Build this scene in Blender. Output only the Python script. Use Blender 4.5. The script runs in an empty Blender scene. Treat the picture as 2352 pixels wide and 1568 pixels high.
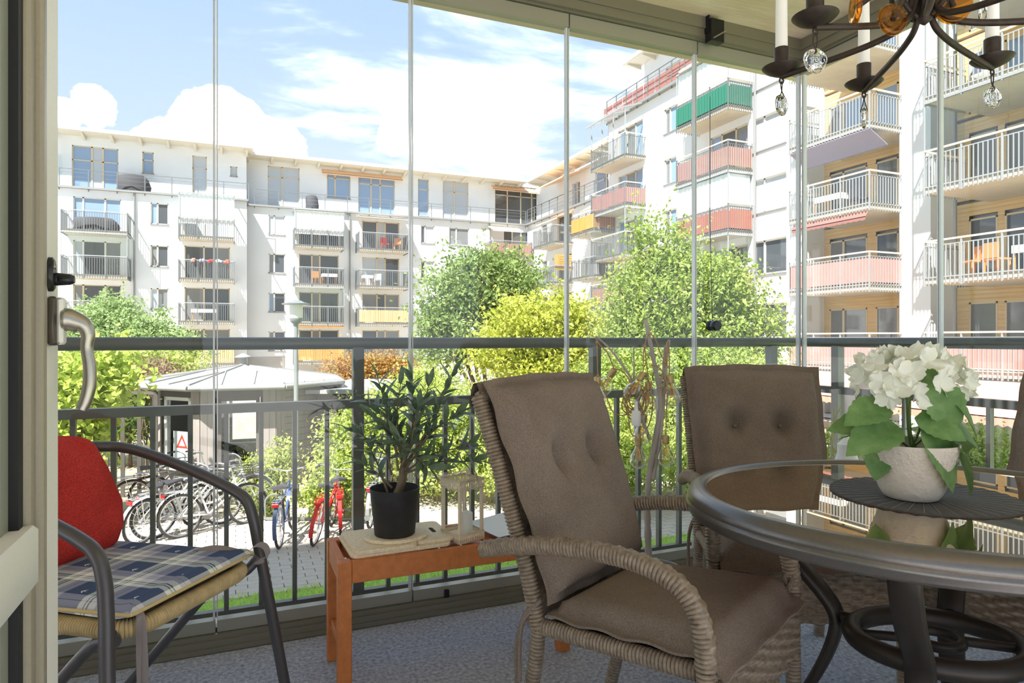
import bpy, math, random
import numpy as np
from mathutils import Vector, Matrix

random.seed(7)
RNG = np.random.default_rng(11)
scene = bpy.context.scene
COL = scene.collection
PI = math.pi

# ------------------------------------------------------------------ camera
F, CX, HY, IW, IH = 1510.0, 1176.0, 778.0, 2352, 1568
TH = math.radians(22.8)
S_, C_ = math.sin(TH), math.cos(TH)
EYE = 1.1
cam = bpy.data.cameras.new('camera')
cam.sensor_width = 36.0
cam.lens = F / IW * 36.0
cam.shift_y = -(IH / 2 - HY) / IW
cam.clip_start = 0.02
cam.clip_end = 500
camo = bpy.data.objects.new('camera', cam)
COL.objects.link(camo)
camo.location = (0, 0, EYE)
camo.rotation_euler = (PI / 2, 0, -TH)
scene.camera = camo

# ------------------------------------------------------------------ exposure
scene.view_settings.view_transform = 'Standard'
scene.view_settings.look = 'None'
scene.view_settings.gamma = 1.0
scene.view_settings.use_curve_mapping = False
scene.view_settings.exposure = 2.7

# ------------------------------------------------------------------ sky
world = bpy.data.worlds.new('sky')
scene.world = world
world.use_nodes = True
wt = world.node_tree
wt.nodes.clear()


def wn(t, **kw):
    n = wt.nodes.new(t)
    for k, v in kw.items():
        setattr(n, k, v)
    return n


def wmath(op, a, b=None, clamp=False):
    n = wn('ShaderNodeMath', operation=op)
    n.use_clamp = clamp
    for i, q in enumerate((a, b)):
        if q is None:
            continue
        if isinstance(q, (int, float)):
            n.inputs[i].default_value = q
        else:
            wt.links.new(q, n.inputs[i])
    return n.outputs[0]


def wsmooth(v, lo, hi):
    n = wn('ShaderNodeMapRange', interpolation_type='SMOOTHSTEP')
    wt.links.new(v, n.inputs[0])
    n.inputs[1].default_value = lo
    n.inputs[2].default_value = hi
    return n.outputs[0]


def skydir(px, py):
    t = (px - CX) / F
    d = Vector((S_ + C_ * t, C_ - S_ * t, (HY - py) / F))
    return d.normalized()


tc = wn('ShaderNodeTexCoord')
sep = wn('ShaderNodeSeparateXYZ')
wt.links.new(tc.outputs['Generated'], sep.inputs[0])
dz = wmath('MAXIMUM', sep.outputs[2], 0.0)
# clouds lie on a flat layer: project the direction on a plane overhead
inv = wmath('DIVIDE', 1.0, wmath('ADD', dz, 0.22))
cx_ = wmath('MULTIPLY', sep.outputs[0], inv)
cy_ = wmath('MULTIPLY', sep.outputs[1], inv)
comb = wn('ShaderNodeCombineXYZ')
wt.links.new(cx_, comb.inputs[0])
wt.links.new(cy_, comb.inputs[1])


def wnoise(vec, scale, detail, rough, dist=0.0, loc=(0, 0, 0), rot=(0, 0, 0), sc=(1, 1, 1)):
    m = wn('ShaderNodeMapping')
    m.inputs['Location'].default_value = loc
    m.inputs['Rotation'].default_value = rot
    m.inputs['Scale'].default_value = sc
    wt.links.new(vec, m.inputs[0])
    n = wn('ShaderNodeTexNoise')
    n.inputs['Scale'].default_value = scale
    n.inputs['Detail'].default_value = detail
    n.inputs['Roughness'].default_value = rough
    n.inputs['Distortion'].default_value = dist
    wt.links.new(m.outputs[0], n.inputs[0])
    return n.outputs[0]


def wblob(px, py, lo, hi):
    d = skydir(px, py)
    n = wn('ShaderNodeVectorMath', operation='DISTANCE')
    wt.links.new(tc.outputs['Generated'], n.inputs[0])
    n.inputs[1].default_value = d
    v = wsmooth(n.outputs['Value'], lo, hi)
    return wmath('SUBTRACT', 1.0, v)


cirrus = wnoise(comb.outputs[0], 1.6, 9, 0.62, 0.35, (3.1, 0.4, 0), (0, 0, 0.5), (1.0, 2.3, 1))
mass = wnoise(comb.outputs[0], 0.55, 3, 0.5, 0.0, (1.7, 4.2, 0))
big = wmath('MAXIMUM', wblob(1080, 235, 0.02, 0.26), wmath('MULTIPLY', wblob(760, 210, 0.0, 0.2), 0.75))
big = wmath('MAXIMUM', big, wmath('MULTIPLY', wblob(1440, 215, 0.0, 0.16), 0.6))
dens = wmath('ADD', wmath('MULTIPLY', cirrus, 1.25), wmath('MULTIPLY', mass, 0.55))
dens = wmath('ADD', dens, wmath('MULTIPLY', big, 0.30))
veil = wsmooth(dens, 1.02, 1.9)
puffn = wnoise(tc.outputs['Generated'], 9.0, 8, 0.6, 0.3, (0.3, 0.9, 0.2))
cum = wmath('MAXIMUM', wblob(500, 330, 0.02, 0.12), wblob(400, 355, 0.0, 0.10))
cum = wmath('MAXIMUM', cum, wblob(620, 350, 0.0, 0.09))
cum = wmath('MAXIMUM', cum, wmath('MULTIPLY', wblob(215, 238, 0.0, 0.07), 0.72))
cum = wmath('MAXIMUM', cum, wmath('MULTIPLY', wblob(905, 320, 0.0, 0.06), 0.72))
cum = wmath('MAXIMUM', cum, wmath('MULTIPLY', wblob(140, 262, 0.0, 0.05), 0.85))
cumd = wsmooth(wmath('ADD', cum, wmath('MULTIPLY', puffn, 0.9)), 0.93, 1.08)
cloud = wmath('MAXIMUM', veil, cumd)
grad = wn('ShaderNodeValToRGB')
wt.links.new(dz, grad.inputs[0])
grad.color_ramp.elements[0].position = 0.0
grad.color_ramp.elements[0].color = (0.16, 0.183, 0.205, 1)
grad.color_ramp.elements[1].position = 0.62
grad.color_ramp.elements[1].color = (0.072, 0.106, 0.160, 1)
e = grad.color_ramp.elements.new(0.2)
e.color = (0.124, 0.150, 0.182, 1)
e = grad.color_ramp.elements.new(0.42)
e.color = (0.090, 0.123, 0.168, 1)
mixc = wn('ShaderNodeMix', data_type='RGBA')
wt.links.new(cloud, mixc.inputs[0])
wt.links.new(grad.outputs[0], mixc.inputs[6])
mixc.inputs[7].default_value = (1.15, 1.14, 1.12, 1)
bg = wn('ShaderNodeBackground')
bg.inputs[1].default_value = 1.0
wt.links.new(mixc.outputs[2], bg.inputs[0])
wo = wn('ShaderNodeOutputWorld')
wt.links.new(bg.outputs[0], wo.inputs[0])

# ------------------------------------------------------------------ sun
sun = bpy.data.lights.new('sun', 'SUN')
sun.energy = 2.2
sun.angle = math.radians(0.6)
sun.color = (1.0, 0.975, 0.94)
suno = bpy.data.objects.new('sun', sun)
COL.objects.link(suno)
SUNDIR = Vector((0.43, 0.40, -0.81)).normalized()
suno.rotation_euler = SUNDIR.to_track_quat('-Z', 'Y').to_euler()
suno.location = (-20, -20, 40)

# ------------------------------------------------------------------ pixel helpers


def ray(px):
    t = (px - CX) / F
    return S_ + C_ * t, C_ - S_ * t


def cw(X, Z, z=0.0):
    return Vector((X * C_ + Z * S_, -X * S_ + Z * C_, z))


def xY(px, Y):
    a, b = ray(px)
    return a * Y / b


def yX(px, X):
    a, b = ray(px)
    return b * X / a


def zY(px, py, Y):
    return EYE - (py - HY) / F * (Y / ray(px)[1])


def zX(px, py, X):
    return EYE - (py - HY) / F * (X / ray(px)[0])


def P(px, py, Z):
    return cw((px - CX) / F * Z, Z, EYE - (py - HY) / F * Z)


def PG(px, py, z0):
    Z = (EYE - z0) * F / (py - HY)
    return cw((px - CX) / F * Z, Z, z0)


# ------------------------------------------------------------------ materials


def lin(c):
    c = c / 255.0
    return c / 12.92 if c <= 0.04045 else ((c + 0.055) / 1.055) ** 2.4


def rgb(r, g, b):
    return (lin(r), lin(g), lin(b), 1)


M = {}


def mat(name, col, rough=0.6, metal=0.0, spec=0.5, noise=None, bump=None, coat=0.0, col2=None):
    """noise=(scale, amount, stretch xyz) varies the colour; bump=(scale, strength, stretch)."""
    m = bpy.data.materials.new(name)
    m.use_nodes = True
    t = m.node_tree
    b = t.nodes['Principled BSDF']
    b.inputs['Base Color'].default_value = col
    b.inputs['Roughness'].default_value = rough
    b.inputs['Metallic'].default_value = metal
    b.inputs['Specular IOR Level'].default_value = spec
    b.inputs['Coat Weight'].default_value = coat
    tcn = None

    def coords(stretch):
        nonlocal tcn
        if tcn is None:
            tcn = t.nodes.new('ShaderNodeTexCoord')
        mp = t.nodes.new('ShaderNodeMapping')
        mp.inputs['Scale'].default_value = stretch
        t.links.new(tcn.outputs['Object'], mp.inputs[0])
        return mp.outputs[0]
    if noise:
        sc, amt = noise[0], noise[1]
        st = noise[2] if len(noise) > 2 else (1, 1, 1)
        n = t.nodes.new('ShaderNodeTexNoise')
        n.inputs['Scale'].default_value = sc
        n.inputs['Detail'].default_value = 6
        n.inputs['Roughness'].default_value = 0.6
        t.links.new(coords(st), n.inputs[0])
        rp = t.nodes.new('ShaderNodeValToRGB')
        rp.color_ramp.elements[0].position = 0.3
        rp.color_ramp.elements[1].position = 0.7
        if col2 is None:
            c0 = tuple(max(0, c * (1 - amt)) for c in col[:3]) + (1,)
            c1 = tuple(min(1, c * (1 + amt)) for c in col[:3]) + (1,)
        else:
            c0, c1 = col, col2
        rp.color_ramp.elements[0].color = c0
        rp.color_ramp.elements[1].color = c1
        t.links.new(n.outputs[0], rp.inputs[0])
        t.links.new(rp.outputs[0], b.inputs['Base Color'])
    if bump:
        st = bump[2] if len(bump) > 2 else (1, 1, 1)
        n = t.nodes.new('ShaderNodeTexNoise')
        n.inputs['Scale'].default_value = bump[0]
        n.inputs['Detail'].default_value = 5
        t.links.new(coords(st), n.inputs[0])
        bp = t.nodes.new('ShaderNodeBump')
        bp.inputs['Strength'].default_value = bump[1]
        bp.inputs['Distance'].default_value = 0.01
        t.links.new(n.outputs[0], bp.inputs['Height'])
        t.links.new(bp.outputs[0], b.inputs['Normal'])
    M[name] = m
    return m


def thin_glass(name, tint=(1, 1, 1), ior=1.5, gain=1.0, rough=0.0, power=5.0, gtint=(1, 1, 1)):
    m = bpy.data.materials.new(name)
    m.use_nodes = True
    t = m.node_tree
    t.nodes.clear()
    o = t.nodes.new('ShaderNodeOutputMaterial')
    mx = t.nodes.new('ShaderNodeMixShader')
    tr = t.nodes.new('ShaderNodeBsdfTransparent')
    tr.inputs[0].default_value = (*tint, 1)
    gl = t.nodes.new('ShaderNodeBsdfGlossy')
    gl.inputs['Roughness'].default_value = rough
    gl.inputs[0].default_value = (*gtint, 1)
    # Schlick reflectance from the angle of view, the same on both faces of the sheet
    ge = t.nodes.new('ShaderNodeNewGeometry')
    dt = t.nodes.new('ShaderNodeVectorMath')
    dt.operation = 'DOT_PRODUCT'
    t.links.new(ge.outputs['Normal'], dt.inputs[0])
    t.links.new(ge.outputs['Incoming'], dt.inputs[1])

    def mt(op, a, b_, clamp=False):
        n = t.nodes.new('ShaderNodeMath')
        n.operation = op
        n.use_clamp = clamp
        for i, q in enumerate((a, b_)):
            if isinstance(q, (int, float)):
                n.inputs[i].default_value = q
            elif q is not None:
                t.links.new(q, n.inputs[i])
        return n.outputs[0]
    f0 = ((ior - 1) / (ior + 1)) ** 2
    ac = mt('ABSOLUTE', dt.outputs['Value'], None)
    sch = mt('POWER', mt('SUBTRACT', 1.0, ac, True), power)
    refl = mt('ADD', mt('MULTIPLY', sch, 1 - f0), f0)
    mul = mt('MULTIPLY', refl, gain, True).node
    t.links.new(mul.outputs[0], mx.inputs[0])
    t.links.new(tr.outputs[0], mx.inputs[1])
    t.links.new(gl.outputs[0], mx.inputs[2])
    t.links.new(mx.outputs[0], o.inputs[0])
    M[name] = m
    return m


def leaf_mat(name, col, col2, trans=0.45, rough=0.5, scale=1.3, spec=0.3):
    m = mat(name, col, rough, spec=spec, noise=(scale, 0.3), col2=col2)
    t = m.node_tree
    b = t.nodes['Principled BSDF']
    o = [n for n in t.nodes if n.type == 'OUTPUT_MATERIAL'][0]
    tl = t.nodes.new('ShaderNodeBsdfTranslucent')
    src = b.inputs['Base Color'].links[0].from_socket
    t.links.new(src, tl.inputs[0])
    mx = t.nodes.new('ShaderNodeMixShader')
    mx.inputs[0].default_value = trans
    t.links.new(b.outputs[0], mx.inputs[1])
    t.links.new(tl.outputs[0], mx.inputs[2])
    t.links.new(mx.outputs[0], o.inputs[0])
    return m


# ------------------------------------------------------------------ mesh helpers
class MB:
    def __init__(self):
        self.v = []
        self.f = []

    def add(self, vs, fs):
        o = len(self.v)
        self.v.extend([tuple(p) for p in vs])
        self.f.extend([tuple(i + o for i in q) for q in fs])
        return self

    def box(self, x0, y0, z0, x1, y1, z1, T=None):
        x0, x1 = min(x0, x1), max(x0, x1)
        y0, y1 = min(y0, y1), max(y0, y1)
        z0, z1 = min(z0, z1), max(z0, z1)
        vs = [(x0, y0, z0), (x1, y0, z0), (x1, y1, z0), (x0, y1, z0),
              (x0, y0, z1), (x1, y0, z1), (x1, y1, z1), (x0, y1, z1)]
        if T is not None:
            vs = [T @ Vector(p) for p in vs]
        return self.add(vs, [(0, 3, 2, 1), (4, 5, 6, 7), (0, 1, 5, 4), (1, 2, 6, 5), (2, 3, 7, 6), (3, 0, 4, 7)])

    def cbox(self, x0, y0, z0, x1, y1, z1, c, T=None):
        """box with chamfered vertical and horizontal edges"""
        x0, x1 = min(x0, x1), max(x0, x1)
        y0, y1 = min(y0, y1), max(y0, y1)
        z0, z1 = min(z0, z1), max(z0, z1)

        def ring(ins, z):
            a, b, d, e_ = x0 + ins, y0 + ins, x1 - ins, y1 - ins
            k = c
            return [(a + k, b, z), (d - k, b, z), (d, b + k, z), (d, e_ - k, z), (d - k, e_, z), (a + k, e_, z), (a, e_ - k, z), (a, b + k, z)]
        rings = ring(c * .7, z0) + ring(0, z0 + c) + ring(0, z1 - c) + ring(c * .7, z1)
        if T is not None:
            rings = [T @ Vector(p) for p in rings]
        fs = [tuple(range(7, -1, -1)), tuple(range(24, 32))]
        for r in range(3):
            for i in range(8):
                j = (i + 1) % 8
                fs.append((r * 8 + i, r * 8 + j, r * 8 + 8 + j, r * 8 + 8 + i))
        return self.add(rings, fs)

    def bar(self, p0, p1, w, h, up=(0, 0, 1)):
        p0, p1 = Vector(p0), Vector(p1)
        d = (p1 - p0).normalized()
        up = Vector(up)
        s = d.cross(up)
        if s.length < 1e-4:
            s = d.cross(Vector((1, 0, 0)))
        s.normalize()
        u = s.cross(d).normalized()
        vs = []
        for p in (p0, p1):
            for a, b in ((-1, -1), (1, -1), (1, 1), (-1, 1)):
                vs.append(p + s * (a * w / 2) + u * (b * h / 2))
        return self.add(vs, [(0, 3, 2, 1), (4, 5, 6, 7), (0, 1, 5, 4), (1, 2, 6, 5), (2, 3, 7, 6), (3, 0, 4, 7)])

    def tube(self, pts, r, n=8, closed=False, caps=True, rf=None, up=None):
        """tube along pts; r scalar or list; rf(s, i, ang)->radius factor for wrapped cane"""
        pts = [Vector(p) for p in pts]
        m = len(pts)
        rr = [r] * m if isinstance(r, (int, float)) else list(r)
        vs = []
        prev = None
        s_acc = 0.0
        for i in range(m):
            a = pts[i - 1] if (i > 0 or closed) else pts[i]
            b = pts[(i + 1) % m] if (i < m - 1 or closed) else pts[i]
            d = (b - a)
            if d.length < 1e-9:
                d = Vector((0, 0, 1))
            d.normalize()
            if prev is None:
                u = Vector(up) if up is not None else (Vector((0, 0, 1)) if abs(d.z) < 0.9 else Vector((1, 0, 0)))
            else:
                u = prev
            u = u - d * u.dot(d)
            if u.length < 1e-6:
                u = Vector((1, 0, 0)) - d * d.x
            u.normalize()
            prev = u
            w = d.cross(u)
            if i > 0:
                s_acc += (pts[i] - pts[i - 1]).length
            for k in range(n):
                ang = 2 * PI * k / n
                q = rr[i] * (rf(s_acc, i, ang) if rf else 1.0)
                vs.append(pts[i] + u * (math.cos(ang) * q) + w * (math.sin(ang) * q))
        fs = []
        for i in range(m if closed else m - 1):
            j = (i + 1) % m
            for k in range(n):
                l = (k + 1) % n
                fs.append((i * n + k, i * n + l, j * n + l, j * n + k))
        if caps and not closed:
            fs.append(tuple(range(n - 1, -1, -1)))
            fs.append(tuple((m - 1) * n + k for k in range(n)))
        return self.add(vs, fs)

    def lathe(self, prof, n=24, T=None, capb=True, capt=True, rf=None):
        vs = []
        for i, (r, z) in enumerate(prof):
            for k in range(n):
                a = 2 * PI * k / n
                q = r * (rf(a, z) if rf else 1.0)
                vs.append((q * math.cos(a), q * math.sin(a), z))
        if T is not None:
            vs = [T @ Vector(p) for p in vs]
        fs = []
        for i in range(len(prof) - 1):
            for k in range(n):
                l = (k + 1) % n
                fs.append((i * n + k, i * n + l, (i + 1) * n + l, (i + 1) * n + k))
        if capb:
            fs.append(tuple(range(n - 1, -1, -1)))
        if capt:
            fs.append(tuple((len(prof) - 1) * n + k for k in range(n)))
        return self.add(vs, fs)

    def prism(self, poly, z0, z1, T=None):
        n = len(poly)
        vs = [(x, y, z0) for x, y in poly] + [(x, y, z1) for x, y in poly]
        if T is not None:
            vs = [T @ Vector(p) for p in vs]
        fs = [tuple(range(n - 1, -1, -1)), tuple(range(n, 2 * n))]
        for i in range(n):
            j = (i + 1) % n
            fs.append((i, j, n + j, n + i))
        return self.add(vs, fs)

    def sphere(self, c, r, nu=10, nv=7, sc=(1, 1, 1)):
        c = Vector(c)
        prof = []
        for i in range(nv + 1):
            a = -PI / 2 + PI * i / nv
            prof.append((max(1e-4, r * math.cos(a)), r * math.sin(a)))
        T = Matrix.Translation(c) @ Matrix.Diagonal((*sc, 1))
        return self.lathe(prof, nu, T)

    def grid(self, fn, nu, nv, flip=False, wrap=False):
        vs = []
        for j in range(nv + 1):
            for i in range(nu + (0 if wrap else 1)):
                vs.append(fn(i / nu, j / nv))
        w = nu if wrap else nu + 1
        fs = []
        for j in range(nv):
            for i in range(nu):
                i2 = (i + 1) % w if wrap else i + 1
                q = (j * w + i, j * w + i2, (j + 1) * w + i2, (j + 1) * w + i)
                fs.append(q[::-1] if flip else q)
        return self.add(vs, fs)

    def mesh(self, name, smooth=None):
        me = bpy.data.meshes.new(name)
        me.from_pydata(self.v, [], self.f)
        if smooth is not None:
            me.polygons.foreach_set('use_smooth', [True] * len(me.polygons))
            if smooth < 170:
                me.set_sharp_from_angle(angle=math.radians(smooth))
        me.update()
        return me

    def build(self, name, material, parent=None, smooth=None, world=False):
        return obj(name, self.mesh(name, smooth), material, parent, world)


ROOTM = {}


def obj(name, me, material, parent=None, world=False):
    o = bpy.data.objects.new(name, me)
    COL.objects.link(o)
    if material is not None and len(me.materials) == 0:
        me.materials.append(M[material] if isinstance(material, str) else material)
    if parent is not None:
        o.parent = parent
        if world and parent.name in ROOTM:
            o.matrix_parent_inverse = ROOTM[parent.name].inverted()
    return o


def thing(name, label, cat, loc=(0, 0, 0), rz=0.0, group=None, kind=None):
    o = bpy.data.objects.new(name, None)
    o.empty_display_size = 0.1
    COL.objects.link(o)
    o.location = loc
    o.rotation_euler = (0, 0, rz)
    ROOTM[o.name] = Matrix.Translation(Vector(loc)) @ Matrix.Rotation(rz, 4, 'Z')
    return tag(o, label, cat, group, kind)


def tag(o, label=None, cat=None, group=None, kind=None):
    if label:
        o['label'] = label
    if cat:
        o['category'] = cat
    if group:
        o['group'] = group
    if kind:
        o['kind'] = kind
    return o


def struct(o, label=None, cat=None):
    return tag(o, label, cat, None, 'structure')


def copy_tree(root, loc, rz=0.0, label=None, group=None, rot=None):
    def rec(o, par):
        c = o.copy()
        COL.objects.link(c)
        c.parent = par
        for ch in o.children:
            rec(ch, c)
        return c
    r = rec(root, None)
    r.location = loc
    r.rotation_euler = rot if rot is not None else (0, 0, rz)
    ROOTM[r.name] = Matrix.Translation(Vector(loc)) @ r.rotation_euler.to_matrix().to_4x4()
    if label:
        r['label'] = label
    if group:
        r['group'] = group
    return r


def catmull(pts, k=8, closed=False):
    pts = [Vector(p) for p in pts]
    n = len(pts)
    out = []
    segs = n if closed else n - 1
    for i in range(segs):
        p1, p2 = pts[i], pts[(i + 1) % n]
        p0 = pts[i - 1] if (i > 0 or closed) else p1 * 2 - p2
        p3 = pts[(i + 2) % n] if (i + 2 < n or closed) else p2 * 2 - p1
        for j in range(k):
            t = j / k
            out.append(0.5 * ((2 * p1) + (p2 - p0) * t + (2 * p0 - 5 * p1 + 4 * p2 - p3) * t * t + (3 * p1 - p0 - 3 * p2 + p3) * t ** 3))
    if not closed:
        out.append(pts[-1])
    return out


def resample(pts, step):
    pts = [Vector(p) for p in pts]
    out = [pts[0]]
    acc = 0.0
    for a, b in zip(pts[:-1], pts[1:]):
        L = (b - a).length
        if L < 1e-9:
            continue
        d = step - acc
        while d <= L:
            out.append(a.lerp(b, d / L))
            d += step
        acc = L - (d - step)
    if (out[-1] - pts[-1]).length > step * 0.3:
        out.append(pts[-1])
    return out


def np_mesh(name, verts, nper, smooth=False):
    """mesh of many faces, each nper consecutive vertices (numpy, fast)"""
    verts = np.asarray(verts, dtype=np.float32).reshape(-1, 3)
    nf = len(verts) // nper
    me = bpy.data.meshes.new(name)
    me.vertices.add(len(verts))
    me.vertices.foreach_set('co', verts.ravel())
    me.loops.add(len(verts))
    me.loops.foreach_set('vertex_index', np.arange(len(verts), dtype=np.int32))
    me.polygons.add(nf)
    me.polygons.foreach_set('loop_start', np.arange(nf, dtype=np.int32) * nper)
    me.polygons.foreach_set('loop_total', np.full(nf, nper, dtype=np.int32))
    if smooth:
        me.polygons.foreach_set('use_smooth', np.ones(nf, dtype=bool))
    me.update(calc_edges=True)
    return me


def leaf_cloud(name, centers, size, aspect=0.55, jitter=0.35, up=0.35):
    """one four-cornered folded leaf at each centre"""
    c = np.asarray(centers, dtype=np.float64)
    n = len(c)
    d = RNG.normal(size=(n, 3))
    d[:, 2] -= 0.3
    d /= np.linalg.norm(d, axis=1)[:, None]
    nn = RNG.normal(size=(n, 3))
    nn[:, 2] = np.abs(nn[:, 2]) + up
    s = np.cross(d, nn)
    s /= np.linalg.norm(s, axis=1)[:, None] + 1e-9
    nn = np.cross(s, d)
    L = size * (1 + jitter * RNG.uniform(-1, 1, n))[:, None]
    w = L * aspect * 0.5
    a = c
    b = c + d * L * 0.45 + s * w + nn * L * 0.08
    e_ = c + d * L
    g = c + d * L * 0.45 - s * w + nn * L * 0.08
    tri = np.stack([a, b, e_, a, e_, g], axis=1)
    return np_mesh(name, tri, 3)


def blob_points(blobs, n, twig=0.22, per=22):
    """cluster points in a set of ellipsoids [(centre, radii)]; leaves sit on twigs near the surface"""
    vol = np.array([r[0] * r[1] * r[2] for c, r in blobs]) ** (2 / 3)
    nc = max(1, n // per)
    pick = RNG.choice(len(blobs), nc, p=vol / vol.sum())
    C = np.array([c for c, r in blobs])[pick]
    R = np.array([r for c, r in blobs])[pick]
    d = RNG.normal(size=(nc, 3))
    d /= np.linalg.norm(d, axis=1)[:, None]
    rad = 1 - 0.55 * RNG.random(nc) ** 1.6
    cl = C + d * R * rad[:, None]
    pts = np.repeat(cl, per, axis=0)
    tw = np.repeat(RNG.uniform(0.5, 1.3, nc) * twig, per)[:, None]
    return pts + RNG.normal(size=pts.shape) * tw * np.array([1, 1, 0.6])
# ================================================================== materials
mat('carpet', rgb(136, 136, 142), 0.98, spec=0.1, noise=(75, 0.5), bump=(140, 0.9), col2=rgb(214, 213, 218))
mat('concrete', rgb(208, 184, 152), 0.9, spec=0.2, noise=(2.2, 0.25, (1.0, 5.0, 1.0)), bump=(9, 0.25, (1, 6, 1)), col2=rgb(230, 212, 188))
mat('profile', rgb(132, 126, 110), 0.42, metal=0.35, noise=(300, 0.06))
mat('profile_light', rgb(160, 156, 142), 0.4, metal=0.3)
mat('black_rubber', rgb(18, 18, 18), 0.6)
mat('black_plastic', rgb(22, 22, 24), 0.28)
mat('rail_steel', rgb(98, 100, 96), 0.42, metal=0.25, noise=(8, 0.12))
mat('door_paint', rgb(226, 222, 210), 0.5, noise=(250, 0.03))
mat('door_bead', rgb(150, 140, 120), 0.45, noise=(200, 0.04))
mat('spacer', rgb(140, 142, 126), 0.5)
mat('handle_metal', rgb(168, 162, 150), 0.3, metal=0.85)
mat('bronze_metal', rgb(88, 80, 70), 0.4, metal=0.6)
mat('lock_dark', rgb(54, 52, 50), 0.35, metal=0.6)
mat('wall_paint', rgb(226, 222, 212), 0.9)
thin_glass('pane_glass', (0.985, 0.99, 0.985), 1.45, 0.8)
thin_glass('door_glass', (0.80, 0.83, 0.80), 1.55, 2.4)
mat('seal', rgb(206, 208, 210), 0.15, spec=0.9)

# ================================================================== balcony shell
GY = 2.58
GX = xY(1839, GY)
CEIL = 2.63
b = MB()
b.box(-3.2, -1.2, -0.24, GX - 0.02, 2.52, 0.0)
struct(b.build('floor', 'carpet'))
b = MB()
b.box(-3.6, -1.2, CEIL, GX + 0.35, 2.95, CEIL + 0.24)
struct(b.build('ceiling', 'concrete'))
b = MB()
b.box(-3.6, 2.52, -0.3, GX + 0.35, 2.95, -0.02)
b.box(GX - 0.02, -1.2, -0.3, GX + 0.35, 2.52, -0.02)
struct(b.build('trim_1', 'concrete'))
# own building: facade wall above the balcony, and beside the door
b = MB()
b.box(-40, -0.25, CEIL + 0.24, 30, 0.05, 19.0)
struct(b.build('wall_upper', 'wall_paint'))
b = MB()
b.box(-3.2, -0.1, 0, -0.34, 0.12, CEIL)
struct(b.build('wall_left', 'wall_paint'))
b = MB()
b.box(1.9, -0.1, 0, GX + 0.1, 0.12, CEIL)
struct(b.build('wall_right', 'wall_paint'))

# sill profiles (bottom) and header profiles (top), long side and short side
XL = -3.2


def sill_profile(mb, T, L):
    mb.box(0, 0, 0, L, 0.12, 0.018, T)
    mb.box(0, 0.008, 0.018, L, 0.12, 0.040, T)
    mb.box(0, 0.02, 0.040, L, 0.035, 0.056, T)
    mb.box(0, 0.085, 0.040, L, 0.12, 0.056, T)


TL = Matrix.Translation((XL, 2.525, 0))
TR = Matrix.Translation((GX - 0.055, 2.525, 0)) @ Matrix.Rotation(-PI / 2, 4, 'Z')
b = MB()
sill_profile(b, TL, GX - XL + 0.06)
struct(b.build('trim_2', 'profile'))
b = MB()
sill_profile(b, TR, 2.4)
struct(b.build('trim_3', 'profile'))
b = MB()
b.box(XL, 2.55, CEIL - 0.103, GX + 0.05, 2.62, CEIL - 0.088)
b.box(XL, 2.53, CEIL - 0.094, GX + 0.05, 2.66, CEIL)
b.box(XL, 2.522, CEIL - 0.055, GX + 0.05, 2.53, CEIL)
struct(b.build('trim_4', 'profile'))
b = MB()
b.box(GX - 0.05, 0.12, CEIL - 0.094, GX + 0.06, 2.53, CEIL)
b.box(GX - 0.058, 0.12, CEIL - 0.055, GX - 0.05, 2.522, CEIL)
b.box(GX - 0.03, 0.12, CEIL - 0.103, GX + 0.04, 2.55, CEIL - 0.088)
struct(b.build('trim_5', 'profile'))

# glazing panels: each pane with its clamp rails and edge seal
seams = [xY(p, GY) for p in (497, 945, 1303, 1596)] + [GX - 0.012]
step = seams[1] - seams[0]
seams = [seams[0] - 3 * step, seams[0] - 2 * step, seams[0] - step] + seams
nwin = 0
win_objs = []


def pane(a, bb, along, fixed):
    """a..bb along the axis, fixed = plane coordinate"""
    global nwin
    nwin += 1

    def bx(m, u0, u1, d0, d1, z0, z1):
        if along == 'x':
            m.box(u0, fixed + d0, z0, u1, fixed + d1, z1)
        else:
            m.box(fixed + d0, u0, z0, fixed + d1, u1, z1)
    m = MB()
    bx(m, a + 0.004, bb - 0.004, -0.004, 0.004, 0.09, CEIL - 0.15)
    w = struct(m.build('window_%d' % nwin, 'pane_glass'))
    m = MB()
    bx(m, a + 0.003, bb - 0.003, -0.02, 0.018, 0.058, 0.1)
    m.build('bottom_rail', 'profile_light', w)
    m = MB()
    bx(m, a + 0.003, bb - 0.003, -0.02, 0.018, CEIL - 0.163, CEIL - 0.106)
    m.build('top_rail', 'profile_light', w)
    m = MB()
    bx(m, bb - 0.011, bb - 0.004, -0.010, 0.010, 0.1, CEIL - 0.163)
    bx(m, bb + 0.001, bb + 0.005, -0.008, 0.008, 0.1, CEIL - 0.163)
    m.build('edge_seal', 'seal', w)
    win_objs.append(w)
    return w


for a, bb in zip(seams[:-1], seams[1:]):
    pane(a, bb, 'x', GY)
ys = [GY - 0.02, yX(2158, GX)]
ys.append(ys[-1] - 0.745)
ys.append(ys[-1] - 0.7)
for bb, a in zip(ys[:-1], ys[1:]):
    w = pane(a, bb, 'y', GX)

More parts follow.
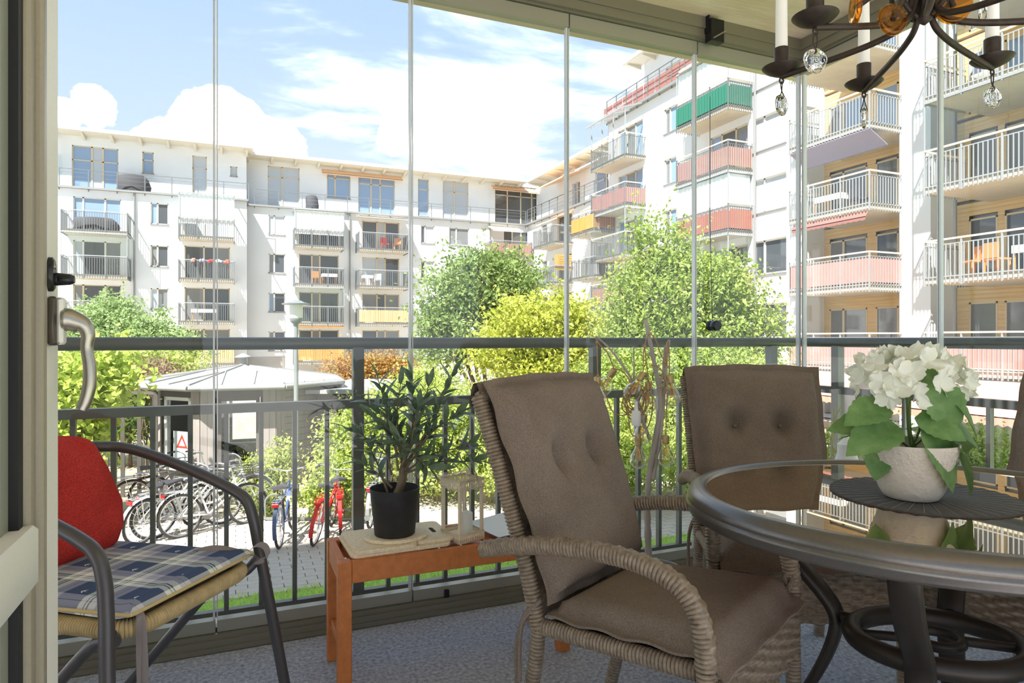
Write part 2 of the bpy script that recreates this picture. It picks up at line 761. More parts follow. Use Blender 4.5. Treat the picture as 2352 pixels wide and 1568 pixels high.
# black pull knob with its cord, on the last pane before the corner
wk = win_objs[6]
kx = xY(1628, GY)
kz = zY(1628, 748, GY)
T = Matrix.Translation((kx, GY - 0.005, kz)) @ Matrix.Rotation(PI / 2, 4, 'X')
m = MB()
m.lathe([(0.021, 0.0), (0.025, 0.003), (0.025, 0.022), (0.022, 0.026), (0.022, 0.031), (0.025, 0.035), (0.025, 0.058), (0.022, 0.062)], 24, T)
kn = m.build('knob', 'black_plastic', wk, 40)
m = MB()
m.tube([(kx - 0.004, GY - 0.03, kz + 0.02), (kx - 0.006, GY - 0.016, kz + 0.5), (kx - 0.006, GY - 0.016, zY(1626, 225, GY))], 0.0016, 6)
m.tube([(kx - 0.004, GY - 0.03, kz - 0.02), (kx - 0.006, GY - 0.012, 0.12)], 0.0006, 4)
m.build('pull_cord', 'black_plastic', wk)
# catch on the header and catches on the bottom rails
cxh = xY(1604, GY)
m = MB()
m.box(cxh, 2.485, CEIL - 0.125, cxh + 0.075, 2.53, CEIL - 0.02)
m.box(cxh - 0.004, 2.5, CEIL - 0.08, cxh + 0.004, 2.53, CEIL + 0.0)
struct(m.build('trim_6', 'black_plastic'))
m = MB()
m.bar((cxh + 0.01, 2.482, CEIL - 0.115), (cxh + 0.075, 2.478, CEIL - 0.075), 0.006, 0.014, (0, -1, 0))
m.build('catch_lever', 'handle_metal', bpy.data.objects['trim_6'])
for i, p in ((2, 627), (3, 1025)):
    cx0 = xY(p, GY - 0.02)
    m = MB()
    m.cbox(cx0 - 0.010, GY - 0.032, 0.048, cx0 + 0.010, GY - 0.0195, 0.086, 0.003)
    m.build('catch', 'black_plastic', win_objs[i if i == 2 else 4])

# ================================================================== railing outside the glass
RY = 2.76
RX = GX + 0.17


def railing(label, axis, a, bb, fixed, posts, bal):
    def q(u, d, z):
        return (u, fixed + d, z) if axis == 'x' else (fixed + d, u, z)
    t = thing('balcony_railing', label, 'railing', q((a + bb) / 2, 0, -0.02))
    m = MB()
    m.tube([q(a, 0, 1.082), q(bb, 0, 1.082)], 0.0245, 16)
    hr = m.build('handrail', 'rail_steel', t, 60, True)
    m = MB()
    p0, p1 = q(a, -0.02, 0.815), q(bb, 0.02, 0.85)
    m.box(*p0, *p1)
    m.build('lower_rail', 'rail_steel', t, None, True)
    m = MB()
    m.box(*q(a, -0.015, 0.04), *q(bb, 0.015, 0.06))
    m.build('bottom_rail', 'rail_steel', t, None, True)
    for u in posts:
        m = MB()
        m.box(*q(u - 0.022, -0.022, -0.02), *q(u + 0.022, 0.022, 1.065))
        m.build('post', 'rail_steel', t, None, True)
    for u in bal:
        m = MB()
        m.box(*q(u - 0.0085, -0.013, 0.05), *q(u + 0.0085, 0.013, 0.82))
        m.build('baluster', 'rail_steel', t, None, True)
    return t


posts = [xY(p, RY) for p in (822, 1366, 1772)]
pb = (posts[1] - posts[0]) / 9
bal = []
x = posts[0] - pb
while x > -1.6:
    bal.append(x)
    x -= pb
for a, bb in zip(posts[:-1], posts[1:]):
    for i in range(1, 9):
        bal.append(a + (bb - a) * i / 9)
bal.append(posts[2] + pb)
railing('dark grey steel railing along the long glazed side facing the pavilion', 'x', -3.2, RX - 0.03, RY, [posts[0] - 9 * pb, posts[0] - 18 * pb] + posts, bal)
py0 = yX(1924, RX)
pys = [py0, py0 - 9 * pb, py0 - 18 * pb]
bal = [py0 + pb]
for i in range(1, 18):
    if i != 9:
        bal.append(py0 - i * pb)
railing('dark grey steel railing on the short side behind the white hydrangea', 'y', 0.1, RY, RX, pys, bal)

# ================================================================== balcony door, swung open
DX = -0.225
yE = yX(133, DX)          # free edge


def dface(px):
    return yX(px, DX)


y100, y75, y62, y50 = dface(101), dface(76), dface(66), dface(50)
door = MB()
door.box(DX - 0.056, y100, 0.02, DX, yE, 2.12)
door = struct(door.build('door_1', 'door_paint'))
tag(door, 'pale grey balcony door swung open with long glass pane and lever handle')
m = MB()
m.cbox(DX - 0.05, y100 - 0.001, 0.02, DX + 0.004, y100 - (y100 - y75) * 0.45, 2.12, 0.003)
m.cbox(DX - 0.05, y100 - (y100 - y75) * 0.45, 0.02, DX - 0.003, y75, 2.12, 0.004)
m.build('glazing_bead', 'door_bead', door, 40)
m = MB()
m.box(DX - 0.04, y75, 0.02, DX - 0.010, y62, 2.12)
m.build('gasket', 'black_rubber', door)
m = MB()
m.box(DX - 0.034, y62, 0.05, DX - 0.020, y50, 2.1)
m.build('glass_spacer', 'spacer', door)
m = MB()
m.box(DX - 0.030, 0.2, 0.06, DX - 0.024, y62 - 0.002, 2.1)
m.build('glass_pane', 'door_glass', door)
zr0, zr1 = 0.80, 0.875
m = MB()
m.cbox(DX - 0.05, 0.15, zr0, DX + 0.004, y75 + 0.012, zr1, 0.006)
m.build('mid_rail', 'door_paint', door, 40)
m = MB()
m.cbox(DX - 0.056, 0.15, 0.02, DX, 0.24, 2.12, 0.004)
m.cbox(DX - 0.056, 0.15, 0.02, DX, yE, 0.1, 0.004)
m.cbox(DX - 0.056, 0.15, 2.04, DX, yE, 2.12, 0.004)
m.build('hinge_stile', 'door_paint', door, 40)
# handle: back plate, lever, and the oval thumb-turn above it
hy = yE - 0.045
hz = zX(130, 742, DX)
m = MB()
m.cbox(DX, hy - 0.013, hz - 0.030, DX + 0.010, hy + 0.015, hz + 0.034, 0.003)
pl = m.build('handle_plate', 'bronze_metal', door, 40)
m = MB()
m.cbox(DX + 0.0095, hy - 0.011, hz - 0.029, DX + 0.017, hy + 0.013, hz + 0.033, 0.003)
m.build('plate_cover', 'door_paint', pl, 40)
hz2 = hz + 0.004
lev = [(DX + 0.015, hy, hz2), (DX + 0.021, hy, hz2), (DX + 0.030, hy, hz2 - 0.003), (DX + 0.039, hy - 0.001, hz2 - 0.008), (DX + 0.0435, hy - 0.001, hz2 - 0.020),
       (DX + 0.042, hy, hz2 - 0.038), (DX + 0.045, hy, hz2 - 0.062), (DX + 0.045, hy, hz2 - 0.086), (DX + 0.041, hy, hz2 - 0.106), (DX + 0.036, hy, hz2 - 0.119)]
lp = catmull(lev, 6)
rads = np.interp(np.linspace(0, 1, len(lp)), [0, 0.08, 0.25, 0.4, 0.55, 0.8, 1.0], [0.0150, 0.0155, 0.0130, 0.0090, 0.0074, 0.0084, 0.0074])
m = MB()
m.tube(lp, list(rads), 18)
m.build('lever', 'handle_metal', door, 60)
lz = zX(118, 632, DX)
m = MB()
m.lathe([(0.0128, 0), (0.0128, 0.005), (0.011, 0.007)], 28, Matrix.Translation((DX, hy - 0.004, lz)) @ Matrix.Rotation(PI / 2, 4, 'Y') @ Matrix.Diagonal((1.75, 0.9, 1, 1)))
lk = m.build('lock_plate', 'lock_dark', door, 40)
m = MB()
m.lathe([(0.0085, 0.006), (0.009, 0.010), (0.0075, 0.024), (0.005, 0.029)], 20, Matrix.Translation((DX, hy - 0.004, lz - 0.006)) @ Matrix.Rotation(PI / 2, 4, 'Y') @ Matrix.Diagonal((0.95, 0.8, 1, 1)))
m.cbox(DX + 0.010, hy - 0.013, lz - 0.012, DX + 0.028, hy + 0.005, lz - 0.001, 0.003)
m.build('thumb_turn', 'black_plastic', lk, 40)
m = MB()
for dyy in (-0.006, 0.003):
    m.lathe([(0.0025, 0.006), (0.0025, 0.008)], 12, Matrix.Translation((DX, hy - 0.003 + dyy, lz + 0.010)) @ Matrix.Rotation(PI / 2, 4, 'Y'))
m.build('screw', 'handle_metal', lk)
# ================================================================== houses around the court
GZ = -2.0
mat('render_white', rgb(226, 228, 229), 0.95, spec=0.1, noise=(0.6, 0.04), bump=(60, 0.1))
mat('render_cream', rgb(226, 220, 206), 0.95, spec=0.1, noise=(0.6, 0.05))
mat('plinth', rgb(176, 172, 166), 0.9, noise=(1.5, 0.08))
mat('eave', rgb(236, 232, 222), 0.8)
mat('eave_under', rgb(214, 206, 188), 0.8)
mat('roof_metal', rgb(222, 222, 220), 0.5)
mat('gutter', rgb(150, 150, 148), 0.5, metal=0.4)
mat('slab', rgb(200, 190, 172), 0.9, noise=(3, 0.06))
mat('far_steel', rgb(112, 116, 116), 0.5, metal=0.2)
mat('far_steel_light', rgb(165, 168, 168), 0.45, metal=0.3)
mat('hand_cream', rgb(238, 226, 204), 0.6)
mat('frame_white', rgb(228, 224, 214), 0.6)
mat('frame_beige', rgb(206, 190, 160), 0.6)
mat('glass_room_dark', rgb(74, 78, 82), 0.04, spec=0.9)  # opaque pane; the darkness of the room behind is put into its colour
mat('glass_painted_sky', rgb(132, 156, 186), 0.04, spec=1.0)  # opaque pane; the sky's reflection is painted in as a blue base colour
mat('glass_blind', rgb(178, 185, 193), 0.12, spec=0.8)
mat('glass_mid', rgb(120, 122, 122), 0.04, spec=0.9)
mat('screen_pink', rgb(200, 136, 126), 0.9, noise=(2, 0.08))
mat('screen_red', rgb(214, 108, 84), 0.9, noise=(2, 0.1))
mat('screen_green', rgb(40, 112, 92), 0.9)
mat('screen_wood', rgb(222, 176, 122), 0.8, noise=(3, 0.1, (1, 1, 0.2)))
mat('screen_orange', rgb(220, 142, 74), 0.8, noise=(3, 0.12, (1, 1, 0.2)))
mat('screen_mauve', rgb(150, 100, 92), 0.9)
mat('cladding', rgb(214, 182, 128), 0.75, noise=(2.5, 0.12, (1, 0.2, 4)))
mat('awning_orange', rgb(240, 196, 158), 0.9)
mat('awning_cream', rgb(238, 226, 206), 0.9)
mat('awning_red', rgb(206, 84, 64), 0.9)
mat('awning_pale', rgb(226, 150, 128), 0.9)
mat('awning_purple', rgb(148, 144, 166), 0.9)
mat('curtain', rgb(244, 244, 242), 0.9)
mat('dark_cloth', rgb(70, 70, 74), 0.8)
thin_glass('far_glass', (0.94, 0.97, 0.965), 1.5, 1.0)


def mpY(Y0):
    return lambda u, z, d: (u, Y0 - d, z)


def mpX(X0):
    return lambda u, z, d: (X0 - d, u, z)


def fb(m, mp, u0, u1, z0, z1, d0, d1):
    m.box(*mp(u0, z0, d0), *mp(u1, z1, d1))


def facade_wall(m, mp, u0, u1, z0, z1, holes, depth=0.16):
    us = sorted({u0, u1, *[h[0] for h in holes], *[h[1] for h in holes]})
    zs = sorted({z0, z1, *[h[2] for h in holes], *[h[3] for h in holes]})
    us = [u for u in us if u0 <= u <= u1]
    zs = [z for z in zs if z0 <= z <= z1]
    for a, b_ in zip(us[:-1], us[1:]):
        for c, d in zip(zs[:-1], zs[1:]):
            mu, mz = (a + b_) / 2, (c + d) / 2
            if any(h[0] < mu < h[1] and h[2] < mz < h[3] for h in holes):
                continue
            m.add([mp(a, c, 0), mp(b_, c, 0), mp(b_, d, 0), mp(a, d, 0)], [(0, 1, 2, 3)])
    for h in holes:
        dp = h[4] if len(h) > 4 else depth
        a, b_, c, d = h[:4]
        for (p, q) in (((a, c), (b_, c)), ((b_, c), (b_, d)), ((b_, d), (a, d)), ((a, d), (a, c))):
            m.add([mp(p[0], p[1], 0), mp(q[0], q[1], 0), mp(q[0], q[1], -dp), mp(p[0], p[1], -dp)], [(0, 1, 2, 3)])


GL = ['glass_room_dark', 'glass_painted_sky', 'glass_blind', 'glass_mid']


def window(bld, mp, u0, u1, z0, z1, split=(), glass=None, sill=True, base=0.0, frame='frame_white', trans=None):
    """frame (part), panes and sill (sub-parts)"""
    m = MB()
    w = 0.06
    d0, d1 = base - 0.15, base - 0.09
    fb(m, mp, u0, u1, z0, z0 + w, d0, d1)
    fb(m, mp, u0, u1, z1 - w, z1, d0, d1)
    fb(m, mp, u0, u0 + w, z0, z1, d0, d1)
    fb(m, mp, u1 - w, u1, z0, z1, d0, d1)
    cuts = [u0] + [u0 + (u1 - u0) * s for s in split] + [u1]
    for c in cuts[1:-1]:
        fb(m, mp, c - 0.05, c + 0.05, z0, z1, d0, d1)
    if trans:
        zt = z0 + (z1 - z0) * trans
        fb(m, mp, u0, u1, zt - 0.035, zt + 0.035, d0, d1)
    fr = m.build('window', frame, bld, None, True)
    for i, (a, b_) in enumerate(zip(cuts[:-1], cuts[1:])):
        g = glass[i % len(glass)] if isinstance(glass, (list, tuple)) else (glass or random.choice(GL))
        m = MB()
        fb(m, mp, a + 0.01, b_ - 0.01, z0 + 0.02, z1 - 0.02, base - 0.149, base - 0.125)
        m.build('pane', g, fr)
    if sill:
        m = MB()
        fb(m, mp, u0 - 0.04, u1 + 0.04, z0 - 0.05, z0, base - 0.1, base + 0.06)
        m.build('sill', 'gutter', fr)
    return fr


def balcony(bld, mp, u0, u1, zb, depth, screen=None, hand='far_steel_light', glazing=None, d0=0.0, gap=0.125, steel='far_steel', top=1.32, scz=(0.26, 1.1), curtain=False, sides=(True, True)):
    m = MB()
    fb(m, mp, u0 + 0.03, u1 - 0.03, zb, zb + 0.2, d0, depth - 0.03)
    root = m.build('balcony', 'slab', bld, None, True)
    hb = top - 0.16 if hand == 'hand_cream' else top - 0.1
    m = MB()
    fb(m, mp, u0, u1, zb + top - 0.05, zb + top, depth - 0.03, depth + 0.03)
    for s, u in zip(sides, (u0, u1)):
        if s:
            fb(m, mp, u - 0.03, u + 0.03, zb + top - 0.05, zb + top, 0, depth)
    m.build('handrail', hand, root)
    m = MB()
    n = max(2, int((u1 - u0) / gap))
    for i in range(n + 1):
        u = u0 + (u1 - u0) * i / n
        fb(m, mp, u - 0.013, u + 0.013, zb - 0.06, zb + hb, depth - 0.005, depth + 0.02)
    fb(m, mp, u0, u1, zb + hb - 0.03, zb + hb, depth - 0.015, depth + 0.01)
    fb(m, mp, u0, u1, zb + 0.16, zb + 0.2, depth - 0.015, depth + 0.01)
    nd = max(2, int(depth / gap))
    for s, u in zip(sides, (u0, u1)):
        if not s:
            continue
        for i in range(nd):
            d = depth * i / nd
            fb(m, mp, u - 0.012, u + 0.012, zb - 0.06, zb + hb, d - 0.013, d + 0.013)
        fb(m, mp, u - 0.012, u + 0.012, zb + hb - 0.03, zb + hb, 0, depth)
        fb(m, mp, u - 0.012, u + 0.012, zb + 0.16, zb + 0.2, 0, depth)
    npost = max(2, round((u1 - u0) / 1.1))
    for i in range(npost + 1):
        u = u0 + (u1 - u0) * i / npost
        fb(m, mp, u - 0.022, u + 0.022, zb - 0.08, zb + top - 0.02, depth - 0.03, depth + 0.022)
    tag(m.build('balusters', steel, root), kind='stuff')
    if screen:
        m = MB()
        a, c = zb + scz[0], zb + scz[1]
        if screen in ('screen_wood', 'screen_orange', 'screen_green'):
            k = max(3, int((u1 - u0) / (0.19 if screen == 'screen_green' else 0.11)))
            for i in range(k):
                q0 = u0 + (u1 - u0) * i / k
                fb(m, mp, q0 + 0.012, q0 + (u1 - u0) / k - 0.012, a, c, depth + 0.02, depth + 0.035)
            if screen == 'screen_green':
                fb(m, mp, u0, u1, a, c, depth - 0.04, depth - 0.02)
        else:
            fb(m, mp, u0, u1, a, c, depth - 0.045, depth - 0.02)
        for s, u, sg in zip(sides, (u0, u1), (1, -1)):
            if s:
                fb(m, mp, u + sg * 0.02, u + sg * 0.045, a, c, 0.02, depth - 0.02)
        m.build('privacy_screen', screen, root)
    if glazing:
        m = MB()
        z0, z1 = zb + top, zb + glazing
        k = max(2, round((u1 - u0) / 0.8))
        for i in range(k):
            q0, q1 = u0 + (u1 - u0) * i / k, u0 + (u1 - u0) * (i + 1) / k
            fb(m, mp, q0 + 0.01, q1 - 0.01, z0, z1, depth - 0.012, depth - 0.004)
        for s, u in zip(sides, (u0, u1)):
            if s:
                fb(m, mp, u - 0.004, u + 0.004, z0, z1, 0.02, depth - 0.02)
        m.build('glazing', 'far_glass', root)
        m = MB()
        fb(m, mp, u0, u1, z1, z1 + 0.08, depth - 0.04, depth + 0.03)
        for s, u in zip(sides, (u0, u1)):
            if s:
                fb(m, mp, u - 0.03, u + 0.03, z1, z1 + 0.08, 0, depth)
        for u in (u0, u1):
            fb(m, mp, u - 0.02, u + 0.02, z0, z1, depth - 0.03, depth + 0.01)
        m.build('glazing_frame', 'far_steel_light', root)
        if curtain:
            m = MB()
            k = 40
            for i in range(k):
                q0, q1 = u0 + (u1 - u0) * i / k, u0 + (u1 - u0) * (i + 1) / k
                dd = [depth - 0.09 - 0.018 * math.sin(j * 1.9) for j in (i, i + 1)]
                m.add([mp(q0, z0 - 0.4, dd[0]), mp(q1, z0 - 0.4, dd[1]), mp(q1, z1 - 0.02, dd[1]), mp(q0, z1 - 0.02, dd[0]),
                       mp(q0, z0 - 0.4, dd[0] - 0.01), mp(q1, z0 - 0.4, dd[1] - 0.01), mp(q1, z1 - 0.02, dd[1] - 0.01), mp(q0, z1 - 0.02, dd[0] - 0.01)],
                      [(0, 1, 2, 3), (4, 5, 6, 7), (0, 1, 5, 4), (2, 3, 7, 6)])
            if sides[0]:
                fb(m, mp, u0 + 0.05, u0 + 0.07, z0 - 0.4, z1 - 0.02, 0.1, depth - 0.12)
            m.build('curtain', 'curtain', root)
    return root


def wire_rail(bld, mp, u0, u1, z, d, h=1.05, step=1.6):
    m = MB()
    k = max(1, round((u1 - u0) / step))
    for i in range(k + 1):
        u = u0 + (u1 - u0) * i / k
        fb(m, mp, u - 0.025, u + 0.025, z - 0.25, z + h, d - 0.02, d + 0.03)
    for q in (0.3, 0.55, 0.8):
        fb(m, mp, u0, u1, z + q * h - 0.008, z + q * h + 0.008, d - 0.008, d + 0.008)
    fb(m, mp, u0, u1, z + h - 0.035, z + h, d - 0.025, d + 0.025)
    return m.build('terrace_rail', 'far_steel', bld, None, True)


def eave_roof(bld, mp, u0, u1, z, d_wall, over, back, rise=0.9, step=1.55, endover=0.4):
    """flat-pitched roof: white edge board, beige soffit and rafter ends"""
    m = MB()
    a, c = u0 - endover, u1 + endover
    vs = []
    for u in (a, c):
        vs += [mp(u, z - 0.02, d_wall + over), mp(u, z + 0.2, d_wall + over), mp(u, z + 0.2 + rise, d_wall - back), mp(u, z - 0.02 + rise, d_wall - back)]
    m.add(vs, [(0, 1, 2, 3), (7, 6, 5, 4), (0, 4, 5, 1), (1, 5, 6, 2), (2, 6, 7, 3), (3, 7, 4, 0)])
    r = m.build('roof', 'roof_metal', bld, None, True)
    m = MB()
    fb(m, mp, a, c, z - 0.05, z - 0.02, d_wall, d_wall + over - 0.05)
    m.build('soffit', 'eave_under', r)
    k = max(2, round((u1 - u0) / step))
    for i in range(k + 1):
        u = u0 + (u1 - u0) * i / k
        m = MB()
        p = [mp(u - 0.07, z - 0.05, d_wall), mp(u + 0.07, z - 0.05, d_wall), mp(u + 0.07, z - 0.05, d_wall + over - 0.15), mp(u - 0.07, z - 0.05, d_wall + over - 0.15),
             mp(u - 0.07, z - 0.3, d_wall), mp(u + 0.07, z - 0.3, d_wall), mp(u + 0.07, z - 0.14, d_wall + over - 0.15), mp(u - 0.07, z - 0.14, d_wall + over - 0.15)]
        m.add(p, [(0, 1, 2, 3), (7, 6, 5, 4), (0, 4, 5, 1), (1, 5, 6, 2), (2, 6, 7, 3), (3, 7, 4, 0)])
        m.build('rafter_end', 'eave_under', r)
    return r


def awning(bld, mp, u0, u1, z0, d0, z1, d1, matn, val=0.14):
    m = MB()
    vs = [mp(u0, z0, d0), mp(u1, z0, d0), mp(u1, z1, d1), mp(u0, z1, d1),
          mp(u0, z0 - 0.03, d0), mp(u1, z0 - 0.03, d0), mp(u1, z1 - 0.03, d1), mp(u0, z1 - 0.03, d1)]
    m.add(vs, [(0, 1, 2, 3), (7, 6, 5, 4), (0, 4, 5, 1), (1, 5, 6, 2), (2, 6, 7, 3), (3, 7, 4, 0)])
    k = max(4, int((u1 - u0) / 0.22))
    for i in range(k):
        q0, q1 = u0 + (u1 - u0) * i / k, u0 + (u1 - u0) * (i + 1) / k
        qm = (q0 + q1) / 2
        m.add([mp(q0, z1, d1), mp(q1, z1, d1), mp(q1, z1 - val * 0.8, d1), mp(qm, z1 - val, d1), mp(q0, z1 - val * 0.8, d1)], [(0, 1, 2, 3, 4)])
    return m.build('awning', matn, bld, None, True)


def downpipe(bld, mp, u, z0, z1, d=0.1):
    m = MB()
    p0, p1 = mp(u, z0, d), mp(u, z1, d)
    m.tube([p0, p1], 0.055, 8)
    return m.build('downpipe', 'gutter', bld, 60, True)


# ------------------------------------------------------------------ house across the court (long facade)
YL, YR = 46.5, 48.0
XW = 21.5
uS = xY(567, YL)
FL = [7.3, 4.68, 2.03, -0.62]
TER = 10.1
hL = thing('apartment_house', 'long white apartment house across the court with balconies and flat roof', 'building', (6, 50, GZ))
mL, mR = mpY(YL), mpY(YR)
uL0 = -46.0
sills = [8.27, 5.62, 2.94, 0.28]
colA = (xY(140, 45.0), xY(292, 45.0))
colB = (xY(410, 45.0), xY(538, 45.0))
colD = (xY(677, 46.5), xY(790, 46.5))
colE = (xY(825, 46.5), xY(938, 46.5))
colG = (xY(1130, 46.5), xY(1222, 46.5))
w1 = (xY(346, YL), xY(387, YL))
wC = (xY(617, YR), xY(655, YR))
wF = (xY(967, YR), xY(998, YR))
wF2 = (xY(1032, YR), xY(1078, YR))
doorA = (xY(168, YL), xY(278, YL))
doorB = (xY(424, YL), xY(528, YL))
doorD = (xY(687, YR), xY(778, YR))
doorE = (xY(832, YR), xY(917, YR))
doorG = (xY(1157, YR), xY(1224, YR))
exw = [(-15.0 + k, -14.0 + k) for k in (0, -10, -20, -30)]
exd = [(-19.5 + k, -16.6 + k) for k in (0, -10, -20)]
hl, hr_ = [], []
for s in sills:
    hl.append((*w1, s, s + 1.33))
    hl += [(*q, s, s + 1.33) for q in exw]
    hr_.append((*wC, s, s + 1.33))
    hr_.append((*wF, s, s + 1.33))
    hr_.append((*wF2, s, s + 1.33))
for zb in FL:
    hl.append((*doorA, zb + 0.22, zb + 2.35))
    hl.append((*doorB, zb + 0.22, zb + 2.35))
    hl += [(*q, zb + 0.22, zb + 2.35) for q in exd]
    hr_.append((*doorD, zb + 0.22, zb + 2.35))
    hr_.append((*doorE, zb + 0.22, zb + 2.35))
    hr_.append((*doorG, zb + 0.22, zb + 2.35))
m = MB()
facade_wall(m, mL, uL0, uS, GZ, TER, hl)
fb(m, mL, uL0, uS, GZ, TER, -0.3, -10)
m.add([mL(uS, GZ, 0), mL(uS, GZ, -2), mL(uS, TER, -2), mL(uS, TER, 0)], [(0, 1, 2, 3)])
m.add([mL(uL0, GZ, 0), mL(uL0, GZ, -1), mL(uL0, TER, -1), mL(uL0, TER, 0)], [(0, 1, 2, 3)])
m.build('wall', 'render_white', hL, None, True)
m = MB()
facade_wall(m, mR, uS, XW - 0.01, GZ, TER, hr_)
fb(m, mR, uS, XW - 0.02, GZ, TER, -0.3, -10)
m.build('wall', 'render_white', hL, None, True)
m = MB()
facade_wall(m, mpY(YL - 0.04), uL0, uS + 0.04, GZ, -0.15, [h for h in hl if h[3] < -0.15])
facade_wall(m, mpY(YR - 0.04), uS, XW, GZ, -0.15, [h for h in hr_ if h[3] < -0.15])
m.build('plinth', 'plinth', hL, None, True)
gsets = [('glass_painted_sky', 'glass_room_dark'), ('glass_mid', 'glass_room_dark'), ('glass_blind', 'glass_mid'), ('glass_mid', 'glass_room_dark')]
for i, s in enumerate(sills):
    window(hL, mL, *w1, s, s + 1.33, (0.38,), gsets[i])
    for q in exw:
        window(hL, mL, *q, s, s + 1.33, (0.38,), gsets[(i + 1) % 4])
    window(hL, mR, *wC, s, s + 1.33, (0.34,), gsets[(i + 2) % 4] if i else ('glass_blind', 'glass_blind'))
    window(hL, mR, *wF, s, s + 1.33, (0.32,), ('glass_room_dark', 'glass_blind'))
    window(hL, mR, *wF2, s, s + 1.33, (0.36,), ('glass_mid', 'glass_mid'))
for i, zb in enumerate(FL):
    gl = [('glass_painted_sky', 'glass_painted_sky', 'glass_painted_sky'), ('glass_blind', 'glass_room_dark', 'glass_mid'), ('glass_mid', 'glass_room_dark', 'glass_room_dark'), ('glass_mid', 'glass_room_dark', 'glass_room_dark')][i]
    window(hL, mL, *doorA, zb + 0.22, zb + 2.35, (0.2, 0.66), gl, False, frame='frame_beige' if i > 1 else 'frame_white')
    for q in exd:
        window(hL, mL, *q, zb + 0.22, zb + 2.35, (0.2, 0.66), gl, False)
        balcony(hL, mL, q[0] - 0.15, q[1] + 0.15, zb, 1.5)
    window(hL, mL, *doorB, zb + 0.22, zb + 2.35, (0.42, 0.64), [('glass_blind',) * 3, ('glass_room_dark', 'glass_room_dark', 'glass_mid'), ('glass_mid', 'glass_room_dark', 'glass_room_dark'), ('glass_mid',) * 3][i], False, frame='frame_beige')
    window(hL, mR, *doorD, zb + 0.22, zb + 2.35, (0.32, 0.52), ('glass_room_dark', 'glass_mid', 'glass_room_dark'), False, frame='frame_beige')
    window(hL, mR, *doorE, zb + 0.22, zb + 2.35, (0.4, 0.62), [('glass_room_dark', 'glass_blind', 'glass_room_dark'), ('glass_blind', 'glass_blind', 'glass_room_dark'), ('glass_mid', 'glass_room_dark', 'glass_mid'), ('glass_room_dark', 'glass_mid', 'glass_mid')][i], False, frame='frame_beige')
    window(hL, mR, *doorG, zb + 0.22, zb + 2.35, (0.3, 0.6), ('glass_room_dark', 'glass_mid', 'glass_room_dark'), False)
    balcony(hL, mL, *colA, zb, 1.5, glazing=2.6 if i == 1 else None)
    balcony(hL, mL, *colB, zb, 1.5, screen='screen_wood' if i == 3 else None, glazing=2.75 if i == 0 else None, curtain=i == 0)
    balcony(hL, mR, *colD, zb, 1.5, screen='screen_orange' if i == 3 else None, glazing=2.55 if i in (0, 2) else None, curtain=i == 0)
    balcony(hL, mR, *colE, zb, 1.5, screen={2: 'screen_wood'}.get(i), hand='far_steel_light')
    balcony(hL, mR, *colG, zb, 1.5, screen='screen_pink' if i == 0 else None)
for u in (xY(309, YL), -12.5):
    downpipe(hL, mL, u, -1.5, TER)
for px in (803, 1124):
    downpipe(hL, mR, xY(px, YR), -1.5, TER)
# terrace edge, gutter and rails
m = MB()
fb(m, mL, uL0, uS + 0.1, TER, TER + 0.12, -3, 0.25)
fb(m, mR, uS, XW - 0.26, TER, TER + 0.12, -3, 0.25)
m.build('terrace_edge', 'gutter', hL, None, True)
wire_rail(hL, mL, xY(137, YL), uS + 0.1, TER + 0.12, 0.12)
wire_rail(hL, mL, uL0, xY(137, YL) - 1.0, TER + 0.12, 0.12)
wire_rail(hL, mR, uS + 0.5, XW - 0.2, TER + 0.12, 0.12)
# top storey, set back
YLP, YRP = YL + 1.5, YR + 1.5
EZ = 13.72
tl = [(xY(165, YLP), xY(272, YLP), 10.3, zY(218, 337, YLP), (0.42, 0.66), 0.68), (xY(327, YLP), xY(353, YLP), zY(340, 398, YLP), zY(340, 349, YLP), (), 0.62),
      (xY(442, YLP), xY(475, YLP), 10.45, zY(458, 358, YLP), (), 0.7), (xY(529, YLP), xY(545, YLP), zY(537, 405, YLP), zY(537, 382, YLP), (), None),
      (-17.0, -14.0, 10.3, 12.9, (0.5,), 0.7), (-28.0, -25.0, 10.3, 12.9, (0.5,), 0.7), (-38.0, -36.5, 10.6, 12.9, (), 0.7)]
tr = [(xY(615, YRP), xY(688, YRP), 10.3, zY(650, 383, YRP), (0.45,), 0.75), (xY(751, YRP), xY(805, YRP), zY(778, 456, YRP), zY(778, 394, YRP), (0.35,), 0.75),
      (xY(823, YRP), xY(907, YRP), 10.4, zY(865, 401, YRP), (0.35, 0.6), 0.75), (xY(960, YRP), xY(985, YRP), 10.6, zY(972, 411, YRP), (), 0.72),
      (xY(1017, YRP), xY(1076, YRP), 10.4, zY(1046, 416, YRP), (0.46,), 0.72), (xY(1137, YRP), xY(1243, YRP), 10.3, zY(1190, 428, YRP), (0.27, 0.56, 0.8), 0.75)]
m = MB()
facade_wall(m, mpY(YLP), uL0, uS, TER, EZ, [q[:4] for q in tl])
fb(m, mpY(YLP), uL0, uS, TER, EZ, -0.3, -8)
m.add([(uS, YLP, TER), (uS, YLP + 2, TER), (uS, YLP + 2, EZ), (uS, YLP, EZ)], [(0, 1, 2, 3)])
m.build('wall', 'render_white', hL, None, True)
m = MB()
facade_wall(m, mpY(YRP), uS, XW + 1.49, TER, EZ, [q[:4] for q in tr])
fb(m, mpY(YRP), uS, XW + 1.49, TER, EZ, -0.3, -8)
m.build('wall', 'render_white', hL, None, True)
gt = ['glass_painted_sky', 'glass_blind', 'glass_painted_sky', 'glass_blind', 'glass_room_dark']
for i, q in enumerate(tl):
    window(hL, mpY(YLP), *q[:4], q[4], ('glass_blind', 'glass_painted_sky', 'glass_blind')[i % 3] if i else ('glass_painted_sky', 'glass_blind', 'glass_painted_sky'), i in (1, 3), frame='frame_beige', trans=q[5])
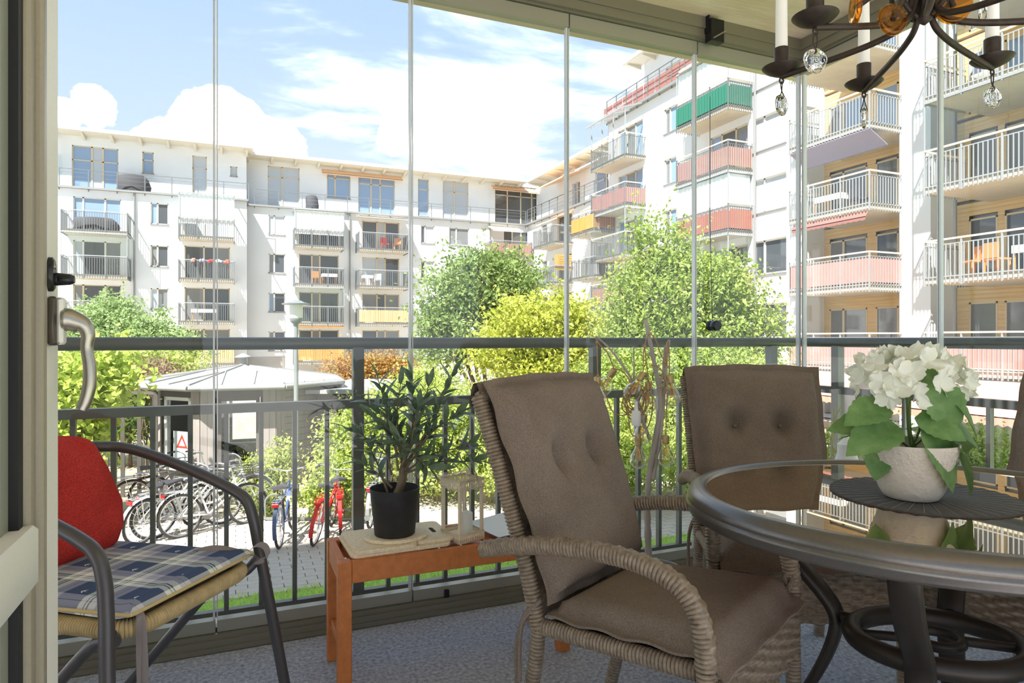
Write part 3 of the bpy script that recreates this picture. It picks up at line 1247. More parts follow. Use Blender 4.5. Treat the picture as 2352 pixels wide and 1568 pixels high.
for i, q in enumerate(tr):
    window(hL, mpY(YRP), *q[:4], q[4], ('glass_blind', 'glass_painted_sky', 'glass_painted_sky', 'glass_painted_sky', 'glass_blind', 'glass_room_dark')[i], i in (1, 3), frame='frame_beige', trans=q[5])
eave_roof(hL, mpY(YLP), uL0, uS, EZ, 0, 1.25, 6)
eave_roof(hL, mpY(YRP), uS + 0.1, XW - 0.3, EZ, 0, 1.25, 6)
awning(hL, mpY(YRP), xY(738, YRP), xY(922, YRP), EZ - 0.25, 0.05, EZ - 0.62, 0.5, 'awning_orange', 0.12)
awning(hL, mpY(YRP), xY(1128, YRP), xY(1240, YRP), EZ - 0.25, 0.05, EZ - 0.6, 0.5, 'awning_orange', 0.12)
awning(hL, mR, colE[0], colE[1], 9.95, 0.05, 9.7, 1.6, 'awning_cream', 0.08)
awning(hL, mR, colD[0], colD[1], 9.95, 0.05, 9.85, 1.5, 'awning_cream', 0.08)
awning(hL, mR, colG[0] + 0.2, colG[1] - 0.6, 9.9, 0.05, 9.45, 1.2, 'awning_cream', 0.1)
awning(hL, mR, *colD, 1.98, 1.3, 1.9, 1.6, 'screen_orange', 0.05)
m = MB()
fb(m, mpY(YLP), xY(139, YLP), xY(157, YLP) - 0.2, TER + 0.1, 12.3, 0.6, 0.62)
fb(m, mpY(YLP), xY(139, YLP) - 0.03, xY(139, YLP), TER + 0.1, 12.3, 0.0, 1.6)
m.build('wind_screen', 'far_glass', hL, None, True)

# ------------------------------------------------------------------ side house, lower end near the corner
hA = thing('apartment_house', 'white corner house with orange screened balcony where the two wings meet', 'building', (24, 42, GZ))
YB = 35.6
mW = mpX(XW)
r1 = (yX(1272, 20.0), yX(1226, 20.0))
r1b = (yX(1364, 20.0), yX(1313, 20.0))
FA = [7.6, 4.82, 2.1, -0.62]
ha = []
for zb in FA:
    ha.append((r1[0] + 0.2, r1[0] + 2.4, zb + 0.22, zb + 2.3))
    ha.append((r1b[0] + 0.3, r1b[0] + 2.2, zb + 0.22, zb + 2.3))
    ha.append((r1[1] + 0.9, r1[1] + 1.9, zb + 0.9, zb + 2.2))
m = MB()
facade_wall(m, mW, YB, YR, GZ, TER + 0.1, ha)
fb(m, mW, YB + 0.01, YR - 0.01, GZ, TER + 0.1, -0.3, -9)
m.build('wall', 'render_white', hA, None, True)
for i, zb in enumerate(FA):
    window(hA, mW, r1[0] + 0.2, r1[0] + 2.4, zb + 0.22, zb + 2.3, (0.5,), ('glass_mid', 'glass_room_dark'), False)
    window(hA, mW, r1b[0] + 0.3, r1b[0] + 2.2, zb + 0.22, zb + 2.3, (0.5,), ('glass_mid', 'glass_room_dark'), False)
    window(hA, mW, r1[1] + 0.9, r1[1] + 1.9, zb + 0.9, zb + 2.2, (), 'glass_mid')
    balcony(hA, mW, *r1, zb, 1.5, sides=(True, True))
    balcony(hA, mW, *r1b, zb, 1.5, screen='screen_orange' if i == 0 else None)
m = MB()
for k in range(9):
    fb(m, mW, r1[0] + 0.02, r1[0] + 0.05, 4.82 + 1.0 + k * 0.12, 4.82 + 1.09 + k * 0.12, 0.1, 1.4)
m.build('slat_screen', 'screen_orange', hA, None, True)
m = MB()
fb(m, mW, YB, YR, TER, TER + 0.14, -3, 0.25)
m.build('terrace_edge', 'gutter', hA, None, True)
wire_rail(hA, mW, YB + 0.2, YR - 0.3, TER + 0.14, 0.12, 1.1, 1.3)
XP = XW + 1.5
m = MB()
pw = [(42.0, 43.2, 10.4, 12.6), (37.2, 39.8, 10.4, 12.6)]
facade_wall(m, mpX(XP), YB, YRP, TER, EZ, pw)
fb(m, mpX(XP), YB, YRP, TER, EZ, -0.3, -7)
m.build('wall', 'render_white', hA, None, True)
for q in pw:
    window(hA, mpX(XP), *q, (0.5,), ('glass_mid', 'glass_painted_sky'), False, trans=0.7)
eave_roof(hA, mpX(XP), YB + 0.3, YRP - 1.2, EZ, 0, 1.3, 6, endover=0.2)
awning(hA, mpX(XP), 40.5, 45.5, 13.2, 0.0, 12.4, 2.2, 'awning_orange', 0.15)
awning(hA, mpX(XP), 36.6, 39.8, 13.2, 0.0, 12.7, 1.6, 'awning_cream', 0.15)
awning(hA, mW, r1[0] - 0.1, r1[1], 9.9, 0.02, 9.45, 1.3, 'awning_orange', 0.15)
awning(hA, mW, r1b[0] + 0.4, r1b[1] - 0.4, 9.9, 0.02, 9.2, 1.2, 'awning_orange', 0.2)

# ------------------------------------------------------------------ side house, tall part
hB = thing('apartment_house', 'tall white side house with recessed ochre-clad balconies and red awnings below', 'building', (25, 22, GZ))
FB_ = [11.12, 8.35, 5.57, 2.79, 0.0]
TOPB = 14.5
XF = 20.1
r2 = (yX(1435, XF), yX(1358, XF))
r3 = (yX(1672, XF), yX(1554, XF))
xf4 = 19.92
r4 = (yX(1997, xf4), yX(1813, xf4))
r5 = (8.2, yX(2124, 19.6))
rec4 = (yX(2066, XW), yX(1842, XW))
rec5 = (8.0, yX(2121, XW) - 0.25)
RECD = 1.25
hb = []
wy = (yX(1806, XW), yX(1731, XW))
wy2 = (yX(1556, XW) + 0.1, yX(1538, XW) + 0.5)
for s in (12.2, 9.45, 6.7, 3.95, 1.15):
    hb.append((*wy, s, s + 1.5))
    hb.append((*wy2, s, s + 1.35))
for zb in FB_:
    hb.append((r2[0] + 0.3, r2[0] + 2.9, zb + 0.42, zb + 2.6))
    hb.append((r3[0] + 0.3, r3[0] + 2.9, zb + 0.42, zb + 2.6))
hb.append((*rec4, GZ, TOPB - 0.7, RECD))
hb.append((*rec5, GZ, TOPB - 0.7, RECD))
m = MB()
facade_wall(m, mW, 6.0, YB, GZ, TOPB, hb)
fb(m, mW, 6.0, YB, GZ, TOPB, -RECD - 0.35, -10)
fb(m, mW, rec4[1] + 0.02, YB, GZ, TOPB, -0.3, -RECD - 0.3)
fb(m, mW, YB - 0.02, YB, GZ, TOPB, 0, -10)
m.build('wall', 'render_white', hB, None, True)
for i, s in enumerate((12.2, 9.45, 6.7, 3.95, 1.15)):
    window(hB, mW, *wy, s, s + 1.5, (0.70,), ('glass_blind', 'glass_blind') if i < 3 else ('glass_room_dark', 'glass_room_dark'))
    window(hB, mW, *wy2, s, s + 1.35, (0.6,), ('glass_painted_sky', 'glass_mid'))
# ochre board cladding inside the recesses: separate boards, windows between
mB = mpX(XW + RECD)
w4a = (yX(1992, XW + RECD), yX(1906, XW + RECD))
w4b = (yX(2064, XW + RECD), yX(2012, XW + RECD))
w5a = (yX(2292, XW + RECD), yX(2226, XW + RECD))
w5b = (9.2, yX(2308, XW + RECD))
m = MB()
for (a, c), wins in ((rec4, (w4a, w4b)), (rec5, (w5a, w5b))):
    for zb in FB_:
        z = zb + 0.2
        while z < zb + 2.76:
            if zb + 0.25 < z < zb + 2.3:
                segs = []
                cur = a
                for q in sorted(wins):
                    segs.append((cur, q[0]))
                    cur = q[1]
                segs.append((cur, c))
            else:
                segs = [(a, c)]
            for s0, s1 in segs:
                if s1 - s0 > 0.03:
                    fb(m, mB, s0, s1, z + 0.006, z + 0.134, -0.2, 0.0)
                    fb(m, mB, s0, s1, z, z + 0.14, -0.2, -0.012)
            z += 0.14
tag(m.build('cladding', 'cladding', hB, None, True), kind='stuff')
for wv in (w4a, w4b, w5a, w5b):
    for i, zb in enumerate(FB_):
        g = ['glass_painted_sky', 'glass_painted_sky', 'glass_mid', 'glass_room_dark', 'glass_mid'][i]
        sp = (0.62,) if wv is w4a else ()
        window(hB, mB, wv[0], wv[1], zb + 0.3, zb + 2.32, sp, (g, 'glass_mid') if sp else g, False, 0.1, 'frame_beige')
for i, zb in enumerate(FB_):
    window(hB, mW, r2[0] + 0.3, r2[0] + 2.9, zb + 0.42, zb + 2.6, (0.33, 0.7), ('glass_painted_sky', 'glass_mid', 'glass_painted_sky'), False, frame='frame_beige')
    window(hB, mW, r3[0] + 0.3, r3[0] + 2.9, zb + 0.42, zb + 2.6, (0.33, 0.7), ('glass_mid', 'glass_room_dark', 'glass_painted_sky'), False, frame='frame_beige')
    balcony(hB, mW, *r2, zb + 0.2, XW - XF, screen={1: 'screen_pink', 3: 'screen_pink'}.get(i), hand='hand_cream', glazing=2.7 if i == 2 else None, top=1.4)
    balcony(hB, mW, *r3, zb + 0.2, XW - XF, screen={0: 'screen_green', 1: 'screen_pink', 2: 'screen_red', 3: 'screen_pink'}.get(i), hand='hand_cream', glazing=2.72 if i in (0, 2, 3) else None, curtain=i in (0, 2), top=1.4)
    balcony(hB, mW, *r4, zb, XW - xf4, screen='screen_pink' if i in (3, 4) else None, hand='hand_cream', d0=-RECD, steel='far_steel_light', gap=0.13)
    balcony(hB, mW, *r5, zb, XW - 19.6, screen='screen_pink' if i == 4 else None, hand='hand_cream', d0=-RECD, steel='far_steel_light', gap=0.13, glazing=2.74 if i in (1, 2) else None)
downpipe(hB, mW, r3[0] - 0.25, GZ, TOPB)
downpipe(hB, mW, r5[1] + 0.25, GZ, TOPB - 0.5)
awning(hB, mW, *r4, 8.3, 1.55, 7.85, 0.7, 'awning_purple', 0.06)
awning(hB, mW, r4[0] + 0.1, r4[1] - 0.2, 5.5, 1.5, 5.3, 1.65, 'screen_mauve', 0.14)
awning(hB, mW, r4[0] - 0.2, r4[1] + 0.2, -0.08, 1.65, -0.78, 3.4, 'awning_pale', 0.25)
awning(hB, mW, r5[0], r5[1] + 0.1, -0.08, 1.95, -0.85, 3.9, 'awning_pale', 0.25)
# glass canopy over the topmost far balcony
m = MB()
zc = 11.32 + 2.75
for u in np.linspace(r2[0], r2[1], 4):
    m.bar(mW(u, zc + 0.5, 0), mW(u, zc - 0.05, 1.7), 0.06, 0.08)
    fb(m, mW, u - 0.03, u + 0.03, 11.32 + 1.4, zc, 1.34, 1.4)
fb(m, mW, r2[0] - 0.1, r2[1] + 0.1, zc - 0.12, zc - 0.04, 1.65, 1.73)
m.build('canopy_frame', 'far_steel_light', hB, None, True)
m = MB()
m.add([mW(r2[0], zc + 0.6, 0), mW(r2[1], zc + 0.6, 0), mW(r2[1], zc, 1.7), mW(r2[0], zc, 1.7)], [(0, 1, 2, 3)])
m.build('canopy_glass', 'far_glass', hB, None, True)
# roof terrace and top storey
m = MB()
fb(m, mW, 6, YB, TOPB, TOPB + 0.15, -4, 0.3)
m.build('terrace_edge', 'gutter', hB, None, True)
wire_rail(hB, mW, 24.5, YB - 0.1, TOPB + 0.15, 0.15, 1.25, 1.1)
m = MB()
q = 27.2
while q < YB - 0.3:
    fb(m, mW, q, q + 1.02, TOPB + 0.25, TOPB + 0.62, 0.11, 0.13)
    fb(m, mW, q, q + 1.02, TOPB + 0.68, TOPB + 1.02, 0.11, 0.13)
    q += 1.1
m.build('rail_panel', 'screen_mauve', hB, None, True)
XP2 = XW + 2.0
m = MB()
pw = [(31.0, 32.4, TOPB + 0.6, TOPB + 2.6), (25.0, 28.0, TOPB + 0.4, TOPB + 2.6)]
facade_wall(m, mpX(XP2), 8, YB - 1.0, TOPB, 18.3, pw)
fb(m, mpX(XP2), 8, YB - 1.0, TOPB, 18.3, -0.3, -7)
m.add([(XP2, YB - 1, TOPB), (XP2 + 1, YB - 1, TOPB), (XP2 + 1, YB - 1, 18.3), (XP2, YB - 1, 18.3)], [(0, 1, 2, 3)])
m.build('wall', 'render_white', hB, None, True)
for p_ in pw:
    window(hB, mpX(XP2), *p_, (), 'glass_mid', False, frame='frame_beige')
eave_roof(hB, mpX(XP2), 8, YB - 0.6, 18.3, 0, 1.1, 6, 0.5)
# glazed terrace room above the green-screened balcony
m = MB()
fb(m, mW, r3[0], r3[1] - 0.3, TOPB - 0.40, TOPB - 0.30, 0, 1.5)
m.build('balcony_roof', 'awning_cream', hB, None, True)

# furniture on far balconies, each its own thing
mat('far_white', rgb(240, 240, 238), 0.7)
mat('far_wood', rgb(206, 140, 84), 0.7)
mat('far_redcloth', rgb(200, 70, 60), 0.8)


def far_chair(p, rz, label, mt, group=None):
    t = thing('balcony_chair', label, 'chair', p, rz, group)
    m = MB()
    m.box(-0.24, -0.24, 0.4, 0.24, 0.24, 0.45)
    m.build('seat', mt, t)
    m = MB()
    m.box(-0.24, 0.2, 0.45, 0.24, 0.25, 0.9)
    m.build('backrest', mt, t)
    for a in (-0.21, 0.21):
        for c in (-0.21, 0.21):
            m = MB()
            m.box(a - 0.02, c - 0.02, 0, a + 0.02, c + 0.02, 0.4)
            m.build('leg', mt, t)
    return t


def far_table(p, label, mt, w=0.9, d=0.6):
    t = thing('balcony_table', label, 'table', p)
    m = MB()
    m.box(-w / 2, -d / 2, 0.7, w / 2, d / 2, 0.74)
    m.box(-w / 2 - 0.01, -d / 2 - 0.01, 0.52, w / 2 + 0.01, -d / 2, 0.74)
    m.box(-w / 2 - 0.01, -d / 2, 0.52, -w / 2, d / 2, 0.74)
    m.build('tabletop', mt, t)
    for a in (-1, 1):
        for c in (-1, 1):
            m = MB()
            m.box(a * (w / 2 - 0.05) - 0.02, c * (d / 2 - 0.05) - 0.02, 0, a * (w / 2 - 0.05) + 0.02, c * (d / 2 - 0.05) + 0.02, 0.7)
            m.build('leg', 'far_wood', t)
    return t


zf = 5.57 + 0.2
far_table((XW - 0.6, yX(1915, 20.9), zf), 'small table under a white cloth on the side house balcony', 'far_white', 0.7, 1.2)
far_chair((XW - 0.5, yX(1968, 21.0) - 0.1, zf), 1.4, 'dark garden chair beside the white-clothed balcony table', 'dark_cloth')
zf = 2.79 + 0.2
far_chair((20.4, yX(2236, 20.4), zf), -1.9, 'tan wooden chair by the white pillar end of the nearest balcony', 'far_wood', 'tan chairs on the nearest balcony')
far_chair((20.4, yX(2290, 20.4), zf), 1.4, 'tan wooden balcony chair drawn up to the small white-topped table', 'far_wood', 'tan chairs on the nearest balcony')
far_table((20.5, yX(2352, 20.5) - 0.25, zf), 'small table with white top beside the tan balcony chairs', 'far_white', 0.6, 0.8)
zf = 8.35 + 0.2
far_chair((20.6, yX(2262, 20.6), zf + 0.0), -1.6, 'pale plastic chair on the balcony above the tan chairs', 'far_white')
zf = 11.12 + 0.2
far_chair((20.6, yX(2250, 20.6), zf), -1.7, 'orange wooden chair on the uppermost balcony of the side house', 'far_wood')
zf = FL[0] + 0.2
far_chair((xY(885, 47), 47.1, zf), 0.2, 'red canvas chair on an upper balcony across the court', 'far_redcloth')
far_chair((xY(912, 47), 47.0, zf), -0.4, 'wicker armchair beside the red canvas chair', 'far_wood')
zf = FL[1] + 0.2
far_table((xY(757, 47), 47.2, zf), 'white-topped wooden table on a balcony with potted flowers', 'far_white', 1.0, 0.6)
far_chair((xY(727, 47), 46.9, zf), 0.3, 'orange wooden chair beside the white-topped balcony table', 'far_wood')
far_table((xY(845, 47), 47.2, zf), 'white table with cloth on the balcony above the pale wood screen', 'far_white', 0.7, 0.6)
far_chair((xY(868, 47), 47.1, zf), -0.3, 'white balcony chair above the pale wood screen', 'far_white')
far_table((xY(470, 45.7), 45.8, FL[2] + 0.2), 'long table under white cloth on the lower left balcony', 'far_white', 1.5, 0.6)


def cover(p, w, d, h, label):
    """lumpy cover over garden furniture"""
    m = MB()
    n = 16
    prof = [(1.0, 0), (1.0, 0.35), (0.96, 0.7), (0.8, 0.95), (0.4, 1.0), (0.02, 0.98)]
    m.lathe(prof, n, Matrix.Translation(p) @ Matrix.Diagonal((w / 2, d / 2, h, 1)), True, True, lambda a, z: 1 + 0.08 * math.sin(3 * a + 5 * z) + 0.05 * math.sin(7 * a))
    o = m.build('furniture_cover', 'dark_cloth', None, 50)
    return tag(o, label, 'cover')


cover((xY(306, 47.3), 47.2, TER + 0.12), 1.9, 0.9, 1.15, 'grey cover over furniture on the roof terrace beside tall windows')
cover((xY(220, 45.8), 45.8, FL[0] + 0.2), 2.4, 0.8, 0.85, 'grey covered furniture on the uppermost balcony by the downpipe')
cover((xY(716, 48.8), 48.7, TER + 0.12), 0.9, 0.7, 1.1, 'dark covered grill on the roof terrace under the orange awning')
for k, px in enumerate((446, 465, 484, 503, 522)):
    fl = MB()
    p = Vector((xY(px, 45.0), 44.93, FL[1] + 1.22))
    for j in range(9):
        fl.sphere(p + Vector((random.uniform(-.14, .14), random.uniform(-.05, .05), random.uniform(-.02, .12))), 0.07, 6, 4)
    nm = ['screen_pink', 'awning_purple', 'far_redcloth', 'far_white', 'screen_red'][k]
    tag(fl.build('flower_box', nm, None), ('pink', 'lilac', 'dark red', 'white', 'orange-red')[k] + ' flowers in a box hung on the balcony rail across the court', 'flowers', 'flower boxes on one balcony')
# ================================================================== court: ground, planting, pavilion, bikes
mat('lawn', rgb(152, 184, 84), 0.95, spec=0.1, noise=(6, 0.35), col2=rgb(164, 190, 100))
mat('bed_soil', rgb(150, 136, 112), 0.95, spec=0.1, noise=(3, 0.25), col2=rgb(196, 184, 160))
mat('gravel', rgb(202, 199, 194), 0.95, spec=0.1, noise=(4, 0.08))
mat('joint', rgb(150, 142, 130), 0.95)
mat('paver', rgb(196, 184, 170), 0.9, spec=0.15, noise=(3, 0.12))
mat('grass_blade', rgb(166, 204, 78), 0.8, spec=0.2, noise=(3, 0.3), col2=rgb(204, 224, 112))
mat('bark', rgb(104, 88, 70), 0.9, noise=(6, 0.3, (1, 1, 0.2)))
mat('bark_light', rgb(150, 136, 116), 0.9, noise=(6, 0.25, (1, 1, 0.2)))
leaf_mat('leaf_green', rgb(116, 142, 72), rgb(158, 176, 108))
leaf_mat('leaf_lime', rgb(176, 186, 66), rgb(204, 208, 104))
leaf_mat('leaf_fresh', rgb(140, 162, 74), rgb(180, 194, 112))
leaf_mat('leaf_pale', rgb(142, 168, 104), rgb(176, 194, 138))
leaf_mat('leaf_climb', rgb(166, 186, 78), rgb(200, 212, 116), scale=4)
leaf_mat('leaf_rust', rgb(196, 122, 76), rgb(170, 166, 88), scale=3)
leaf_mat('leaf_brown', rgb(140, 112, 98), rgb(170, 146, 126))
leaf_mat('leaf_shrub', rgb(154, 176, 80), rgb(198, 206, 120), scale=2.5)
leaf_mat('leaf_dark', rgb(72, 104, 48), rgb(106, 138, 66))
mat('timber_grey', rgb(150, 142, 136), 0.85, noise=(3, 0.12, (6, 6, 0.4)))
mat('timber_dark', rgb(92, 86, 80), 0.85, noise=(3, 0.12, (0.5, 0.5, 5)))
mat('zinc', rgb(150, 150, 149), 0.6, metal=0.1, noise=(1.2, 0.06))
mat('white_frame', rgb(226, 226, 222), 0.6)
mat('paper', rgb(246, 246, 244), 0.8)
mat('sign_red', rgb(214, 62, 48), 0.7)
mat('lamp_grey', rgb(134, 138, 136), 0.45, metal=0.3)
mat('lamp_glass', rgb(226, 228, 222), 0.3)
mat('tyre', rgb(52, 50, 50), 0.8)
mat('chrome', rgb(200, 200, 202), 0.25, metal=0.8)
mat('bike_white', rgb(232, 230, 226), 0.35)
mat('bike_blue', rgb(66, 82, 118), 0.35)
mat('bike_red', rgb(206, 40, 40), 0.35)
mat('bike_grey', rgb(140, 138, 136), 0.4)
mat('saddle_black', rgb(62, 60, 62), 0.5)
mat('reflector', rgb(200, 30, 28), 0.3)

LAWN_Y, PAVE_Y = 8.5, 12.6
b = MB()
b.box(-90, -60, GZ - 0.3, 120, 130, GZ - 0.05)
struct(b.build('floor_court', 'gravel'))
b = MB()
b.box(-30, 4.4, GZ - 0.05, 21, LAWN_Y, GZ + 0.0)  # lawn stops short; unseen gravel strip added to bounce neutral light to the ceiling
b.box(6.0, -12, GZ - 0.05, 21, 4.4, GZ + 0.0)
struct(b.build('floor_lawn', 'lawn'))
b = MB()
b.box(-30, LAWN_Y, GZ - 0.05, 17.5, PAVE_Y, GZ - 0.02)
struct(b.build('floor_paving', 'joint'))
pav = bpy.data.objects['floor_paving']
b = MB()
b.box(-4.4, PAVE_Y, GZ - 0.05, 19, 46, GZ + 0.02)
struct(b.build('floor_bed', 'bed_soil'))

# paving stones in running courses; nearest 300 as parts, the rest joined
pm = MB()
pm.cbox(-0.136, -0.066, 0, 0.136, 0.066, 0.035, 0.006)
pme = pm.mesh('paver', None)
pme.materials.append(M['paver'])
cand = []
row = 0
y = LAWN_Y + 0.08
while y < PAVE_Y:
    x = -7 + (0.14 if row % 2 else 0)
    while x < 9:
        cand.append((x, y))
        x += 0.28
    y += 0.14
    row += 1


def vis(p):
    X = p[0] * C_ - p[1] * S_
    Z = p[0] * S_ + p[1] * C_
    px = CX + X / Z * F
    return 440 < px < 1160 and p[1] < 10.6


vs_ = sorted([p for p in cand if vis(p)], key=lambda p: p[1])[:300]
vset = set(vs_)
for p in vs_:
    o = bpy.data.objects.new('paver', pme)
    COL.objects.link(o)
    o.parent = pav
    o.location = (p[0], p[1], GZ - 0.025 + random.uniform(-0.003, 0.003))
    o.rotation_euler = (random.uniform(-.006, .006), random.uniform(-.006, .006), random.uniform(-.02, .02))
rest = MB()
for p in cand:
    if p not in vset:
        h = random.uniform(-0.003, 0.003)
        rest.box(p[0] - 0.134, p[1] - 0.064, GZ - 0.025, p[0] + 0.134, p[1] + 0.064, GZ + 0.009 + h)
tag(rest.build('pavers', 'paver', pav), kind='stuff')

# grass blades on the strip of lawn in front of the balcony
n = 60000
gx = RNG.uniform(-4.5, 8.0, n)
gy = RNG.uniform(4.4, LAWN_Y + 0.05, n)
h = RNG.uniform(0.03, 0.085, n)
a = RNG.uniform(0, 2 * PI, n)
base = np.stack([gx, gy, np.full(n, GZ)], 1)
side = np.stack([np.cos(a), np.sin(a), np.zeros(n)], 1) * 0.006
tip = base + np.stack([RNG.normal(0, 0.03, n), RNG.normal(0, 0.03, n), h], 1)
o = obj('lawn_grass', np_mesh('lawn_grass', np.stack([base - side, base + side, tip], 1), 3), 'grass_blade')
tag(o, 'short bright green grass on the lawn strip below the balcony', 'grass', kind='stuff')


# ------------------------------------------------------------------ trees and shrubs
def tree(name, label, base, blobs, n, leaf, matn, bark='bark', stems=3, stem_r=0.09, twig=0.25, cat='tree', group=None, aspect=0.55, per=22):
    base = Vector(base)
    t = thing(name, label, cat, base, 0, group)
    pts = blob_points(blobs, n, twig, per)
    # loose shoots standing out of the crown
    sh = []
    for k in range(int(n / 450)):
        c, r = blobs[random.randrange(len(blobs))]
        d = Vector((random.gauss(0, 1), random.gauss(0, 1), random.gauss(0.5, 0.8))).normalized()
        e0 = Vector(c) + Vector((d.x * r[0], d.y * r[1], d.z * r[2])) * 0.95
        g = (d + Vector((0, 0, 0.7))).normalized()
        Ls = random.uniform(0.5, 1.6) * twig * 2.2
        for q in range(12):
            sh.append(e0 + g * (Ls * q / 12) + Vector((random.gauss(0, .04), random.gauss(0, .04), random.gauss(0, .04))))
    if sh:
        pts = np.concatenate([pts, np.array([tuple(v) for v in sh])])
    me = leaf_cloud('foliage', pts, leaf, aspect)
    tag(obj('foliage', me, matn, t, True), kind='stuff')
    m = MB()
    for s in range(stems):
        bl = [b_ for b_ in blobs]
        off = Vector((random.uniform(-.12, .12), random.uniform(-.12, .12), 0)) * (stems > 1)
        ctr = Vector(bl[s % len(bl)][0])
        mid = base.lerp(ctr, 0.45) + Vector((random.uniform(-.2, .2), random.uniform(-.2, .2), 0.2))
        p = catmull([base + off - Vector((0, 0, 0.05)), base.lerp(mid, 0.5) + off, mid, ctr], 5)
        m.tube(p, list(np.linspace(stem_r, stem_r * 0.4, len(p))), 7)
    m.build('trunk', bark, t, 60, True)
    m = MB()
    for k in range(stems * 7):
        c, r = blobs[random.randrange(len(blobs))]
        c = Vector(c)
        d = Vector((random.gauss(0, 1), random.gauss(0, 1), random.gauss(0.4, 0.8))).normalized()
        e_ = c + Vector((d.x * r[0], d.y * r[1], d.z * r[2])) * 0.9
        st = base.lerp(c, random.uniform(0.5, 1.0))
        md = (st + e_) / 2 + Vector((random.uniform(-.15, .15), random.uniform(-.15, .15), 0.15))
        p = catmull([st, md, e_], 4)
        m.tube(p, list(np.linspace(stem_r * 0.35, 0.008, len(p))), 5)
    m.build('branches', bark, t, 60, True)
    return t


def B(px, py, Z, rx, rz, ry=None):
    """blob centred on a pixel at depth Z; radii in pixels"""
    k = Z / F
    return (tuple(P(px, py, Z)), (rx * k, (ry if ry else (rx + rz) / 2) * k, rz * k))


def ground(px, Z):
    return cw((px - CX) / F * Z, Z, GZ)


Z = 25.0
tree('courtyard_tree', 'broad green multi-stemmed tree in front of the long white house', ground(1115, Z),
     [B(1040, 690, Z, 78, 90), B(1120, 650, Z, 80, 75), B(1170, 690, Z, 70, 90), B(1085, 765, Z, 120, 70), B(1010, 770, Z, 50, 80), B(1100, 610, Z, 60, 45), B(1190, 630, Z, 40, 50)],
     19000, 0.17, 'leaf_green', stems=5, stem_r=0.11, twig=0.34)
Z = 20.0
tree('lime_tree', 'bright yellow-lime tree with feathery crown beside the green tree', ground(1235, Z),
     [B(1215, 740, Z, 95, 60), B(1290, 730, Z, 80, 55), B(1180, 800, Z, 100, 55), B(1300, 820, Z, 100, 70), B(1235, 860, Z, 110, 50), B(1345, 770, Z, 55, 60)],
     15000, 0.15, 'leaf_lime', stems=4, stem_r=0.08, twig=0.26)
Z = 17.0
tree('courtyard_tree', 'tall fresh green tree with long upright shoots near the side house', ground(1560, Z),
     [B(1500, 700, Z, 110, 110), B(1600, 680, Z, 100, 100), B(1660, 730, Z, 85, 90), B(1560, 800, Z, 170, 80), B(1450, 780, Z, 70, 80), B(1440, 690, Z, 50, 70), B(1530, 610, Z, 70, 60),
      B(1500, 545, Z, 28, 60), B(1470, 570, Z, 22, 50), B(1555, 560, Z, 22, 60), B(1640, 630, Z, 50, 60), B(1690, 700, Z, 45, 90), B(1745, 770, Z, 55, 60)],
     28000, 0.12, 'leaf_fresh', stems=5, stem_r=0.10, twig=0.26)
m = MB()
Z = 15.5
tree('courtyard_shrub', 'large fresh green shrub under the tall shoots, below the handrail', ground(1500, Z),
     [B(1480, 880, Z, 150, 90), B(1620, 870, Z, 150, 90), B(1380, 900, Z, 90, 80), B(1720, 880, Z, 90, 70), B(1560, 960, Z, 160, 60)],
     24000, 0.10, 'leaf_fresh', stems=4, stem_r=0.05, twig=0.2, cat='shrub')
Z = 26.0
tree('courtyard_tree', 'pale grey-green round tree by the left balconies of the long house', ground(250, Z),
     [B(230, 760, Z, 90, 60), B(310, 770, Z, 90, 55), B(260, 720, Z, 50, 45), B(360, 790, Z, 60, 45), B(170, 770, Z, 60, 60), B(420, 810, Z, 60, 40)],
     20000, 0.15, 'leaf_pale', stems=3, stem_r=0.1, twig=0.28)
Z = 13.0
tree('climbing_plant', 'lime climbing plant with large round leaves over the dark fence', ground(170, 10.5),
     [B(190, 890, 10.5, 75, 75), B(240, 860, 10.5, 55, 55), B(150, 960, 10.5, 50, 90), B(200, 1000, 10.5, 35, 50), B(100, 900, 10.5, 70, 110), B(150, 1080, 10.5, 45, 70), B(80, 1060, 10.5, 60, 90), B(125, 1150, 10.5, 60, 60)],
     6600, 0.115, 'leaf_climb', stems=3, stem_r=0.03, twig=0.22, cat='climber', aspect=0.95, per=10)
Z = 16.0
tree('lime_shrub', 'low lime green hedge running behind the pavilion roof', ground(340, Z),
     [B(290, 838, Z, 60, 35), B(360, 835, Z, 60, 28), B(420, 850, Z, 40, 30), B(330, 900, Z, 70, 60), B(270, 950, Z, 50, 60)],
     9000, 0.1, 'leaf_shrub', stems=3, stem_r=0.03, cat='shrub')
Z = 15.2
tree('brown_shrub', 'brownish twiggy shrub beside the pavilion roof edge', ground(335, Z),
     [B(330, 862, Z, 48, 30), B(370, 870, Z, 30, 24)], 4200, 0.07, 'leaf_brown', stems=4, stem_r=0.02, cat='shrub')
Z = 15.8
tree('evergreen_hedge', 'dark evergreen hedge behind the lime climber and fence', ground(300, Z),
     [B(300, 960, Z, 70, 70), B(220, 950, Z, 80, 70), B(340, 920, Z, 40, 45), B(130, 950, Z, 80, 80)], 9000, 0.09, 'leaf_dark', stems=3, stem_r=0.04, cat='hedge')
Z = 18.8
tree('photinia_shrub', 'rust-red young-leaved shrub behind the pavilion gutter', ground(840, Z),
     [B(800, 850, Z, 50, 30), B(860, 848, Z, 60, 35), B(910, 850, Z, 30, 25)], 6500, 0.09, 'leaf_rust', stems=4, stem_r=0.03, cat='shrub')
lab = ['dense yellow-green shrub behind the potted olive and its side table', 'yellow-green shrub with bright tips behind the small lantern',
       'loose pale shrub beside the front wicker chair back', 'sunlit shrub between the railing posts behind the branch lamp',
       'low shrub in the bed behind the second wicker chair', 'fresh shrub with pink tips near the red bicycles', 'tall light shrub over the annex roof']
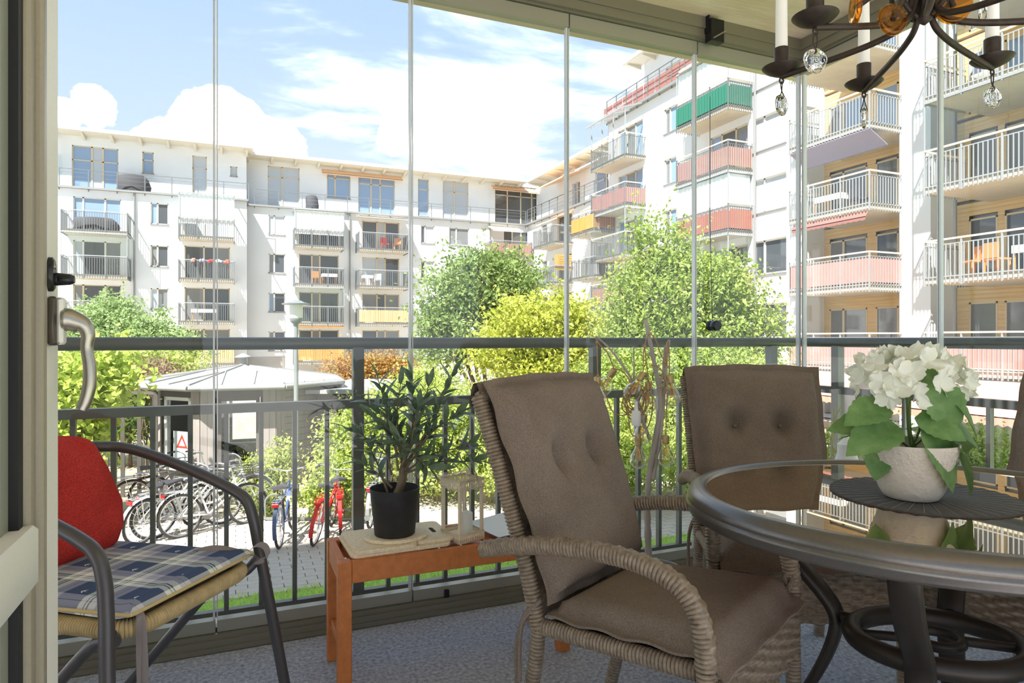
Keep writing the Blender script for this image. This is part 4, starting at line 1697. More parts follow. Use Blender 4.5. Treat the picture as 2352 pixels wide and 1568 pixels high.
spec = [(900, 950, 13.2, 110, 80), (1010, 960, 12.6, 110, 110), (1130, 960, 12.4, 90, 110), (1420, 1000, 12.2, 130, 110), (1620, 1010, 12.8, 110, 90), (800, 1000, 12.9, 70, 80), (980, 885, 14.6, 90, 60)]
for l, (px, py, Z, rx, rz) in zip(lab, spec):
    tree('garden_shrub', l, ground(px, Z), [B(px, py, Z, rx * .8, rz * .8), B(px - rx * .4, py + rz * .5, Z, rx * .6, rz * .6), B(px + rx * .4, py + rz * .45, Z, rx * .6, rz * .6), B(px, min(py + rz, 1090), Z - 0.3, rx * .8, rz * .5)],
         int(9500 * rx / 100), 0.085, 'leaf_shrub', 'bark_light', stems=4, stem_r=0.025, twig=0.17, cat='shrub')
lab = ['thin young shrub beside the dark bollard', 'sparse shrub growing against the pavilion corner', 'small leafy shrub between the blue bicycle and the wall',
       'low shrub beside the red bicycle handlebars', 'small green hedge below the red awnings', 'low hedge under the short-side railing']
spec = [(585, 1095, 12.2, 40, 55, 1600), (645, 1060, 12.4, 34, 55, 1300), (612, 1160, 11.6, 22, 30, 800), (770, 1110, 11.3, 60, 60, 4200), (2260, 1030, 13.0, 90, 45, 6000), (1990, 1030, 12.6, 120, 60, 9000)]
for l, (px, py, Z, rx, rz, nn) in zip(lab, spec):
    tree('garden_shrub', l, ground(px, Z), [B(px, py, Z, rx, rz), B(px - rx * .3, py + rz * .6, Z, rx * .7, rz * .6)], nn, 0.075, 'leaf_shrub', 'bark', stems=4, stem_r=0.012, twig=0.14, cat='shrub')

# dark trellis fence behind the climber
t = thing('trellis_fence', 'dark wooden trellis fence behind the lime climber', 'fence', ground(230, 12.5))
for k in range(7):
    g = ground(130 + 38 * k, 12.8)
    m = MB()
    m.box(g.x - 0.035, g.y - 0.035, GZ, g.x + 0.035, g.y + 0.035, 0.1)
    m.build('post', 'timber_dark', t, None, True)
m = MB()
for zz in (-1.7, -1.0, -0.3, 0.05):
    m.bar(ground(125, 12.8) + Vector((0, 0, zz - GZ)), ground(360, 12.8) + Vector((0, 0, zz - GZ)), 0.04, 0.06)
m.build('rails', 'timber_dark', t, None, True)

# ------------------------------------------------------------------ octagonal pavilion
pc = cw((548 - CX) / F * 14.6 + 0.1, 14.6, 0)
prot = math.atan2(-S_, C_)      # camera X axis in world
ROT0 = math.radians(222) + prot
pv = thing('garden_pavilion', 'eight-sided grey timber pavilion with pale metal roof', 'pavilion', (pc.x, pc.y, GZ))
R8 = 1.8


def oct_pt(k, r, z):
    a = ROT0 + k * PI / 4
    return Vector((pc.x + r * math.cos(a), pc.y + r * math.sin(a), z))


ZE = 0.16
zw0, zw1 = -1.42, -0.06


def side_box(mb, k, a0, a1, z0, z1, d0, d1):
    """box on side k: a along the side (metres from vertex k), d outward"""
    p, q = oct_pt(k, R8, 0), oct_pt(k + 1, R8, 0)
    u = (q - p).normalized()
    nrm = Vector((u.y, -u.x, 0))
    if nrm.dot(p - Vector((pc.x, pc.y, 0))) < 0:
        nrm = -nrm
    vs = []
    for z in (z0, z1):
        for (a_, d_) in ((a0, d0), (a1, d0), (a1, d1), (a0, d1)):
            w = p + u * a_ + nrm * d_
            vs.append((w.x, w.y, z))
    mb.add(vs, [(0, 3, 2, 1), (4, 5, 6, 7), (0, 1, 5, 4), (1, 2, 6, 5), (2, 3, 7, 6), (3, 0, 4, 7)])


SL = (oct_pt(1, R8, 0) - oct_pt(0, R8, 0)).length
for k in range(8):
    win = k in (0, 1, 4, 5)
    m = MB()
    if win:
        side_box(m, k, 0, SL, GZ + 0.12, zw0 - 0.08, -0.1, 0)
        side_box(m, k, 0, SL, zw1, ZE, -0.1, 0)
        side_box(m, k, 0, 0.24, zw0 - 0.08, zw1, -0.1, 0)
        side_box(m, k, SL - 0.24, SL, zw0 - 0.08, zw1, -0.1, 0)
    else:
        side_box(m, k, 0, SL, GZ + 0.12, ZE, -0.1, 0)
    side_box(m, k, 0, SL, GZ, GZ + 0.14, -0.12, 0.03)
    wl = m.build('wall_panel', 'timber_dark', pv, None, True)
    m = MB()
    for (a0, a1) in ((0.0, 0.12), (0.125, 0.24), (SL - 0.24, SL - 0.125), (SL - 0.12, SL)):
        side_box(m, k, a0, a1, GZ + 0.14, ZE - 0.02, 0, 0.025)
    m.build('corner_board', 'timber_grey', wl)
    z = GZ + 0.15
    top = zw0 - 0.16 if win else ZE - 0.05
    while z < top:
        m = MB()
        side_box(m, k, 0.245, SL - 0.245, z, z + 0.125, 0, 0.018)
        m.build('board', 'timber_grey', wl)
        z += 0.135
    if win:
        m = MB()
        w = 0.07
        a0, a1 = 0.3, SL - 0.3
        side_box(m, k, a0, a0 + w, zw0, zw1, -0.08, -0.02)
        side_box(m, k, a1 - w, a1, zw0, zw1, -0.08, -0.02)
        side_box(m, k, a0, a1, zw0, zw0 + w, -0.08, -0.02)
        side_box(m, k, a0, a1, zw1 - w, zw1, -0.08, -0.02)
        fr = m.build('window', 'white_frame' if k == 0 else 'timber_dark', pv, None, True)
        m = MB()
        side_box(m, k, a0 + w, a1 - w, zw0 + w, zw1 - w, -0.055, -0.047)
        m.build('pane', 'far_glass', fr)
        m = MB()
        side_box(m, k, 0.2, SL - 0.2, zw0 - 0.07, zw0 - 0.02, -0.02, 0.12)
        m.build('sill', 'white_frame', fr)
        if k == 0:
            m = MB()
            side_box(m, k, a0 + 0.22, a1 - 0.06, zw0 + 0.1, -0.75, -0.075, -0.065)
            poster = m.build('notice', 'paper', fr)
            # red warning triangle printed on the notice
            p_, q_ = oct_pt(k, R8, 0), oct_pt(k + 1, R8, 0)
            u_ = (q_ - p_).normalized()
            nr = Vector((u_.y, -u_.x, 0))
            if nr.dot(p_ - Vector((pc.x, pc.y, 0))) < 0:
                nr = -nr
            ac = (a0 + 0.22 + a1 - 0.06) / 2

            def tp(a_, z_):
                w_ = p_ + u_ * a_ + nr * (-0.062)
                return Vector((w_.x, w_.y, z_))
            A, B2, C2 = tp(ac - 0.17, -1.08), tp(ac + 0.17, -1.08), tp(ac, -0.80)
            g_ = (A + B2 + C2) / 3
            m = MB()
            inn = [g_.lerp(v, 0.55) for v in (A, B2, C2)]
            outv = [A, B2, C2]
            for i in range(3):
                j = (i + 1) % 3
                m.add([outv[i], outv[j], inn[j], inn[i]], [(0, 1, 2, 3)])
            m.build('warning_triangle', 'sign_red', fr)
# roof: eight metal fields with standing seams, gutter and vent
apex = Vector((pc.x, pc.y, 0.52))
RE = 2.22
for k in range(8):
    p, q = oct_pt(k, RE, ZE + 0.06), oct_pt(k + 1, RE, ZE + 0.06)
    m = MB()
    dn = Vector((0, 0, -0.05))
    m.add([p, q, apex, p + dn, q + dn, apex + dn], [(0, 1, 2), (5, 4, 3), (0, 3, 4, 1), (1, 4, 5, 2), (2, 5, 3, 0)])
    fld = m.build('roof_panel', 'zinc', pv, None, True)
    m = MB()
    m.bar(p + Vector((0, 0, 0.012)), apex + Vector((0, 0, 0.012)), 0.03, 0.03)
    for s in (0.33, 0.67):
        e0 = p.lerp(q, s)
        other = p if s < 0.5 else q
        hit = other.lerp(apex, min(s, 1 - s) * 2 * 0.98)
        m.bar(e0 + Vector((0, 0, 0.012)), hit + Vector((0, 0, 0.012)), 0.02, 0.025)
    m.build('standing_seam', 'zinc', fld)
    m = MB()
    m.tube([oct_pt(k, RE + 0.03, ZE), oct_pt(k + 1, RE + 0.03, ZE)], 0.055, 8)
    m.build('gutter', 'zinc', pv, 60, True)
m = MB()
m.lathe([(0.07, 0), (0.07, 0.2), (0.17, 0.2), (0.17, 0.215), (0.02, 0.29)], 16, Matrix.Translation(apex + Vector((0, 0, -0.03))))
m.build('roof_vent', 'zinc', pv, 30, True)
m = MB()
pg = oct_pt(3, RE + 0.02, 0)
m.tube(catmull([(pg.x, pg.y, ZE), (pg.x - 0.05, pg.y - 0.02, ZE - 0.15), (pg.x - 0.3, pg.y + 0.1, ZE - 0.4), (pg.x - 0.34, pg.y + 0.1, ZE - 0.6), (pg.x - 0.34, pg.y + 0.1, GZ + 0.1)], 5), 0.05, 8)
m.build('downpipe', 'lamp_grey', pv, 60, True)
# annex with boarded wall and low lean-to roof
an0 = cw(-3.3, 15.7, GZ)
an = thing('garden_annex', 'low dark boarded annex with pale lean-to roof beside the pavilion', 'shed', an0, prot)
AW, AD = 0.82, 1.7
m = MB()
m.box(-AW, -AD, 0, AW, AD, 1.95)
m.build('wall', 'timber_dark', an)
z = 0.05
while z < 1.9:
    for (x0, y0, x1, y1) in ((-AW, -AD - 0.02, AW, -AD), (-AW - 0.02, -AD, -AW, AD)):
        m = MB()
        m.box(x0, y0, z, x1, y1, z + 0.125)
        m.build('board', 'timber_dark', an)
    z += 0.135
m = MB()
m.box(-AW - 0.2, -AD - 0.25, 1.95, AW + 0.3, AD + 0.2, 2.03)
m.build('roof', 'zinc', an)

# ------------------------------------------------------------------ lamp post and bollard
lpz = 12.6
lp0 = ground(680, lpz)
t = thing('lamp_post', 'grey courtyard lamp post with flat disc hat and glass cylinder', 'lamp', lp0)
m = MB()
m.lathe([(0.06, 0), (0.06, 0.9), (0.045, 0.95), (0.04, 3.4)], 14)
m.build('pole', 'lamp_grey', t, 40)
m = MB()
m.lathe([(0.05, 3.38), (0.10, 3.42), (0.12, 3.48), (0.12, 3.5)], 18)
m.build('collar', 'lamp_grey', t, 40)
m = MB()
m.lathe([(0.115, 3.5), (0.125, 3.76)], 18)
m.build('glass_cylinder', 'lamp_glass', t, 40)
m = MB()
m.lathe([(0.26, 3.755), (0.265, 3.775), (0.15, 3.80), (0.1, 3.83), (0.02, 3.85)], 28)
m.build('disc_shade', 'lamp_grey', t, 30)
t = thing('bollard', 'short black bollard with rounded top beside the parked bicycles', 'bollard', ground(536, 12.9))
m = MB()
m.lathe([(0.055, 0), (0.055, 0.78)], 14)
m.build('post', 'black_plastic', t, 40)
m = MB()
m.lathe([(0.048, 0.78), (0.058, 0.80), (0.058, 0.83), (0.04, 0.87), (0.01, 0.89)], 14)
m.build('cap', 'black_plastic', t, 40)


# ------------------------------------------------------------------ bicycles
def make_bike(label, frame_mat, basket=False, step=True):
    """pointing along +x, standing on z=0"""
    t = thing('bicycle', label, 'bicycle')
    R = 0.34
    wb = 1.08
    for name, x0 in (('rear_wheel', 0.0), ('front_wheel', wb)):
        m = MB()
        ring = [(x0 + R * 0.955 * math.cos(a), 0, R + R * 0.955 * math.sin(a)) for a in np.linspace(0, 2 * PI, 33)[:-1]]
        m.tube(ring, 0.021, 6, True)
        w = m.build(name, 'tyre', t, 60)
        m = MB()
        ring = [(x0 + R * 0.885 * math.cos(a), 0, R + R * 0.885 * math.sin(a)) for a in np.linspace(0, 2 * PI, 33)[:-1]]
        m.tube(ring, 0.011, 5, True)
        m.build('rim', 'chrome', w)
        m = MB()
        for a in np.linspace(0, 2 * PI, 17)[:-1]:
            m.tube([(x0, 0.02 * (-1) ** int(a * 5), R), (x0 + R * 0.88 * math.cos(a), 0, R + R * 0.88 * math.sin(a))], 0.0035, 3, caps=False)
        m.tube([(x0, -0.05, R), (x0, 0.05, R)], 0.025, 8)
        m.build('spokes', 'chrome', w)
        m = MB()
        arc = [(x0 + (R + 0.03) * math.cos(a), 0, R + (R + 0.03) * math.sin(a)) for a in np.linspace(math.radians(20 if x0 else 40), math.radians(165 if x0 else 200), 12)]
        vv = []
        for p in arc:
            vv += [(p[0], -0.028, p[2]), (p[0], 0.028, p[2])]
        m.add(vv, [(2 * i, 2 * i + 1, 2 * i + 3, 2 * i + 2) for i in range(len(arc) - 1)])
        m.build('mudguard', frame_mat, t)
    bbx, bbz = 0.44, 0.29
    st = (0.30, 0.68)
    hd = (wb - 0.22, 0.82)
    hb_ = (wb - 0.16, 0.62)
    m = MB()
    m.tube([(bbx, 0, bbz), (st[0], 0, st[1])], 0.017, 8)
    m.tube([(hd[0], 0, hd[1]), (hb_[0], 0, hb_[1])], 0.02, 8)
    m.tube([(bbx, 0, bbz), (hb_[0], 0, hb_[1])], 0.019, 8)
    if step:
        m.tube(catmull([(bbx - 0.06, 0, bbz + 0.17), (0.62, 0, 0.50), (hd[0], 0, hd[1] - 0.06)], 5), 0.016, 8)
    else:
        m.tube([(st[0], 0, st[1] - 0.04), (hd[0], 0, hd[1] - 0.03)], 0.016, 8)
    for s in (-0.045, 0.045):
        m.tube([(bbx, s * 0.6, bbz), (0, s, R)], 0.010, 6)
        m.tube([(st[0], s * 0.4, st[1] - 0.05), (0, s, R)], 0.009, 6)
        m.tube(catmull([(hb_[0], s, hb_[1]), (wb - 0.06, s, 0.45), (wb, s, R)], 4), 0.011, 6)
    m.build('frame', frame_mat, t, 60)
    m = MB()
    m.tube([(st[0], 0, st[1]), (st[0] - 0.04, 0, 0.84)], 0.013, 8)
    m.tube([(hd[0], 0, hd[1]), (hd[0] - 0.04, 0, 0.98)], 0.012, 8)
    m.tube(catmull([(hd[0] - 0.26, -0.29, 1.02), (hd[0] - 0.12, -0.27, 1.04), (hd[0] - 0.02, -0.12, 1.0), (hd[0] - 0.03, 0, 0.98), (hd[0] - 0.02, 0.12, 1.0), (hd[0] - 0.12, 0.27, 1.04), (hd[0] - 0.26, 0.29, 1.02)], 5), 0.0115, 7)
    hbar = m.build('handlebar', 'chrome', t, 60)
    m = MB()
    for s in (-1, 1):
        m.tube([(hd[0] - 0.28, s * 0.292, 1.018), (hd[0] - 0.15, s * 0.278, 1.037)], 0.017, 8)
    m.build('grip', 'saddle_black', hbar)
    m = MB()
    sx = st[0] - 0.05
    prof = [(-0.13, 0.10), (-0.10, 0.125), (-0.02, 0.10), (0.06, 0.045), (0.15, 0.022), (0.17, 0.012)]
    up_, dn_ = [], []
    for xx, ww in prof:
        up_ += [(sx + xx, -ww, 0.875), (sx + xx, 0, 0.895), (sx + xx, ww, 0.875)]
        dn_ += [(sx + xx, -ww, 0.845), (sx + xx, 0, 0.84), (sx + xx, ww, 0.845)]
    k = len(prof)
    fs = []
    for i in range(k - 1):
        for j in range(2):
            fs.append((3 * i + j, 3 * i + j + 1, 3 * i + j + 4, 3 * i + j + 3))
            o_ = 3 * k
            fs.append((o_ + 3 * i + j, o_ + 3 * i + 3 + j, o_ + 3 * i + j + 4, o_ + 3 * i + j + 1))
        fs.append((3 * i, 3 * i + 3, 3 * k + 3 * i + 3, 3 * k + 3 * i))
        fs.append((3 * i + 2, 3 * k + 3 * i + 2, 3 * k + 3 * i + 5, 3 * i + 5))
    fs += [(0, 3 * k, 3 * k + 1, 1), (1, 3 * k + 1, 3 * k + 2, 2)]
    m.add(up_ + dn_, fs)
    m.build('saddle', 'saddle_black', t, 60)
    m = MB()
    for s in (-0.06, 0.0, 0.06):
        m.tube([(-0.22, s, 0.73), (0.24, s, 0.73)], 0.006, 5)
    for xx in (-0.22, -0.08, 0.08, 0.24):
        m.tube([(xx, -0.06, 0.73), (xx, 0.06, 0.73)], 0.006, 5)
    for s in (-0.06, 0.06):
        m.tube([(-0.1, s, 0.73), (0, s, R)], 0.006, 5)
    m.build('luggage_rack', 'chrome' if frame_mat != 'bike_red' else 'bike_red', t)
    m = MB()
    m.cbox(-0.26, -0.05, 0.66, -0.235, 0.05, 0.71, 0.005)
    m.build('reflector', 'reflector', t)
    m = MB()
    m.lathe([(0.09, -0.01), (0.09, 0.01)], 18, Matrix.Translation((bbx, 0.05, bbz)) @ Matrix.Rotation(PI / 2, 4, 'X'))
    m.tube([(bbx, -0.075, bbz), (bbx, 0.075, bbz)], 0.02, 8)
    m.bar((bbx, 0.07, bbz), (bbx + 0.16, 0.07, bbz - 0.06), 0.012, 0.02)
    m.bar((bbx, -0.07, bbz), (bbx - 0.16, -0.07, bbz + 0.06), 0.012, 0.02)
    m.box(bbx + 0.12, 0.07, bbz - 0.08, bbx + 0.2, 0.16, bbz - 0.055)
    m.box(bbx - 0.2, -0.16, bbz + 0.05, bbx - 0.12, -0.07, bbz + 0.075)
    m.build('crank', 'bike_grey', t)
    if basket:
        m = MB()
        for zz in np.linspace(0.80, 1.0, 6):
            m.tube([(wb - 0.14, -0.17, zz), (wb + 0.16, -0.17, zz), (wb + 0.16, 0.17, zz), (wb - 0.14, 0.17, zz)], 0.005, 4, True)
        for q in range(8):
            s = -0.17 + 0.34 * q / 7
            m.tube([(wb + 0.16, s, 1.0), (wb + 0.16, s, 0.8), (wb - 0.14, s, 0.8), (wb - 0.14, s, 1.0)], 0.004, 4)
        m.build('basket', 'saddle_black', t)
    return t


def put(t, px, py, ang, tilt=0.0, label=None, first=False, group=None):
    """stand a bike with its rear wheel on the ground at the pixel; ang = heading from camera right"""
    p = PG(px, py, GZ)
    rz = prot + math.radians(ang)
    rot = (Matrix.Rotation(rz, 3, 'Z') @ Matrix.Rotation(tilt, 3, 'X')).to_euler()
    if first:
        t.location = p
        t.rotation_euler = rot
        return t
    return copy_tree(t, p, rz, label, group, rot)


bw = make_bike('white city bicycle leaning in the bicycle row beside the pavilion', 'bike_white')
put(bw, 322, 1250, 72, 0.10, first=True)
put(bw, 352, 1238, 50, 0.08, 'white step-through bicycle in the row beside the first white one')
bk = make_bike('white bicycle with black wire basket nearest the dark bollard', 'bike_white', True)
put(bk, 415, 1236, 48, -0.06, first=True)
bg_ = make_bike('grey bicycle half hidden at the far end of the bicycle row', 'bike_grey', False, False)
put(bg_, 302, 1190, 35, 0.06, first=True)
put(bg_, 345, 1180, 30, -0.05, 'grey bicycle standing behind the white ones with its frame upright')
put(bw, 430, 1195, 25, 0.05, 'white bicycle standing close to the pavilion wall')
bb = make_bike('dark blue bicycle parked rear wheel first with red reflector', 'bike_blue', False, False)
put(bb, 643, 1258, 99, -0.03, first=True)
br = make_bike('red bicycle with white tyre leaning beside the blue bicycle', 'bike_red')
put(br, 722, 1252, 92, 0.16, first=True)
put(br, 782, 1232, 106, -0.03, 'red bicycle seen from behind beside the railing post')
bs = make_bike('silver bicycle partly hidden behind the black plant pot', 'bike_grey', True)
put(bs, 850, 1212, 92, 0.05, first=True)
m = MB()
for k in range(9):
    g = ground(610 + 34 * k, 11.2)
    m.tube(catmull([g, g + Vector((0.0, 0.02, 0.35)), g + Vector((0.12, 0.05, 0.42)), g + Vector((0.24, 0.08, 0.35)), g + Vector((0.24, 0.08, 0))], 4), 0.014, 6)
m.bar(ground(610, 11.2) + Vector((0, 0, 0.04)), ground(890, 11.2) + Vector((0, 0, 0.04)), 0.05, 0.04)
tag(m.build('bicycle_rack', 'lamp_grey'), 'low galvanised bicycle rack beside the red bicycles', 'rack')

# terrace under the red awnings
mat('terrace_wood', rgb(176, 140, 104), 0.8)
far_chair(cw(6.35, 13.3, GZ), prot + 0.4, 'wooden folding chair under the red awnings', 'far_wood')
tt = far_table(cw(7.6, 15.2, GZ), 'wooden garden table under the red awnings', 'terrace_wood', 1.4, 0.8)
far_chair(cw(6.75, 14.3, GZ), prot + 2.7, 'white garden chair beside the terrace table under the awnings', 'far_white')
# ================================================================== furniture on the balcony
mat('wicker', rgb(112, 94, 76), 0.42, spec=0.55, noise=(70, 0.3), col2=rgb(158, 140, 118))
mat('wicker_dark', rgb(96, 76, 56), 0.6, noise=(40, 0.3))


def fabric(name, c, c2, scale=420, bump=0.35, rough=0.95):
    """plain-woven cloth: fine thread grain over a soft tone change"""
    m = mat(name, c, rough, spec=0.12, noise=(7, 0.1), bump=(scale, bump), col2=c2)
    t = m.node_tree
    b_ = t.nodes['Principled BSDF']
    tcn = [q for q in t.nodes if q.type == 'TEX_COORD'][0]
    n = t.nodes.new('ShaderNodeTexNoise')
    n.inputs['Scale'].default_value = scale
    n.inputs['Detail'].default_value = 2
    t.links.new(tcn.outputs['Object'], n.inputs[0])
    rp = t.nodes.new('ShaderNodeValToRGB')
    rp.color_ramp.elements[0].position = 0.35
    rp.color_ramp.elements[0].color = (0.62, 0.6, 0.58, 1)
    rp.color_ramp.elements[1].position = 0.65
    t.links.new(n.outputs[0], rp.inputs[0])
    src = b_.inputs['Base Color'].links[0].from_socket
    mul = t.nodes.new('ShaderNodeMix')
    mul.data_type = 'RGBA'
    mul.blend_type = 'MULTIPLY'
    mul.inputs[0].default_value = 1.0
    t.links.new(src, mul.inputs[6])
    t.links.new(rp.outputs[0], mul.inputs[7])
    t.links.new(mul.outputs[2], b_.inputs['Base Color'])
    return m


fabric('cushion_brown', rgb(138, 122, 108), rgb(152, 136, 122))
fabric('red_fleece', rgb(204, 60, 54), rgb(222, 74, 66), 300, 0.2)
mat('table_metal', rgb(116, 111, 106), 0.3, metal=0.7, noise=(120, 0.06))
mat('table_dark', rgb(64, 58, 52), 0.42, metal=0.5)
thin_glass('table_glass', (0.62, 0.47, 0.36), 1.6, 2.2, 0.0, 5.0, (1.0, 0.90, 0.76))
mat('placemat', rgb(84, 78, 74), 0.85, noise=(220, 0.25), bump=(240, 0.4))
mat('ceramic', rgb(224, 212, 196), 0.55, bump=(70, 0.35))
mat('pot_black', rgb(46, 44, 44), 0.6, noise=(14, 0.35))
mat('soil_and_slot_shade', rgb(48, 38, 30), 0.95)
mat('olive_bark', rgb(134, 116, 92), 0.8, noise=(20, 0.2))
leaf_mat('olive_leaf', rgb(78, 104, 80), rgb(128, 146, 116), 0.2, 0.4, 30, 0.5)
leaf_mat('hydrangea_leaf', rgb(82, 122, 58), rgb(140, 172, 108), 0.25, 0.5, 14, 0.3)
leaf_mat('petal', rgb(248, 247, 242), rgb(244, 243, 214), 0.3, 0.6, 22, 0.2)
mat('stem_green', rgb(96, 120, 62), 0.7)
mat('teak', rgb(200, 118, 58), 0.55, noise=(5, 0.16, (8, 1.0, 8)), bump=(20, 0.05))
mat('cork', rgb(250, 224, 190), 0.85, noise=(90, 0.16), bump=(120, 0.2))
mat('lantern_cream', rgb(250, 230, 200), 0.55)
thin_glass('lantern_glass', (0.99, 0.995, 0.99), 1.45, 0.7)
mat('candle_wax', rgb(246, 244, 236), 0.5, spec=0.4)
mat('white_mat', rgb(236, 236, 236), 0.8, bump=(180, 0.3))
mat('grey_tube', rgb(92, 88, 88), 0.38, metal=0.45)
mat('cane', rgb(198, 172, 122), 0.55, noise=(30, 0.2))
mat('piping', rgb(214, 186, 130), 0.8)
mat('ribbon', rgb(150, 138, 134), 0.7)
mat('driftwood', rgb(178, 168, 160), 0.85, noise=(12, 0.25, (1, 1, 0.25)), bump=(40, 0.3))
mat('cord', rgb(176, 140, 98), 0.8)
mat('brass', rgb(190, 164, 112), 0.4, metal=0.6)
thin_glass('bulb_glass', (0.97, 0.93, 0.80), 1.6, 1.5, 0.0, 2.2)
mat('filament', rgb(236, 170, 80), 0.5)
mat('plug_white', rgb(232, 230, 226), 0.5)
mat('bowl_grey', rgb(150, 152, 152), 0.7)
mat('iron', rgb(62, 52, 44), 0.5, metal=0.5, noise=(60, 0.3))
mat('white_lacquer', rgb(240, 240, 236), 0.5)
mat('willow', rgb(186, 182, 96), 0.8)
m_ = bpy.data.materials.new('amber_glass')
m_.use_nodes = True
bs_ = m_.node_tree.nodes['Principled BSDF']
bs_.inputs['Base Color'].default_value = rgb(255, 146, 26)
bs_.inputs['Transmission Weight'].default_value = 1.0
bs_.inputs['Roughness'].default_value = 0.06
bs_.inputs['IOR'].default_value = 1.45
nz = m_.node_tree.nodes.new('ShaderNodeTexNoise')
nz.inputs['Scale'].default_value = 60
bpn = m_.node_tree.nodes.new('ShaderNodeBump')
bpn.inputs['Strength'].default_value = 0.5
bpn.inputs['Distance'].default_value = 0.004
m_.node_tree.links.new(nz.outputs[0], bpn.inputs['Height'])
m_.node_tree.links.new(bpn.outputs[0], bs_.inputs['Normal'])
thin_glass('amber_glass', (1.0, 0.60, 0.14), 1.5, 1.2, 0.05, 4.0, (1.0, 0.75, 0.4))
m_ = bpy.data.materials.new('clear_glass')
m_.use_nodes = True
bs_ = m_.node_tree.nodes['Principled BSDF']
bs_.inputs['Base Color'].default_value = (0.97, 0.98, 0.98, 1)
bs_.inputs['Transmission Weight'].default_value = 1.0
bs_.inputs['Roughness'].default_value = 0.04
bs_.inputs['IOR'].default_value = 1.45
M['clear_glass'] = m_


def plaid():
    m = mat('plaid', rgb(200, 196, 180), 0.9, spec=0.1)
    t = m.node_tree
    b_ = t.nodes['Principled BSDF']
    tcn = t.nodes.new('ShaderNodeTexCoord')
    sp = t.nodes.new('ShaderNodeSeparateXYZ')
    t.links.new(tcn.outputs['Object'], sp.inputs[0])
    outs = []
    for ax in (0, 1):
        dv = t.nodes.new('ShaderNodeMath')
        dv.operation = 'DIVIDE'
        dv.inputs[1].default_value = 0.155
        t.links.new(sp.outputs[ax], dv.inputs[0])
        ad = t.nodes.new('ShaderNodeMath')
        ad.operation = 'ADD'
        ad.inputs[1].default_value = 10.2
        t.links.new(dv.outputs[0], ad.inputs[0])
        fr = t.nodes.new('ShaderNodeMath')
        fr.operation = 'FRACT'
        t.links.new(ad.outputs[0], fr.inputs[0])
        rp = t.nodes.new('ShaderNodeValToRGB')
        rp.color_ramp.interpolation = 'CONSTANT'
        els = rp.color_ramp.elements
        els[0].position = 0.0
        els[0].color = rgb(78, 92, 120)
        els[1].position = 0.46
        els[1].color = rgb(244, 242, 230)
        for p, c in ((0.56, rgb(70, 120, 108)), (0.585, rgb(244, 242, 230)), (0.62, rgb(60, 96, 96)), (0.65, rgb(244, 242, 230)), (0.78, rgb(186, 184, 196)), (0.88, rgb(120, 70, 84)), (0.89, rgb(186, 184, 196))):
            q = els.new(p)
            q.color = c
        t.links.new(fr.outputs[0], rp.inputs[0])
        outs.append(rp.outputs[0])
    mx = t.nodes.new('ShaderNodeMix')
    mx.data_type = 'RGBA'
    mx.inputs[0].default_value = 0.5
    t.links.new(outs[0], mx.inputs[6])
    t.links.new(outs[1], mx.inputs[7])
    t.links.new(mx.outputs[2], b_.inputs['Base Color'])


plaid()


# ------------------------------------------------------------------ wicker helpers
def wrap_tube(m, pts, r, pitch=0.0095, n=14, braid=None, up=None):
    """tube wound with cane: one ridge per turn; braid=(centre angle, half width) gives the plaited band"""
    p = resample(pts, pitch / 4)

    def rf(s, i, ang):
        k = 0.84 + 0.23 * abs(math.sin(PI * s / pitch)) ** 0.6
        if braid:
            d = (ang - braid[0] + PI) % (2 * PI) - PI
            if abs(d) < braid[1]:
                row = int((d + braid[1]) / (braid[1] / 1.5))
                k = 1.02 + 0.13 * math.sin(PI * s / (pitch * 1.5) + PI * row)
        return k
    m.tube(p, r, n, rf=rf, up=up)


def weave_panel(m, fn, W, H, pu=0.034, pv=0.0125, amp=0.0065, su=6, sv=4):
    """basket weave over a surface fn(u, v) -> (point, normal)"""
    nu, nv = int(W / pu * su), int(H / pv * sv)

    def q(a, b_):
        p, nrm = fn(a, b_)
        x, y = a * W, b_ * H
        row = int(y / pv)
        k = math.sin(PI * x / pu + PI * (row % 2)) * amp
        k += 0.6 * amp * (abs(math.sin(PI * y / pv)) - 0.5)
        return p + nrm * k
    m.grid(q, nu, nv)

    def q2(a, b_):
        p, nrm = fn(a, b_)
        return p - nrm * 0.006
    m.grid(q2, 12, 6, True)


HW, HB = 0.27, 0.225        # half widths at the front legs and at the back posts


